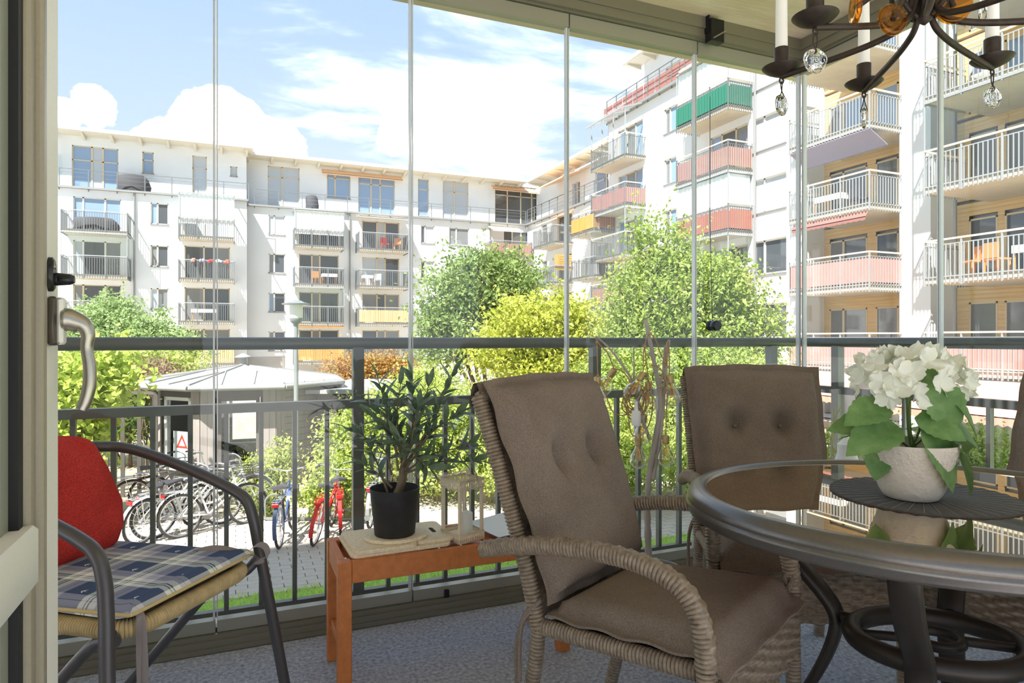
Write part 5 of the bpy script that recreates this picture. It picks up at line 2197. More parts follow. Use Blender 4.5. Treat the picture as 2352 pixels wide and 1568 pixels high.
def make_wicker_chair(label):
    t = thing('wicker_armchair', label, 'chair', group='wicker armchairs around the table')
    for s in (-1, 1):
        m = MB()
        wrap_tube(m, [(0.235, s * HW, 0), (0.228, s * HW, 0.44)], 0.0185)
        m.build('leg', 'wicker', t, 70)
        m = MB()
        arm = catmull([(0.228, s * HW, 0.44), (0.224, s * HW, 0.50), (0.205, s * HW, 0.56), (0.155, s * (HW + 0.002), 0.604), (0.06, s * (HW + 0.004), 0.625), (-0.08, s * (HW + 0.003), 0.62),
                       (-0.20, s * HW, 0.602), (-0.30, s * (HW - 0.008), 0.578), (-0.375, s * (HW - 0.012), 0.555)], 10)
        wrap_tube(m, arm, 0.021, braid=(0.0, 0.62), up=(1, 0, 0))
        m.sphere((-0.378, s * (HW - 0.012), 0.554), 0.0225, 12, 8, (0.7, 1, 1))
        m.build('armrest', 'wicker', t, 70)
        m = MB()
        wrap_tube(m, catmull([(-0.305, s * HB, 0), (-0.245, s * HB, 0.25), (-0.228, s * HB, 0.38)], 8), 0.0185)
        m.build('leg', 'wicker', t, 70)
        m = MB()
        wrap_tube(m, catmull([(-0.228, s * HB, 0.38), (-0.262, s * (HB + .004), 0.52), (-0.335, s * (HB + .01), 0.73), (-0.415, s * (HB + .018), 0.95)], 10), 0.0205)
        m.build('back_post', 'wicker', t, 70)
        m = MB()
        wrap_tube(m, [(-0.225, s * (HB - 0.005), 0.385), (0.225, s * (HW - 0.03), 0.418)], 0.02)
        m.build('seat_rail', 'wicker', t, 70)
    m = MB()
    wrap_tube(m, catmull([(-0.412, -HB - 0.018, 0.942), (-0.425, -0.1, 0.965), (-0.425, 0.1, 0.965), (-0.412, HB + 0.018, 0.942)], 8), 0.019)
    m.build('top_rail', 'wicker', t, 70)
    m = MB()
    wrap_tube(m, [(0.222, -HW + 0.02, 0.418), (0.222, HW - 0.02, 0.418)], 0.02)
    m.build('front_rail', 'wicker', t, 70)
    m = MB()

    def apron(u, v):
        yy = -HW + 0.012 + (2 * HW - 0.024) * u
        bot = 0.285 - 0.02 * math.sin(PI * u)
        zz = bot + (0.415 - bot) * v
        return Vector((0.243 + 0.006 * math.sin(PI * v), yy, zz)), Vector((1, 0, 0))
    weave_panel(m, apron, 2 * HW - 0.024, 0.14)
    tag(m.build('apron', 'wicker', t, 180), kind='stuff')
    m = MB()

    def seat(u, v):
        xx = -0.22 + 0.44 * v
        w = HB + (HW - 0.02 - HB) * v
        return Vector((xx, -w + 2 * w * u, 0.392 + 0.034 * v)), Vector((0, 0, 1))
    weave_panel(m, seat, 0.48, 0.44, 0.04, 0.02, 0.003, 3, 3)
    tag(m.build('seat', 'wicker_dark', t, 180), kind='stuff')
    m = MB()

    def back(u, v):
        xx = -0.232 - 0.185 * v ** 1.25
        return Vector((xx, -HB + 2 * HB * u, 0.40 + 0.54 * v)), Vector((0.93, 0, 0.36))
    weave_panel(m, back, 0.44, 0.56, 0.04, 0.018, 0.003, 3, 3)
    tag(m.build('backrest', 'wicker', t, 180), kind='stuff')
    return t


def pad_mesh(m, frame, w0, w1, h, T, flange=0.02, dents=(), bow=0.0, back=0.35, nu=44, nv=44, wob=0.004, ed=0.05, wfun=None):
    """pillow with a flat sewn edge. frame(y, s) -> point and normal; y across, s along the height"""
    def height(u, v):
        w = wfun(v) if wfun else w0 + (w1 - w0) * v
        e_ = min(min(u, 1 - u) * w, min(v, 1 - v) * h)
        if e_ < flange:
            hh = 0.003
        else:
            k = min(1.0, (e_ - flange) / ed)
            hh = 0.003 + T * math.sqrt(1 - (1 - k) ** 2) * (0.9 + 0.1 * math.sin(PI * u) * math.sin(PI * v))
        for du, dv, dd, sg in dents:
            r2 = ((u - du) * w) ** 2 + ((v - dv) * h * 0.8) ** 2
            hh -= dd * math.exp(-r2 / (2 * sg * sg))
            # soft crease running down from the button
            hh -= dd * 0.25 * math.exp(-((u - du) * w) ** 2 / (2 * 0.012 ** 2)) * math.exp(-max(0, (dv - v) * h) / 0.08) * (v < dv)
        return max(0.003, hh)

    def pt(u, v, side):
        w = wfun(v) if wfun else w0 + (w1 - w0) * v
        wv = wob * math.sin(23 * v + 3 * u) * (1 if min(u, 1 - u) * w < flange * 1.5 else 0) + wob * math.sin(19 * u) * (1 if min(v, 1 - v) * h < flange * 1.5 else 0)
        s = v * h + bow * math.sin(PI * u) * v ** 4
        p, nrm = frame((u - 0.5) * w, s)
        return p + nrm * (wv + (height(u, v) if side > 0 else -0.003 - back * (height(u, v) - 0.003)))
    m.grid(lambda u, v: pt(u, v, 1), nu, nv)
    m.grid(lambda u, v: pt(u, v, -1), nu, nv, True)
    for (f0) in (lambda q, sd: pt(q, 0, sd), lambda q, sd: pt(q, 1, sd), lambda q, sd: pt(0, q, sd), lambda q, sd: pt(1, q, sd)):
        vv = []
        for i in range(nu + 1):
            vv += [f0(i / nu, 1), f0(i / nu, -1)]
        m.add(vv, [(2 * i, 2 * i + 1, 2 * i + 3, 2 * i + 2) for i in range(nu)])


def make_chair_cushion(label):
    t = thing('chair_cushion', label, 'cushion', group='brown cushions on the wicker armchairs')

    def fs(y, s):
        x = -0.205 + s
        return Vector((x, y, 0.416 + 0.036 * (x + 0.2) / 0.44 - 0.03 * max(0, (x - 0.21)) / 0.05)), Vector((-0.07, 0, 1))
    m = MB()
    pad_mesh(m, fs, 0.45, 0.51, 0.47, 0.046, 0.022, (), 0.0, 0.2, wob=0.0035)
    m.build('seat_pad', 'cushion_brown', t, 180)

    def fb_(y, s):
        k = s / 0.60
        return Vector((-0.196 - 0.035 * k - 0.155 * k ** 1.3, y, 0.445 + 0.545 * k)), Vector((0.93, 0, 0.33))
    m = MB()
    pad_mesh(m, fb_, 0.455, 0.505, 0.60, 0.056, 0.024, ((0.33, 0.60, 0.052, 0.024), (0.67, 0.60, 0.052, 0.024), (0.5, 0.60, 0.010, 0.05)), 0.012, 0.2, 56, 56, wob=0.005)
    m.build('back_pad', 'cushion_brown', t, 180)
    for uu in (-0.082, 0.082):
        bpnt, bn = fb_(uu, 0.36)
        m = MB()
        m.sphere(bpnt + bn * 0.010, 0.008, 12, 6, (0.6, 1, 1))
        m.build('button', 'cushion_brown', t, 180)
    # back hood of the cushion over the chair's top edge
    m = MB()

    def hood(u, v):
        y = (u - 0.5) * 0.50
        a = PI * v
        return Vector((-0.405 - 0.022 * (1 - math.cos(a)) / 2 * 1.6, y, 0.955 + 0.028 * math.sin(a) + 0.012 * math.sin(PI * u) - 0.08 * max(0, v - 0.6)))
    m.grid(hood, 24, 8)
    m.grid(lambda u, v: hood(u, v) + Vector((0, 0, -0.004)), 24, 8, True)
    m.build('hood', 'cushion_brown', t, 180)
    for s in (-1, 1):
        m = MB()
        m.tube(catmull([(-0.215, s * 0.232, 0.455), (-0.25, s * 0.246, 0.42), (-0.262, s * 0.256, 0.36), (-0.262, s * 0.258, 0.25)], 6), 0.006, 6)
        m.tube(catmull([(-0.215, s * 0.232, 0.455), (-0.255, s * 0.250, 0.40), (-0.272, s * 0.256, 0.33), (-0.274, s * 0.252, 0.22)], 6), 0.006, 6)
        m.build('tie', 'cushion_brown', t, 60)
    m = MB()
    m.tube(catmull([(0.225, 0.235, 0.45), (0.235, 0.25, 0.475), (0.225, 0.262, 0.49), (0.215, 0.25, 0.48), (0.228, 0.245, 0.455)], 6), 0.007, 6)
    m.build('corner_knot', 'cushion_brown', t, 60)
    return t


def cam_dir(X, Z):
    v = cw(X, Z)
    return math.atan2(v.y, v.x)


ch1 = make_wicker_chair('wicker armchair turned sideways in front of the wooden side table')
cu1 = make_chair_cushion('brown tufted cushion on the wicker armchair by the wooden side table')
p = cw(0.385, 1.662)
rz = cam_dir(0.765, -0.644)
for o in (ch1, cu1):
    o.location = p
    o.rotation_euler = (0, 0, rz)
p = cw(0.89, 2.165)
rz = cam_dir(-0.09, -0.996)
copy_tree(ch1, p, rz, 'wicker armchair behind the table with its back to the glass corner')
copy_tree(cu1, p, rz, 'brown tufted cushion on the armchair behind the oval glass table')
p = cw(1.575, 1.935)
rz = cam_dir(-0.90, -0.43)
copy_tree(ch1, p, rz, 'wicker armchair beside the hydrangea against the short glazed side')
copy_tree(cu1, p, rz, 'brown tufted cushion on the armchair beside the hydrangea')

# ------------------------------------------------------------------ oval garden table with smoked glass
TC = (1.02, 1.578)
TZ = 0.72
ta, tb = 0.541, 0.452
tcw = cw(*TC)
trz = cam_dir(0.992, -0.127)
tbl = thing('garden_table', 'oval dark metal garden table with smoked glass top', 'table', tcw, trz)
m = MB()
prof = [(-0.012, TZ - 0.012), (-0.006, TZ + 0.002), (0.004, TZ + 0.006), (0.020, TZ + 0.004), (0.034, TZ - 0.006), (0.041, TZ - 0.018), (0.039, TZ - 0.026), (0.043, TZ - 0.031), (0.044, TZ - 0.038),
        (0.039, TZ - 0.044), (0.040, TZ - 0.05), (0.034, TZ - 0.058), (0.02, TZ - 0.062), (-0.005, TZ - 0.058), (-0.012, TZ - 0.04)]
NS = 96
vs = []
for i in range(NS):
    a = 2 * PI * i / NS
    nx, ny = math.cos(a) / ta, math.sin(a) / tb
    L = math.hypot(nx, ny)
    for d, z in prof:
        vs.append((ta * math.cos(a) + nx / L * d, tb * math.sin(a) + ny / L * d, z))
k = len(prof)
fs = []
for i in range(NS):
    j = (i + 1) % NS
    for q in range(k):
        r_ = (q + 1) % k
        fs.append((i * k + q, j * k + q, j * k + r_, i * k + r_))
m.add(vs, fs)
m.build('rim', 'table_metal', tbl, 50)
m = MB()
m.prism([((ta - 0.004) * math.cos(2 * PI * i / NS), (tb - 0.004) * math.sin(2 * PI * i / NS)) for i in range(NS)], TZ - 0.008, TZ - 0.002)
m.build('glass_top', 'table_glass', tbl)
RZ = 0.375
m = MB()
m.tube([(0.185 * math.cos(a), 0.15 * math.sin(a), RZ) for a in np.linspace(0, 2 * PI, 49)[:-1]], 0.024, 14, True)
m.build('ring', 'table_dark', tbl, 60)
m = MB()
m.tube([(0.05 * math.cos(a), 0.05 * math.sin(a), RZ + 0.005) for a in np.linspace(0, 2 * PI, 33)[:-1]], 0.013, 10, True)
m.tube([(-0.18, 0.02, RZ), (-0.05, 0.0, RZ + 0.004)], 0.012, 8)
m.tube([(0.05, 0.0, RZ + 0.004), (0.18, -0.02, RZ)], 0.012, 8)
m.build('umbrella_holder', 'table_dark', tbl, 60)
for ang in (229, 139, 49, -41):
    a = math.radians(ang) - math.radians(-7.3)
    dx, dy = math.cos(a), math.sin(a)
    pr = [(0.40, 0.662), (0.385, 0.60), (0.335, 0.515), (0.262, 0.44), (0.222, 0.385), (0.222, 0.33), (0.252, 0.24), (0.31, 0.12), (0.36, 0.03), (0.375, 0.012)]
    el = 1.0 / math.sqrt((dx / 1.08) ** 2 + (dy / 0.92) ** 2)
    pts = catmull([(dx * r * el, dy * r * el, z) for r, z in pr], 7)
    m = MB()
    sd = Vector((-dy, dx, 0))
    vs = []
    for i, pnt in enumerate(pts):
        d = (pts[min(i + 1, len(pts) - 1)] - pts[max(i - 1, 0)]).normalized()
        nr = d.cross(sd).normalized()
        for (aa, bb_) in ((-0.030, -0.006), (-0.024, -0.013), (0.024, -0.013), (0.030, -0.006), (0.030, 0.006), (0.024, 0.013), (-0.024, 0.013), (-0.030, 0.006)):
            vs.append(pnt + sd * aa + nr * bb_)
    n_ = len(pts)
    fs = [tuple(range(7, -1, -1)), tuple((n_ - 1) * 8 + q for q in range(8))]
    for i in range(n_ - 1):
        for q in range(8):
            r_ = (q + 1) % 8
            fs.append((i * 8 + q, i * 8 + r_, i * 8 + 8 + r_, i * 8 + 8 + q))
    m.add(vs, fs)
    m.build('leg', 'table_dark', tbl, 50)
    m = MB()
    el2 = 1.0 / math.sqrt((dx / 0.185) ** 2 + (dy / 0.15) ** 2)
    m.tube([(dx * (el2 - 0.01), dy * (el2 - 0.01), RZ), (dx * (0.215 * el), dy * (0.215 * el), RZ)], 0.016, 10)
    m.build('spacer', 'table_dark', tbl, 60)
# placemat: thin disc with radial folds
pmt = thing('placemat', 'round charcoal placemat with radial folds under the hydrangea pot', 'placemat', cw(1.0, 1.6, TZ - 0.002))
m = MB()
vs = [(0, 0, 0.0045)]
NSG = 80
Rm = 0.205
for i in range(NSG):
    a = 2 * PI * i / NSG
    zz = 0.0030 + (0.0022 if i % 2 else 0.0)
    vs += [(0.02 * math.cos(a), 0.02 * math.sin(a), 0.0045), (Rm * 0.97 * math.cos(a), Rm * 0.97 * math.sin(a), zz), (Rm * math.cos(a), Rm * math.sin(a), zz - 0.001), (Rm * math.cos(a), Rm * math.sin(a), 0.0003)]
fs = []
for i in range(NSG):
    j = (i + 1) % NSG
    o_, q_ = 1 + 4 * i, 1 + 4 * j
    fs += [(0, o_, q_), (o_, o_ + 1, q_ + 1, q_), (o_ + 1, o_ + 2, q_ + 2, q_ + 1), (o_ + 2, o_ + 3, q_ + 3, q_ + 2)]
fs.append(tuple(1 + 4 * i + 3 for i in range(NSG - 1, -1, -1)))
m.add(vs, fs)
m.build('mat', 'placemat', pmt)
m = MB()
for i in range(0, NSG, 2):
    a = 2 * PI * i / NSG
    m.bar((0.03 * math.cos(a), 0.03 * math.sin(a), 0.0046), (Rm * 0.96 * math.cos(a), Rm * 0.96 * math.sin(a), 0.0036), 0.0014, 0.0012)
tag(m.build('fold_lines', 'lamp_grey', pmt), kind='stuff')

# ------------------------------------------------------------------ hydrangea
hp = cw(0.948, 1.562, TZ + 0.004)
hy_ = thing('potted_hydrangea', 'white hydrangea with broad green leaves in a cream relief pot', 'potted plant', hp)
m = MB()
m.lathe([(0.052, 0), (0.058, 0.003), (0.068, 0.02), (0.082, 0.06), (0.094, 0.105), (0.099, 0.128), (0.100, 0.132), (0.096, 0.132), (0.092, 0.11), (0.085, 0.10)], 48)
pot = m.build('pot', 'ceramic', hy_, 60)
# raised leaf relief on the pot
m = MB()
for i in range(330):
    a = random.uniform(0, 2 * PI)
    z = 0.125 - abs(random.gauss(0, 0.032))
    if z < 0.035:
        continue
    r = np.interp(z, [0, 0.02, 0.06, 0.105, 0.128], [0.055, 0.068, 0.082, 0.094, 0.099])
    ca, sa = math.cos(a), math.sin(a)
    c = Vector((ca * r, sa * r, z))
    tn = Vector((-sa, ca, 0))
    upv = Vector((ca * 0.25, sa * 0.25, 1)).normalized()
    th = random.uniform(0, 2 * PI)
    d = tn * math.cos(th) + upv * math.sin(th)
    s = tn * -math.sin(th) + upv * math.cos(th)
    nrm = Vector((ca, sa, -0.2))
    L, w = 0.0095, 0.0035
    m.add([c - d * L / 2 + nrm * 0.0002, c + s * w + nrm * 0.0004, c + d * L / 2 + nrm * 0.0002, c - s * w + nrm * 0.0004, c + nrm * 0.0024], [(0, 1, 4), (1, 2, 4), (2, 3, 4), (3, 0, 4)])
tag(m.build('relief', 'ceramic', pot, 60), kind='stuff')
m = MB()
m.lathe([(0.001, 0.108), (0.088, 0.106)], 24, None, False, False)
m.build('soil', 'soil_and_slot_shade', hy_)


def leaf_mesh(name, L, Wd, curve=0.25, fold=0.12, serr=0.0, n=8, tipw=1.0, wave=0.0):
    """pointed leaf along +x, upper side +z"""
    m = MB()
    vs = []
    for i in range(n + 1):
        t_ = i / n
        w = Wd / 2 * (math.sin(PI * t_ ** 0.8) ** 0.8 if 0 < t_ < 1 else 0.02) * (1 + (serr * (-1) ** i))
        x = L * t_
        z = -curve * L * t_ * t_
        vs += [(x, -w, z + fold * w + wave * math.sin(7 * t_)), (x, 0, z), (x, w, z + fold * w - wave * math.sin(7 * t_))]
    fs = []
    for i in range(n):
        for j in range(2):
            fs.append((3 * i + j, 3 * i + 3 + j, 3 * i + 4 + j, 3 * i + 1 + j))
    m.add(vs, fs)
    return m.mesh(name, 180)


hl_me = [leaf_mesh('leaf', 0.135, 0.098, 0.3, 0.18, 0.05, 14), leaf_mesh('leaf', 0.145, 0.104, 0.45, 0.15, 0.05, 14), leaf_mesh('leaf', 0.115, 0.084, 0.2, 0.25, 0.05, 14)]
for me in hl_me:
    me.materials.append(M['hydrangea_leaf'])


def place_leaf(me, parent, pos, direc, upv=(0, 0, 1), sc=1.0, name='leaf'):
    d = Vector(direc).normalized()
    u = Vector(upv)
    s = u.cross(d)
    if s.length < 1e-4:
        s = Vector((1, 0, 0)).cross(d)
    s.normalize()
    u = d.cross(s)
    R = Matrix((d, s, u)).transposed().to_4x4()
    o = bpy.data.objects.new(name, me)
    COL.objects.link(o)
    o.parent = parent
    o.matrix_local = Matrix.Translation(pos) @ R @ Matrix.Scale(sc, 4)
    return o


def cdir(X, Y, Z):
    """direction given as camera right, up, and towards the viewer"""
    v = cw(X, -Z)
    return Vector((v.x, v.y, Y))


def hloc(px, py, dz=0.0):
    """position in the hydrangea's frame from a pixel, dz towards the viewer"""
    return P(px, py, 1.562 - dz) - hp


for (a, b_, dz, d, u, k, sc) in (
        ((2050, 985), None, 0.02, (-0.95, 0.30, 0.2), (0.2, 1, 0.75), 1, 0.95),
        ((2060, 975), None, 0.05, (-0.85, -0.12, 0.45), (0.1, 0.8, 0.6), 1, 0.95),
        ((2040, 930), None, 0.05, (-0.9, -0.15, 0.3), (0.0, 0.8, 0.6), 0, 0.85),
        ((2115, 985), None, 0.06, (0.75, -0.95, 0.55), (0.4, 0.5, 0.9), 1, 1.0),
        ((2150, 985), None, 0.03, (0.85, -0.75, 0.2), (0.5, 0.9, 0.3), 1, 1.1),
        ((2150, 960), None, 0.01, (0.9, -0.4, 0.1), (0.3, 0.8, 0.5), 0, 1.05),
        ((2165, 900), None, 0.03, (0.6, -0.55, 0.2), (0.7, 0.5, 0.6), 0, 0.95),
        ((2140, 880), None, 0.06, (0.45, -0.85, 0.15), (-0.3, 0.3, 0.9), 2, 1.05),
        ((2100, 960), None, 0.05, (0.55, -0.15, 0.35), (-0.1, 0.7, 0.8), 0, 0.8),
        ((2110, 900), None, 0.05, (0.25, 0.95, 0.1), (-0.5, 0.1, 0.8), 2, 0.75),
        ((2030, 1020), None, 0.02, (-0.35, -0.85, 0.2), (-0.5, 0.4, 0.7), 2, 0.75),
        ((2160, 1000), None, -0.05, (0.8, -0.1, -0.5), (0, 1, 0), 0, 1.0),
        ((2060, 1000), None, -0.05, (-0.7, 0.1, -0.6), (0, 1, 0), 0, 1.0),
        ((2100, 990), None, -0.06, (0.1, 0.1, -1), (0, 1, 0), 0, 1.0)):
    place_leaf(hl_me[k], hy_, hloc(a[0], a[1], dz), cdir(*d), cdir(*u), sc)
m = MB()
for px, py, dz in ((2010, 880, 0.03), (2080, 840, 0.0), (2130, 860, 0.04), (2180, 880, -0.02), (2090, 900, 0.05)):
    e_ = hloc(px, py, dz)
    m.tube(catmull([Vector((random.uniform(-.02, .02), random.uniform(-.02, .02), 0.10)), Vector((e_.x * 0.5, e_.y * 0.5, 0.16)), e_], 5), 0.0028, 6)
m.build('stem', 'stem_green', hy_, 60)


def petal_mesh(L, Wd, ph):
    m = MB()

    def q(u, v):
        w = Wd * (0.22 + 0.78 * math.sin(PI * min(1, v * 0.60 + 0.04))) * (1 - 0.3 * v ** 6)
        x = L * v * (1 - 0.14 * (2 * u - 1) ** 2 * v + 0.05 * math.sin(8 * u + ph) * v)
        y = (u - 0.5) * w
        z = 0.26 * L * v ** 2 + 0.11 * L * math.sin(10 * u + ph) * v ** 2 - 0.25 * abs(y)
        return Vector((x, y, z))
    m.grid(q, 9, 6)
    me = m.mesh('petal', 180)
    me.materials.append(M['petal'])
    return me


pet = [petal_mesh(0.030, 0.036, 0.0), petal_mesh(0.034, 0.040, 1.7), petal_mesh(0.027, 0.031, 3.1)]
cl = [(hloc(2035, 868, 0.02), (0.062, 0.065, 0.058)), (hloc(2100, 864, 0.04), (0.062, 0.065, 0.060)), (hloc(2160, 880, -0.01), (0.060, 0.062, 0.062)), (hloc(2062, 900, 0.05), (0.045, 0.045, 0.035))]
nfl = 0
npet = 0
for ci, (c, r) in enumerate(cl):
    cnt = (17, 17, 16, 9)[ci]
    for i in range(cnt):
        # spread the florets over the dome
        zz = 1 - 1.45 * (i + 0.5) / cnt
        a = i * 2.39996 + ci
        rr = math.sqrt(max(0, 1 - zz * zz))
        d = Vector((rr * math.cos(a), rr * math.sin(a), zz))
        pos = c + Vector((d.x * r[0], d.y * r[1], d.z * r[2]))
        # skip florets buried inside a neighbouring head
        if any(((pos - c2).length < 0.8 * r2[0]) for cj, (c2, r2) in enumerate(cl) if cj != ci):
            continue
        t1 = d.cross(Vector((0.3, 0.2, 1))).normalized()
        t2 = d.cross(t1)
        rot = random.uniform(0, PI / 2)
        for q in range(4):
            aa = rot + q * PI / 2 + random.uniform(-.12, .12)
            dr = t1 * math.cos(aa) + t2 * math.sin(aa) + d * random.uniform(0.0, 0.3)
            place_leaf(pet[random.randrange(3)], hy_, pos, dr, d, random.uniform(0.9, 1.15), 'petal')
            npet += 1
        nfl += 1
# ------------------------------------------------------------------ teak side table
bp0 = PG(765, 1512, 0.0)               # far-left leg foot
BL, BD, BH = 0.80, 0.285, 0.412
bx0, by1 = bp0.x - 0.02, bp0.y + 0.02
st = thing('side_table', 'narrow reddish wooden side table with slatted tray top by the glass', 'table', (bx0, by1 - BD, 0))
for (a, c) in ((0, 0), (BL - 0.042, 0), (0, BD - 0.042), (BL - 0.042, BD - 0.042)):
    m = MB()
    m.cbox(a, c, 0, a + 0.042, c + 0.042, BH, 0.003)
    m.build('leg', 'teak', st)
for nm, bb_ in (('rail', (0.042, 0.004, BH - 0.068, BL - 0.042, 0.026, BH)), ('rail', (0.042, BD - 0.026, BH - 0.068, BL - 0.042, BD - 0.004, BH)),
                ('end_rail', (0.004, 0.042, BH - 0.068, 0.026, BD - 0.042, BH)), ('end_rail', (BL - 0.026, 0.042, BH - 0.068, BL - 0.004, BD - 0.042, BH))):
    m = MB()
    m.cbox(*bb_, 0.002)
    m.build(nm, 'teak', st)
for a in (0.010, BL - 0.032):
    m = MB()
    m.cbox(a, 0.042, 0.118, a + 0.022, BD - 0.042, 0.148, 0.002)
    m.build('stretcher', 'teak', st)
x = 0.045
i = 0
while x < BL - 0.08:
    m = MB()
    m.cbox(x, 0.028, BH - 0.030, x + 0.062, BD - 0.028, BH - 0.016, 0.002)
    m.build('slat', 'teak', st)
    x += 0.078
    i += 1
# cork boards on the table
zt = BH - 0.016


def rrect(w, d, r, n=5):
    out = []
    for cx_2, cy_2, a0 in ((w / 2 - r, d / 2 - r, 0), (-w / 2 + r, d / 2 - r, PI / 2), (-w / 2 + r, -d / 2 + r, PI), (w / 2 - r, -d / 2 + r, 1.5 * PI)):
        for k in range(n + 1):
            a = a0 + PI / 2 * k / n
            out.append((cx_2 + r * math.cos(a), cy_2 + r * math.sin(a)))
    return out


def cork_board(loc, rz, w, d, r, label, h=0.012, slot=False):
    m = MB()
    po = rrect(w, d, r)
    n = len(po)
    vs = []
    for (z, k) in ((0, 0.992), (0.002, 1), (h - 0.002, 1), (h, 0.992)):
        vs += [(x * k, y * k, z) for x, y in po]
    fs = [tuple(range(n - 1, -1, -1)), tuple(range(3 * n, 4 * n))]
    for q in range(3):
        for i in range(n):
            j = (i + 1) % n
            fs.append((q * n + i, q * n + j, q * n + n + j, q * n + n + i))
    m.add(vs, fs)
    t = thing('cork_board', label, 'trivet', loc, rz)
    m.build('board', 'cork', t)
    if slot:
        m = MB()
        po = [(x + w / 2 - 0.045, y) for x, y in rrect(0.014, 0.055, 0.006)]
        m.prism(po, h - 0.0005, h + 0.0006)
        m.build('slot', 'soil_and_slot_shade', t)  # thin dark plate on the board, painting the shade inside the cut slot
    return t


B0 = Vector((bx0, by1 - BD, 0))
zr = BH
cork_board(B0 + Vector((0.205, 0.150, zr)), 0.03, 0.33, 0.245, 0.02, 'lower cork board lying flat on the wooden side table', 0.0115)
cork_board(B0 + Vector((0.150, 0.142, zr + 0.0117)), 0.05, 0.205, 0.24, 0.02, 'square cork board stacked at the leg end of the side table', 0.0115)
cork_board(B0 + Vector((0.322, 0.158, zr + 0.0117)), 0.02, 0.13, 0.22, 0.02, 'cork board with a slot handle beside the lantern', 0.0115, True)
m = MB()
oc = B0 + Vector((0.208, 0.126, zr + 0.0234))
T = Matrix.Translation(oc) @ Matrix.Diagonal((1.25, 1.0, 1, 1))
m.lathe([(0.084, 0), (0.0865, 0.003), (0.0865, 0.009), (0.084, 0.012)], 40, T)
tag(m.build('cork_trivet', 'cork', None, 30), 'oval cork trivet directly under the black plant pot', 'trivet')

# ------------------------------------------------------------------ potted olive
op = oc + Vector((-0.005, 0.0, 0.0122))
ol = thing('potted_olive', 'artificial olive tree in a matt black pot on cork trivets', 'potted plant', op)
m = MB()
m.lathe([(0.064, 0), (0.067, 0.003), (0.082, 0.150), (0.0835, 0.155), (0.0805, 0.155), (0.076, 0.13), (0.074, 0.118)], 40)
m.build('pot', 'pot_black', ol, 50)
m = MB()
m.lathe([(0.001, 0.117), (0.075, 0.115)], 24, None, False, False)
m.build('soil', 'soil_and_slot_shade', ol)
OZ = (op.x * S_ + op.y * C_)


def oloc(px, py, dz=0.0):
    return P(px, py, OZ - dz) - op


ol_me = [leaf_mesh('leaf', 0.074, 0.020, 0.18, 0.25, 0, 7), leaf_mesh('leaf', 0.084, 0.0215, 0.3, 0.2, 0, 7), leaf_mesh('leaf', 0.06, 0.018, 0.1, 0.3, 0, 7)]
for me in ol_me:
    me.materials.append(M['olive_leaf'])
base_ = Vector((0.0, 0.0, 0.11))
tk = oloc(925, 1070)
m = MB()
m.tube(catmull([base_, base_.lerp(tk, 0.5) + Vector((0.006, 0, 0)), tk], 6), [0.014] * 4 + [0.012] * 5 + [0.010] * 4, 10)
m.tube(catmull([base_ + Vector((0.012, 0.004, 0)), base_.lerp(tk, 0.5) + Vector((0.018, 0.005, 0)), tk + Vector((0.014, 0, 0.012))], 6), 0.008, 8)
m.build('trunk', 'olive_bark', ol, 60)
tips = [((915, 1080), (900, 980), (868, 870), 0.02), ((925, 1060), (912, 960), (920, 880), 0.05), ((930, 1060), (950, 960), (945, 868), -0.02), ((930, 1060), (960, 980), (985, 885), 0.0),
        ((935, 1060), (985, 980), (1040, 862), 0.0), ((935, 1060), (1000, 985), (1058, 948), 0.04), ((935, 1080), (1000, 1040), (1090, 1025), 0.05), ((935, 1085), (1010, 1060), (1095, 1060), -0.02),
        ((900, 1090), (880, 1030), (800, 985), 0.03), ((890, 1130), (865, 1060), (835, 1000), -0.03), ((925, 1070), (905, 1000), (850, 950), 0.08), ((930, 1060), (945, 1010), (960, 930), 0.1),
        ((900, 1120), (870, 1090), (825, 1060), 0.04), ((930, 1070), (900, 1010), (890, 930), -0.07), ((935, 1070), (970, 1020), (1010, 920), -0.07), ((930, 1060), (925, 1000), (840, 920), 0.0),
        ((930, 1080), (955, 1050), (985, 1075), 0.1), ((920, 1080), (930, 1040), (915, 1010), 0.11)]
for (p0, p1, p2, dz) in tips:
    pts = catmull([oloc(*p0), oloc(p1[0], p1[1], dz * 0.5), oloc(p2[0], p2[1], dz)], 10)
    m = MB()
    m.tube(pts, list(np.linspace(0.0042, 0.0014, len(pts))), 6)
    m.build('branch', 'olive_bark', ol, 60)
    L = sum((pts[i + 1] - pts[i]).length for i in range(len(pts) - 1))
    nl = max(4, int(L / 0.0155))
    for i in range(nl):
        f = 0.30 + 0.70 * (i + 0.5) / nl
        k = min(len(pts) - 2, int(f * (len(pts) - 1)))
        pos = pts[k].lerp(pts[k + 1], f * (len(pts) - 1) - k)
        d = (pts[k + 1] - pts[k]).normalized()
        a = i * 2.4 + random.uniform(-.4, .4)
        q = d.orthogonal().normalized()
        q.rotate(Matrix.Rotation(a, 3, d))
        dr = d * random.uniform(0.5, 1.0) + q * random.uniform(0.6, 0.95)
        upv = d + Vector((0, 0, 0.6)) - dr * 0.3
        place_leaf(random.choice(ol_me), ol, pos, dr, upv, random.uniform(0.75, 1.15))
    place_leaf(ol_me[0], ol, pts[-1], pts[-1] - pts[-3], (0.3, 0.2, 1), 0.9)
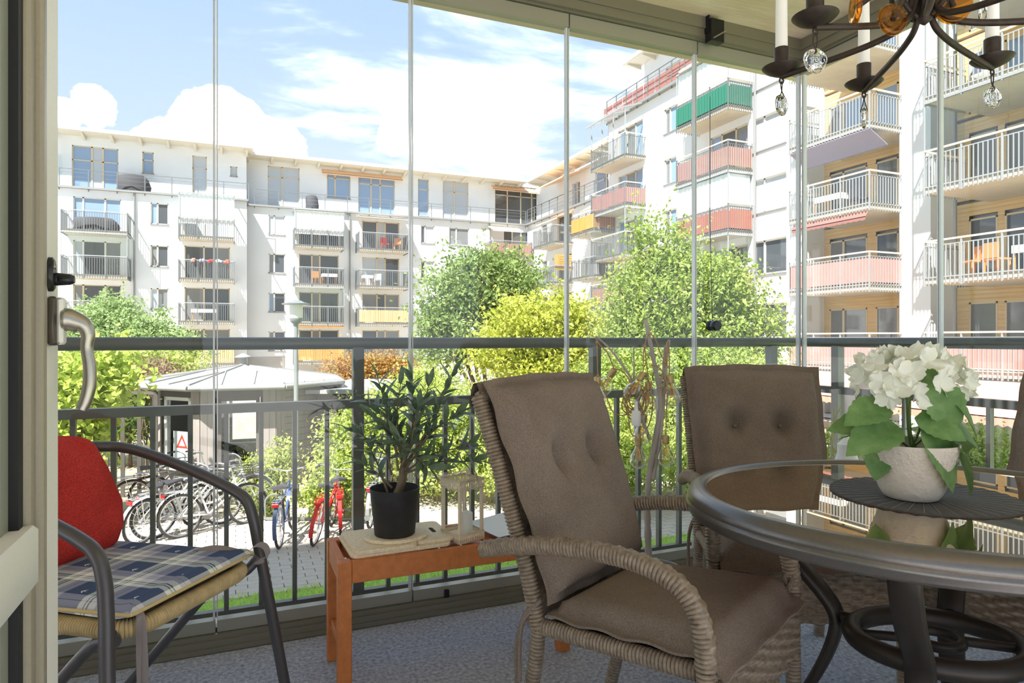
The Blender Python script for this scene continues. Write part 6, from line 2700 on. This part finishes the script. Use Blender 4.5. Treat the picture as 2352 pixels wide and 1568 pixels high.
# lavender spike among the olive shoots
m = MB()
sp0, sp1 = oloc(1058, 1014, 0.05), oloc(1090, 1026, 0.05)
for i in range(26):
    pos = sp0.lerp(sp1, i / 25)
    m.sphere(pos + Vector((random.uniform(-.004, .004), random.uniform(-.004, .004), random.uniform(-.005, .005))), 0.0035, 6, 4)
mat('lavender', rgb(150, 130, 180), 0.8)
o = tag(m.build('lavender_spike', 'lavender', ol, 60), 'small mauve lavender flower spike')
m = MB()
m.tube(catmull([oloc(1000, 1075, 0.03), oloc(1040, 1060, 0.05), oloc(1062, 1016, 0.05)], 6), 0.0013, 5)
m.build('flower_stem', 'stem_green', ol)

# ------------------------------------------------------------------ lantern with pillar candle
LZ = 2.27
lc = cw((1062 - CX) / F * LZ, LZ, BH)
lrz = math.radians(20)
ln = thing('garden_lantern', 'cream metal lantern with pierced bands and glass sides', 'lantern', lc, lrz)
hwL, hL_ = 0.052, 0.222
for zb_, h_ in ((0.0, 0.032), (hL_ - 0.045, 0.034)):
    m = MB()
    for s in range(4):
        T = Matrix.Rotation(s * PI / 2, 4, 'Z')
        m.box(-hwL, -hwL - 0.0015, zb_, hwL, -hwL, zb_ + 0.006, T)
        m.box(-hwL, -hwL - 0.0015, zb_ + h_ - 0.009, hwL, -hwL, zb_ + h_, T)
        n_ = 13
        for i in range(n_ + 1):
            xx = -hwL + 2 * hwL * i / n_
            m.box(xx - 0.0022, -hwL - 0.0015, zb_, xx + 0.0022, -hwL, zb_ + h_, T)
        if zb_ > 0.1:
            m.box(-hwL, -hwL - 0.0015, zb_ + 0.012, hwL, -hwL, zb_ + 0.014, T)
    m.build('pierced_band', 'lantern_cream', ln)
for sx in (-1, 1):
    for sy in (-1, 1):
        m = MB()
        cx_3, cy_3 = sx * (hwL - 0.005), sy * (hwL - 0.005)
        m.box(cx_3 - 0.005, cy_3 - 0.005, 0.02, cx_3 + 0.005, cy_3 + 0.005, hL_ - 0.03)
        m.build('corner_post', 'lantern_cream', ln)
for s in range(4):
    m = MB()
    m.box(-hwL + 0.01, -hwL + 0.003, 0.03, hwL - 0.01, -hwL + 0.005, hL_ - 0.042, Matrix.Rotation(s * PI / 2, 4, 'Z'))
    m.build('pane', 'lantern_glass', ln)
m = MB()
m.box(-hwL + 0.001, -hwL + 0.001, 0.014, hwL - 0.001, hwL - 0.001, 0.0165)
m.build('floor_plate', 'lantern_cream', ln)
m = MB()
m.tube([(-0.10, 0.02, hL_ - 0.004), (0.06, 0.03, hL_ + 0.006)], 0.0022, 6)
m.tube([(0.045, 0.03, hL_ - 0.02), (0.052, 0.032, hL_ + 0.012)], 0.004, 6)
m.build('handle', 'lantern_cream', ln, 60)
tcd = thing('pillar_candle', 'white pillar candle inside the cream lantern', 'candle', lc + cw(0.014, 0.002, 0.0167))
m = MB()
m.lathe([(0.0215, 0), (0.0215, 0.069), (0.0205, 0.072), (0.004, 0.080), (0.001, 0.081)], 28)
m.build('wax', 'candle_wax', tcd, 50)
m = MB()
m.tube([(0, 0, 0.078), (0.001, 0, 0.088)], 0.001, 5)
m.build('wick', 'black_rubber', tcd)
# pale woven table mat lying behind the lantern
wm0 = cw((1128 - CX) / F * 2.36, 2.36, BH + 0.001)
m = MB()


def wmat(u, v):
    return Vector((-0.03 + 0.20 * u, -0.09 + 0.20 * v, 0.002 + 0.012 * u * u + 0.01 * v * v))


m.grid(wmat, 12, 12)
m.grid(lambda u, v: wmat(u, v) - Vector((0, 0, 0.002)), 12, 12, True)
o = m.build('table_mat', 'white_mat', None, 180)
o.location = wm0
o.rotation_euler = (0, 0, 0.25)
tag(o, 'pale woven table mat lying behind the lantern on the side table', 'placemat')

# ------------------------------------------------------------------ grey tube armchair with cane seat
ac_ = cw(-0.865, 1.735)
arz = cam_dir(0.97, -0.24)
tc_ = thing('cane_armchair', 'grey steel tube armchair with cane seat beside the open door', 'chair', ac_, arz)
WA = 0.262
for s in (-1, 1):
    m = MB()
    m.tube(catmull([(-0.50, s * 0.20, 0.765), (-0.44, s * 0.245, 0.757), (-0.34, s * (WA - 0.004), 0.735), (-0.18, s * WA, 0.688), (-0.06, s * WA, 0.645), (-0.005, s * (WA + 0.003), 0.612), (0.018, s * (WA + 0.006), 0.555), (0.03, s * (WA + 0.012), 0.48)], 9), 0.0165, 14)
    m.build('armrest', 'grey_tube', tc_, 70)
    m = MB()
    m.tube([(0.03, s * (WA + 0.012), 0.48), (0.062, s * (WA + 0.04), 0.24), (0.098, s * (WA + 0.06), 0.0)], 0.0165, 14)
    m.build('leg', 'grey_tube', tc_, 70)
    m = MB()
    m.tube(catmull([(0.035, s * (WA + 0.008), 0.44), (0.01, s * 0.235, 0.405), (-0.06, s * 0.225, 0.385), (-0.20, s * 0.228, 0.24), (-0.42, s * 0.235, 0.0)], 7), 0.0145, 12)
    m.build('rear_leg', 'grey_tube', tc_, 70)
m = MB()
m.tube(catmull([(-0.50, -0.20, 0.765), (-0.535, -0.1, 0.772), (-0.545, 0, 0.775), (-0.535, 0.1, 0.772), (-0.50, 0.20, 0.765)], 8), 0.0165, 12)
m.build('back_tube', 'grey_tube', tc_, 70)
m = MB()
rim = [Vector((x - 0.21, y, 0.425)) for x, y in rrect(0.50, 0.44, 0.07, 8)]
rim.append(rim[0])
wrap_tube(m, rim, 0.021, 0.0075, 14)
m.build('seat_rim', 'cane', tc_, 70)
m = MB()


def cseat(u, v):
    return Vector((-0.45 + 0.48 * u, -0.21 + 0.42 * v, 0.43)), Vector((0, 0, 1))


weave_panel(m, cseat, 0.48, 0.42, 0.03, 0.012, 0.003, 3, 3)
tag(m.build('seat', 'cane', tc_, 180), kind='stuff')
m = MB()


def cback(u, v):
    y = -0.225 + 0.45 * u
    return Vector((-0.455 - 0.085 * v - 0.03 * math.sin(PI * u), y, 0.45 + 0.33 * v)), Vector((1, 0, 0.2))


weave_panel(m, cback, 0.45, 0.34, 0.03, 0.010, 0.003, 4, 4)
tag(m.build('backrest', 'cane', tc_, 180), kind='stuff')
# plaid seat pad with piping and ribbons
sp_ = thing('seat_pad', 'blue and cream plaid seat pad with ribbons on the cane chair', 'cushion', ac_, arz)
m = MB()


def fpl(y, s):
    x = -0.425 + s
    return Vector((x, y, 0.455 + 0.012 * max(0, (x - 0.0)) / 0.05)), Vector((0, 0, 1))


pad_mesh(m, fpl, 0.43, 0.45, 0.475, 0.028, 0.006, (), 0, 0.1, 36, 36, 0.0, 0.03)
m.build('pad', 'plaid', sp_, 180)
m = MB()
po = rrect(0.478, 0.448, 0.012, 4)
m.tube([(x - 0.187, y, 0.4555 + 0.012 * max(0, (x - 0.187)) / 0.05) for x, y in po], 0.0045, 8, True)
m.build('edge_piping', 'piping', sp_, 60)


def ribbon(m, pts, w, wd=(0, 1, 0)):
    pts = catmull(pts, 6)
    vs = []
    for i, p_ in enumerate(pts):
        a = Vector(wd).normalized() if not callable(wd) else wd(i / len(pts))
        vs += [p_ - a * w / 2, p_ + a * w / 2]
    n_ = len(pts)
    m.add(vs, [(2 * i, 2 * i + 1, 2 * i + 3, 2 * i + 2) for i in range(n_ - 1)])
    m.add([v + Vector((0.0006, 0.0006, 0.0006)) for v in vs], [(2 * i, 2 * i + 2, 2 * i + 3, 2 * i + 1) for i in range(n_ - 1)])


m = MB()
ribbon(m, [(0.048, -0.20, 0.462), (0.058, -0.205, 0.44), (0.06, -0.20, 0.34), (0.058, -0.198, 0.20), (0.07, -0.20, 0.08), (0.09, -0.21, 0.004)], 0.017, lambda f: Vector((0.5 + 0.4 * math.sin(5 * f), 0.8, 0)).normalized())
ribbon(m, [(0.048, -0.20, 0.462), (0.056, -0.21, 0.43), (0.054, -0.208, 0.3), (0.056, -0.205, 0.12), (0.03, -0.23, 0.004)], 0.015, lambda f: Vector((0.8, 0.4 * math.cos(4 * f), 0)).normalized())
m.build('ribbon', 'ribbon', sp_, 180)
m = MB()
ribbon(m, [(-0.10, 0.16, 0.487), (-0.05, 0.178, 0.489), (0.0, 0.19, 0.482), (0.05, 0.205, 0.470), (0.085, 0.215, 0.455), (0.075, 0.20, 0.445)], 0.02, lambda f: Vector((0.25, 1, 0.9 * math.sin(6 * f))).normalized())
ribbon(m, [(0.05, 0.17, 0.472), (0.075, 0.20, 0.50), (0.09, 0.222, 0.49), (0.095, 0.225, 0.462), (0.07, 0.215, 0.448)], 0.018, (0.3, 0.6, 0.5))
m.build('ribbon', 'ribbon', sp_, 180)
# small embroidered leaf marks on the dark checks
m = MB()
for (u, v) in ((-0.30, -0.02), (-0.145, -0.02), (0.01, -0.02), (-0.30, 0.135), (-0.145, 0.135), (-0.145, -0.175), (0.01, -0.175)):
    for a in (-0.7, 0.0, 0.7):
        d = Vector((math.cos(a), math.sin(a), 0))
        sd_ = Vector((-d.y, d.x, 0))
        c = Vector((u, v, 0.4868))
        m.add([c, c + d * 0.008 + sd_ * 0.002, c + d * 0.016, c + d * 0.008 - sd_ * 0.002], [(0, 1, 2, 3)])
tag(m.build('embroidery', 'white_mat', sp_), kind='stuff')
rc = thing('red_cushion', 'red fleece cushion leaning in the cane armchair', 'cushion', ac_, arz)
m = MB()


def fred(y, s):
    k = s / 0.37
    return Vector((-0.385 - 0.095 * k, y, 0.472 + 0.335 * k - 0.02 * abs(y / 0.2) ** 3 * k)), Vector((0.96, 0, 0.27))


pad_mesh(m, fred, 0.40, 0.37, 0.37, 0.055, 0.0, ((0.8, 0.35, 0.016, 0.03), (0.6, 0.15, 0.014, 0.02), (0.75, 0.92, 0.012, 0.02), (0.5, 0.6, 0.012, 0.04)), 0.012, 0.4, 40, 40, 0.003, 0.09, lambda v: float(np.interp(v, [0, 0.05, 0.18, 0.4, 0.7, 0.9, 1.0], [0.26, 0.33, 0.40, 0.43, 0.385, 0.335, 0.27])))
m.build('cover', 'red_fleece', rc, 180)
m = MB()
mt_ = []
for i in range(41):
    u = i / 40
    p_, nr_ = fred((u - 0.5) * 0.27, 0.37 + 0.012 * math.sin(PI * u))
    mt_.append(p_ + nr_ * 0.001)
m.tube(mt_, 0.003, 6)
m.build('seam', 'red_fleece', rc, 60)

# ------------------------------------------------------------------ driftwood branch with bulb string
BZ = 2.5
bo = cw((1500 - CX) / F * BZ, BZ, 0)
bw_ = thing('branch_stand', 'bare driftwood branch standing in a grey bowl by the glass', 'decoration', bo)


def bl(px, py, dz=0.0):
    return P(px, py, BZ - dz)


m = MB()
m.lathe([(0.085, 0), (0.10, 0.01), (0.118, 0.10), (0.122, 0.225), (0.116, 0.225), (0.112, 0.20)], 36, Matrix.Translation(bo))
m.build('bowl', 'bowl_grey', bw_, 50, True)
m = MB()
m.lathe([(0.001, 0.19), (0.113, 0.19)], 24, Matrix.Translation(bo), False, False)
m.build('filling', 'soil_and_slot_shade', bw_, None, True)


def twig(pts, r0, r1, name='branch'):
    q = catmull(pts, 8)
    m = MB()
    m.tube(q, [max(r1, a * (1 + 0.12 * math.sin(i * 1.7))) for i, a in enumerate(np.linspace(r0, r1, len(q)))], 9)
    m.build(name, 'driftwood', bw_, 60, True)


twig([bl(1491, 1330), bl(1488, 1230), bl(1487, 1150), bl(1492, 1085), bl(1505, 1010), bl(1517, 930), bl(1512, 880), bl(1500, 820), bl(1488, 760), bl(1483, 733)], 0.0135, 0.007, 'trunk')
twig([bl(1500, 1100, 0.01), bl(1513, 1030), bl(1522, 950), bl(1526, 890), bl(1531, 820), bl(1537, 780)], 0.008, 0.005)
twig([bl(1510, 895), bl(1522, 860), bl(1527, 800), bl(1528, 795)], 0.006, 0.004)
twig([bl(1493, 1010, 0.02), bl(1480, 975, 0.03), bl(1466, 925, 0.03), bl(1450, 870, 0.02), bl(1420, 825, 0.01), bl(1395, 795), bl(1368, 772)], 0.0065, 0.003)
twig([bl(1456, 880, 0.02), bl(1456, 840, 0.01), bl(1455, 795)], 0.004, 0.0025)
twig([bl(1510, 890), bl(1525, 886, 0.02), bl(1537, 876, 0.03)], 0.006, 0.004)
twig([bl(1500, 850), bl(1509, 843), bl(1510, 842)], 0.004, 0.002)
# string of filament bulbs
sl = thing('bulb_string', 'string of clear filament bulbs on tan cord hung over the branch', 'string lights', bl(1490, 900))
m = MB()
m.tube([(0, 0, 0.0), (0, 0, -0.02)], 0.004, 6)
m.lathe([(0.004, 0.004), (0.0125, 0.0), (0.0135, -0.004), (0.0125, -0.008), (0.0138, -0.012), (0.0125, -0.016), (0.0138, -0.020), (0.0125, -0.024), (0.0135, -0.028), (0.012, -0.031)][::-1], 18)
me_s = m.mesh('socket', 50)
me_s.materials.append(M['brass'])
m = MB()
bp_ = [(0.0115, -0.031), (0.014, -0.040), (0.021, -0.053), (0.0295, -0.068), (0.0325, -0.083), (0.0305, -0.098), (0.021, -0.110), (0.009, -0.116), (0.001, -0.117)]
m.lathe(bp_, 24, None, False, False)
me_b = m.mesh('bulb', 180)
me_b.materials.append(M['bulb_glass'])
m = MB()
for a in range(4):
    dx, dy = 0.006 * math.cos(a * PI / 2), 0.006 * math.sin(a * PI / 2)
    m.tube([(dx, dy, -0.045), (dx * 1.6, dy * 1.6, -0.085)], 0.0012, 5)
m.tube([(0, 0, -0.03), (0, 0, -0.05)], 0.003, 6)
me_f = m.mesh('filament', None)
me_f.materials.append(M['filament'])
bulbs = [((1372, 866), 0.02, (0, 0)), ((1411, 848), 0.0, (0.5, 0.3)), ((1477, 857), 0.05, (0.55, -0.2)), ((1489, 877), 0.03, (0.0, 0.1)), ((1538, 862), 0.02, (-0.15, 0)), ((1479, 952), 0.02, (0.1, 0.1)), ((1466, 1005), 0.02, (0, 0)), ((1529, 1000), 0.02, (0, 0))]
ROOTS = ROOTM[sl.name].inverted()
tops = []
for (pp, dz, tl_) in bulbs:
    pos = bl(pp[0], pp[1], dz)
    tops.append(pos)
    # tilt: first turns the bulb's foot towards camera-left, second towards the viewer
    ax1 = cdir(0, 0, 1)
    Rm_ = Matrix.Rotation(-tl_[0], 4, ax1) @ Matrix.Rotation(tl_[1], 4, cdir(1, 0, 0))
    o = bpy.data.objects.new('bulb', me_b)
    COL.objects.link(o)
    o.parent = sl
    o.matrix_local = Matrix.Translation(ROOTS @ pos) @ Rm_
    for nm, me in (('socket', me_s), ('filament', me_f)):
        c = bpy.data.objects.new(nm, me)
        COL.objects.link(c)
        c.parent = o
m = MB()
cords = [[bl(1373, 866, .02), bl(1372, 820, .02), bl(1371, 785, .01), bl(1369, 776, .015), bl(1376, 790, .02), bl(1395, 810, .02), bl(1411, 848)],
         [bl(1411, 848), bl(1425, 850, .02), bl(1445, 870, .03), bl(1450, 900, .04), bl(1432, 915, .04), bl(1430, 940, .04), bl(1450, 955, .03)],
         [bl(1373, 862, .02), bl(1385, 885, .03), bl(1398, 925, .03), bl(1412, 950, .03), bl(1438, 952, .03), bl(1455, 935, .04)],
         [bl(1477, 857, .05), bl(1478, 820, .03), bl(1480, 795, .02), bl(1487, 772, .02), bl(1496, 768, .02), bl(1508, 785, .01), bl(1518, 815, .01), bl(1528, 830, .02), bl(1524, 845, .02)],
         [bl(1489, 877, .03), bl(1486, 840, .03), bl(1481, 800, .02), bl(1484, 785, .03)],
         [bl(1538, 862, .02), bl(1537, 820, .015), bl(1536, 790, .01), bl(1533, 784, .015), bl(1530, 800, .02), bl(1532, 840, .02)],
         [bl(1529, 1000, .02), bl(1531, 940, .02), bl(1533, 895, .03), bl(1525, 880, .04), bl(1518, 890, .04), bl(1524, 905, .04), bl(1532, 890, .04), bl(1525, 860, .03), bl(1510, 842, .03), bl(1495, 838, .03)],
         [bl(1466, 1005, .02), bl(1450, 995, .03), bl(1444, 960, .04), bl(1440, 910, .04), bl(1447, 880, .05), bl(1465, 868, .05)],
         [bl(1466, 1005, .02), bl(1482, 990, .03), bl(1495, 960, .04), bl(1499, 920, .05), bl(1492, 880, .05), bl(1482, 855, .05)],
         [bl(1479, 952, .02), bl(1470, 930, .04), bl(1446, 925, .05), bl(1443, 900, .05), bl(1460, 890, .05)]]
for c in cords:
    m.tube(catmull(c, 7), 0.0024, 6)
for k in range(6):
    cx_4, cy_4 = 1462 + random.uniform(-6, 6), 918 + random.uniform(-8, 8)
    lp_ = []
    rx_, ry_ = random.uniform(14, 30), random.uniform(22, 42)
    for a in np.linspace(0, 2 * PI, 13)[:-1]:
        lp_.append(bl(cx_4 + rx_ * math.cos(a), cy_4 + ry_ * math.sin(a), 0.04 + 0.02 * math.sin(a + k)))
    m.tube(catmull(lp_, 5, True), 0.0024, 6, True)
for pp in ((1371, 786), (1481, 796), (1527, 832), (1373, 862)):
    m.sphere(bl(pp[0], pp[1], 0.02), 0.006, 8, 6)
tag(m.build('cord', 'cord', sl, 60, True), kind='stuff')
m = MB()
c = bl(1461, 960, 0.06)
T = Matrix.Translation(c)
m.lathe([(0.004, -0.03), (0.016, -0.028), (0.018, -0.02), (0.018, 0.02), (0.015, 0.026), (0.008, 0.03), (0.006, 0.062), (0.003, 0.064)], 14, T)
m.build('plug', 'plug_white', sl, 40, True)
m = MB()
for s in (-0.008, 0.008):
    m.tube([c + Vector((s, 0, -0.028)), c + Vector((s, 0, -0.052))], 0.0022, 6)
m.build('plug_pins', 'chrome', sl, None, True)

# ------------------------------------------------------------------ white lantern and willow twigs in the corner
wl_ = cw((1945 - CX) / F * 2.72, 2.72, 0)
t = thing('white_lantern', 'white metal floor lantern half hidden behind the middle armchair', 'lantern', wl_, 0.3)
m = MB()
m.lathe([(0.085, 0), (0.085, 0.03), (0.08, 0.035)], 8, None)
m.build('base', 'white_lacquer', t)
m = MB()
for k in range(4):
    a = PI / 4 + k * PI / 2
    m.box(0.08 * math.cos(a) - 0.006, 0.08 * math.sin(a) - 0.006, 0.03, 0.08 * math.cos(a) + 0.006, 0.08 * math.sin(a) + 0.006, 0.50)
m.build('frame', 'white_lacquer', t)
m = MB()
m.lathe([(0.098, 0.50), (0.10, 0.51), (0.07, 0.56), (0.045, 0.60), (0.036, 0.63), (0.036, 0.665), (0.03, 0.67), (0.012, 0.69), (0.004, 0.70)], 16)
m.build('roof', 'white_lacquer', t, 40)
m = MB()
for k in range(4):
    T = Matrix.Rotation(k * PI / 2, 4, 'Z')
    m.box(-0.05, -0.0575, 0.04, 0.05, -0.0555, 0.5, T)
m.build('pane', 'lantern_glass', t)
vz = cw((1890 - CX) / F * 2.88, 2.88, 0)
t = thing('willow_vase', 'pale vase with curly yellow-green willow twigs behind the armchair', 'vase', vz)
m = MB()
m.lathe([(0.05, 0), (0.065, 0.08), (0.06, 0.25), (0.035, 0.40), (0.038, 0.45), (0.033, 0.45), (0.03, 0.40)], 20)
m.build('vase', 'white_lacquer', t, 50)
for k in range(5):
    e_ = P(1922 + 6 * k, 930 + 16 * k, 2.85) - vz
    pts = [Vector((0, 0, 0.40))]
    for f in (0.3, 0.5, 0.7, 0.85, 1.0):
        q = Vector((0, 0, 0.40)).lerp(e_, f)
        pts.append(q + Vector((random.uniform(-.02, .02), random.uniform(-.02, .02), random.uniform(-.015, .015))))
    m = MB()
    m.tube(catmull(pts, 6), 0.0022, 5)
    m.build('twig', 'willow', t, 60)

# ------------------------------------------------------------------ wrought-iron chandelier
hc = cw(0.715, 1.14, 0)
ZPAN = EYE + 0.537
chd = thing('chandelier', 'wrought-iron candle chandelier with scrolled arms and amber glass discs', 'chandelier', (hc.x, hc.y, CEIL))
m = MB()
m.tube([(hc.x, hc.y, ZPAN + 0.02), (hc.x, hc.y, ZPAN + 0.34)], 0.009, 12)
m.lathe([(0.002, -0.008), (0.012, 0.0), (0.014, 0.01), (0.009, 0.03)], 14, Matrix.Translation((hc.x, hc.y, ZPAN + 0.015)))
m.build('column', 'iron', chd, 60, True)
m = MB()
for k in range(14):
    z = ZPAN + 0.35 + k * 0.03
    a = (k % 2) * PI / 2
    m.tube([(hc.x + 0.008 * math.cos(q) * math.cos(a), hc.y + 0.008 * math.cos(q) * math.sin(a), z + 0.019 * math.sin(q)) for q in np.linspace(0, 2 * PI, 13)[:-1]], 0.0022, 6, True)
m.tube([(hc.x, hc.y, ZPAN + 0.76), (hc.x, hc.y, CEIL)], 0.003, 6)
m.build('chain', 'iron', chd, 60, True)
m = MB()
m.lathe([(0.045, -0.03), (0.05, -0.02), (0.05, 0.0)], 20, Matrix.Translation((hc.x, hc.y, CEIL)))
m.build('ceiling_rose', 'iron', chd, 40, True)
RP = 0.245
for deg in (191, 137, 84, 31, -18, -68, -118):
    RP = 0.212 if deg == 191 else 0.245
    ca, sa = math.cos(math.radians(deg)), math.sin(math.radians(deg))

    def hp_(r, z):
        v = cw(r * ca, r * sa)
        return Vector((hc.x + v.x, hc.y + v.y, z))
    m = MB()
    m.tube(catmull([hp_(0.012, ZPAN + 0.20), hp_(0.014, ZPAN + 0.10), hp_(0.016, ZPAN + 0.05), hp_(0.03, ZPAN + 0.018), hp_(0.06, ZPAN + 0.004), hp_(0.12, ZPAN - 0.006), hp_(RP, ZPAN - 0.016)], 8), 0.0056, 10)
    m.build('arm', 'iron', chd, 60, True)
    # inner scroll with its end
    m = MB()
    m.tube(catmull([hp_(0.014, ZPAN + 0.02), hp_(0.035, ZPAN + 0.035), hp_(0.05, ZPAN + 0.06), hp_(0.045, ZPAN + 0.085), hp_(0.02, ZPAN + 0.09), hp_(0.016, ZPAN + 0.07)], 7), 0.0045, 8)
    m.build('scroll', 'iron', chd, 60, True)
    T = Matrix.Translation(hp_(RP, ZPAN - 0.012))
    m = MB()
    m.lathe([(0.002, -0.004), (0.012, -0.002), (0.028, 0.006), (0.036, 0.013), (0.037, 0.0145), (0.028, 0.0085), (0.013, 0.004), (0.002, 0.003)], 28, T)
    pan = m.build('drip_pan', 'iron', chd, 50, True)
    m = MB()
    m.lathe([(0.0140, 0.003), (0.0142, 0.052), (0.0124, 0.052), (0.0124, 0.010)], 18, T)
    m.build('candle_cup', 'iron', pan, 50)
    m = MB()
    ey = hp_(RP, ZPAN - 0.024)
    m.tube([(ey.x + 0.005 * math.cos(q), ey.y, ey.z + 0.006 * math.sin(q)) for q in np.linspace(0, 2 * PI, 13)[:-1]], 0.0016, 6, True)
    m.build('eyelet', 'iron', pan)
    if deg < 0:
        continue
    lb = {191: 'white taper candle in the drip pan near the ceiling catch', 137: 'white taper candle in the pan over the glass corner', 84: 'white taper candle in the pan over the table edge', 31: 'white taper candle in the pan beside the short glazed side'}.get(deg, 'white taper candle on the hidden side of the chandelier')
    cd = thing('taper_candle', lb, 'candle', hp_(RP, ZPAN - 0.002), 0, 'taper candles on the chandelier')
    m = MB()
    m.lathe([(0.0118, 0), (0.0112, 0.10), (0.0098, 0.235), (0.006, 0.243), (0.001, 0.245)], 18)
    m.build('wax', 'candle_wax', cd, 50)
    m = MB()
    m.tube([(0, 0, 0.243), (0.001, 0, 0.254)], 0.0008, 5)
    m.build('wick', 'black_rubber', cd)
    # glass medallion hanging from the pan
    pb_ = hp_(RP, ZPAN - 0.072)
    yaw = {191: 0.15, 137: 0.7, 84: 1.1, 31: 0.25}.get(deg, 0.4)
    md = thing('glass_medallion', {191: 'clear glass medallion under the pan near the ceiling catch', 137: 'clear pressed glass medallion hanging over the corner header', 84: 'clear glass medallion hung edgewise over the pink balconies', 31: 'clear pressed glass medallion by the nearest grey balconies'}.get(deg, 'clear glass medallion on the hidden side of the chandelier'), 'ornament', pb_, prot + yaw, 'glass medallions on the chandelier')
    m = MB()
    T = Matrix.Rotation(PI / 2, 4, 'X')
    m.lathe([(0.002, -0.0035), (0.012, -0.0035), (0.0175, -0.0045), (0.0205, -0.002), (0.0205, 0.002), (0.0175, 0.0045), (0.012, 0.0035), (0.002, 0.0035)], 30, T, rf=lambda a, z: 1 + 0.03 * math.sin(3 * a) + 0.02 * math.sin(5 * a + 1))
    dsk = m.build('disc', 'clear_glass', md, 50)
    m = MB()
    for sg in (-1, 1):
        y0 = sg * 0.0042
        for (x0, z0, x1, z1) in ((-0.008, -0.008, 0.008, -0.0062), (-0.008, 0.0062, 0.008, 0.008), (-0.008, -0.008, -0.0062, 0.008), (0.0062, -0.008, 0.008, 0.008)):
            m.box(x0, y0 - 0.0012, z0, x1, y0 + 0.0012, z1)
        # curved letter-like stroke inside the square
        m.tube([(0.0032 * math.cos(q), y0, 0.0034 * math.sin(q)) for q in np.linspace(0.7, 5.2, 12)], 0.0009, 5)
        m.tube([(0.0, y0, 0.0), (0.0034, y0, -0.0005)], 0.0009, 5)
    m.build('pressed_mark', 'clear_glass', dsk)
    m = MB()
    m.tube(catmull([(-0.001, -0.006, 0.014), (-0.005, -0.003, 0.026), (-0.003, 0, 0.041), (0, 0, 0.046), (0.003, 0, 0.041), (0.005, 0.003, 0.026), (0.001, 0.006, 0.014), (0, 0, 0.0125)], 5, True), 0.0011, 6, True)
    m.build('wire_loop', 'iron', md, 60)
for (px, py, dz, yaw, r) in ((2050, 45, 0.06, 0.15, 0.0255), (2190, 15, 0.02, -0.3, 0.029), (1965, 18, 0.0, 1.35, 0.028)):
    c = P(px, py, 1.14 - dz)
    T = Matrix.Translation(c) @ Matrix.Rotation(prot + yaw, 4, 'Z') @ Matrix.Rotation(PI / 2, 4, 'X')
    m = MB()
    m.lathe([(0.001, -0.004), (r * 0.5, -0.0035), (r * 0.9, -0.005), (r, -0.002), (r, 0.002), (r * 0.9, 0.005), (r * 0.5, 0.0035), (r * 0.2, 0.001), (0.001, 0.001)], 30, T, rf=lambda a, z: 1 + 0.015 * math.sin(3 * a))
    dd = m.build('amber_disc', 'amber_glass', chd, 60, True)
    m = MB()
    e2 = Vector((hc.x, hc.y, ZPAN + 0.09))
    mid = c.lerp(e2, 0.45) + Vector((0, 0, 0.012))
    m.tube(catmull([c, mid, e2], 7), 0.005, 8)
    m.build('scroll', 'iron', chd, 60, True)
# clear drop pendant
pd = P(2257, 20, 1.2)
m = MB()
m.lathe([(0.001, -0.022), (0.006, -0.018), (0.007, -0.005), (0.0055, 0.012), (0.004, 0.03), (0.001, 0.034)], 14, Matrix.Translation(pd))
o = m.build('glass_drop', 'clear_glass', None, 60)
tag(o, 'slim clear glass drop beside the amber disc', 'ornament')
m = MB()
m.tube([pd + Vector((0, 0, 0.03)), pd + Vector((0, 0, 0.12))], 0.0008, 5)
m.build('wire', 'iron', o)
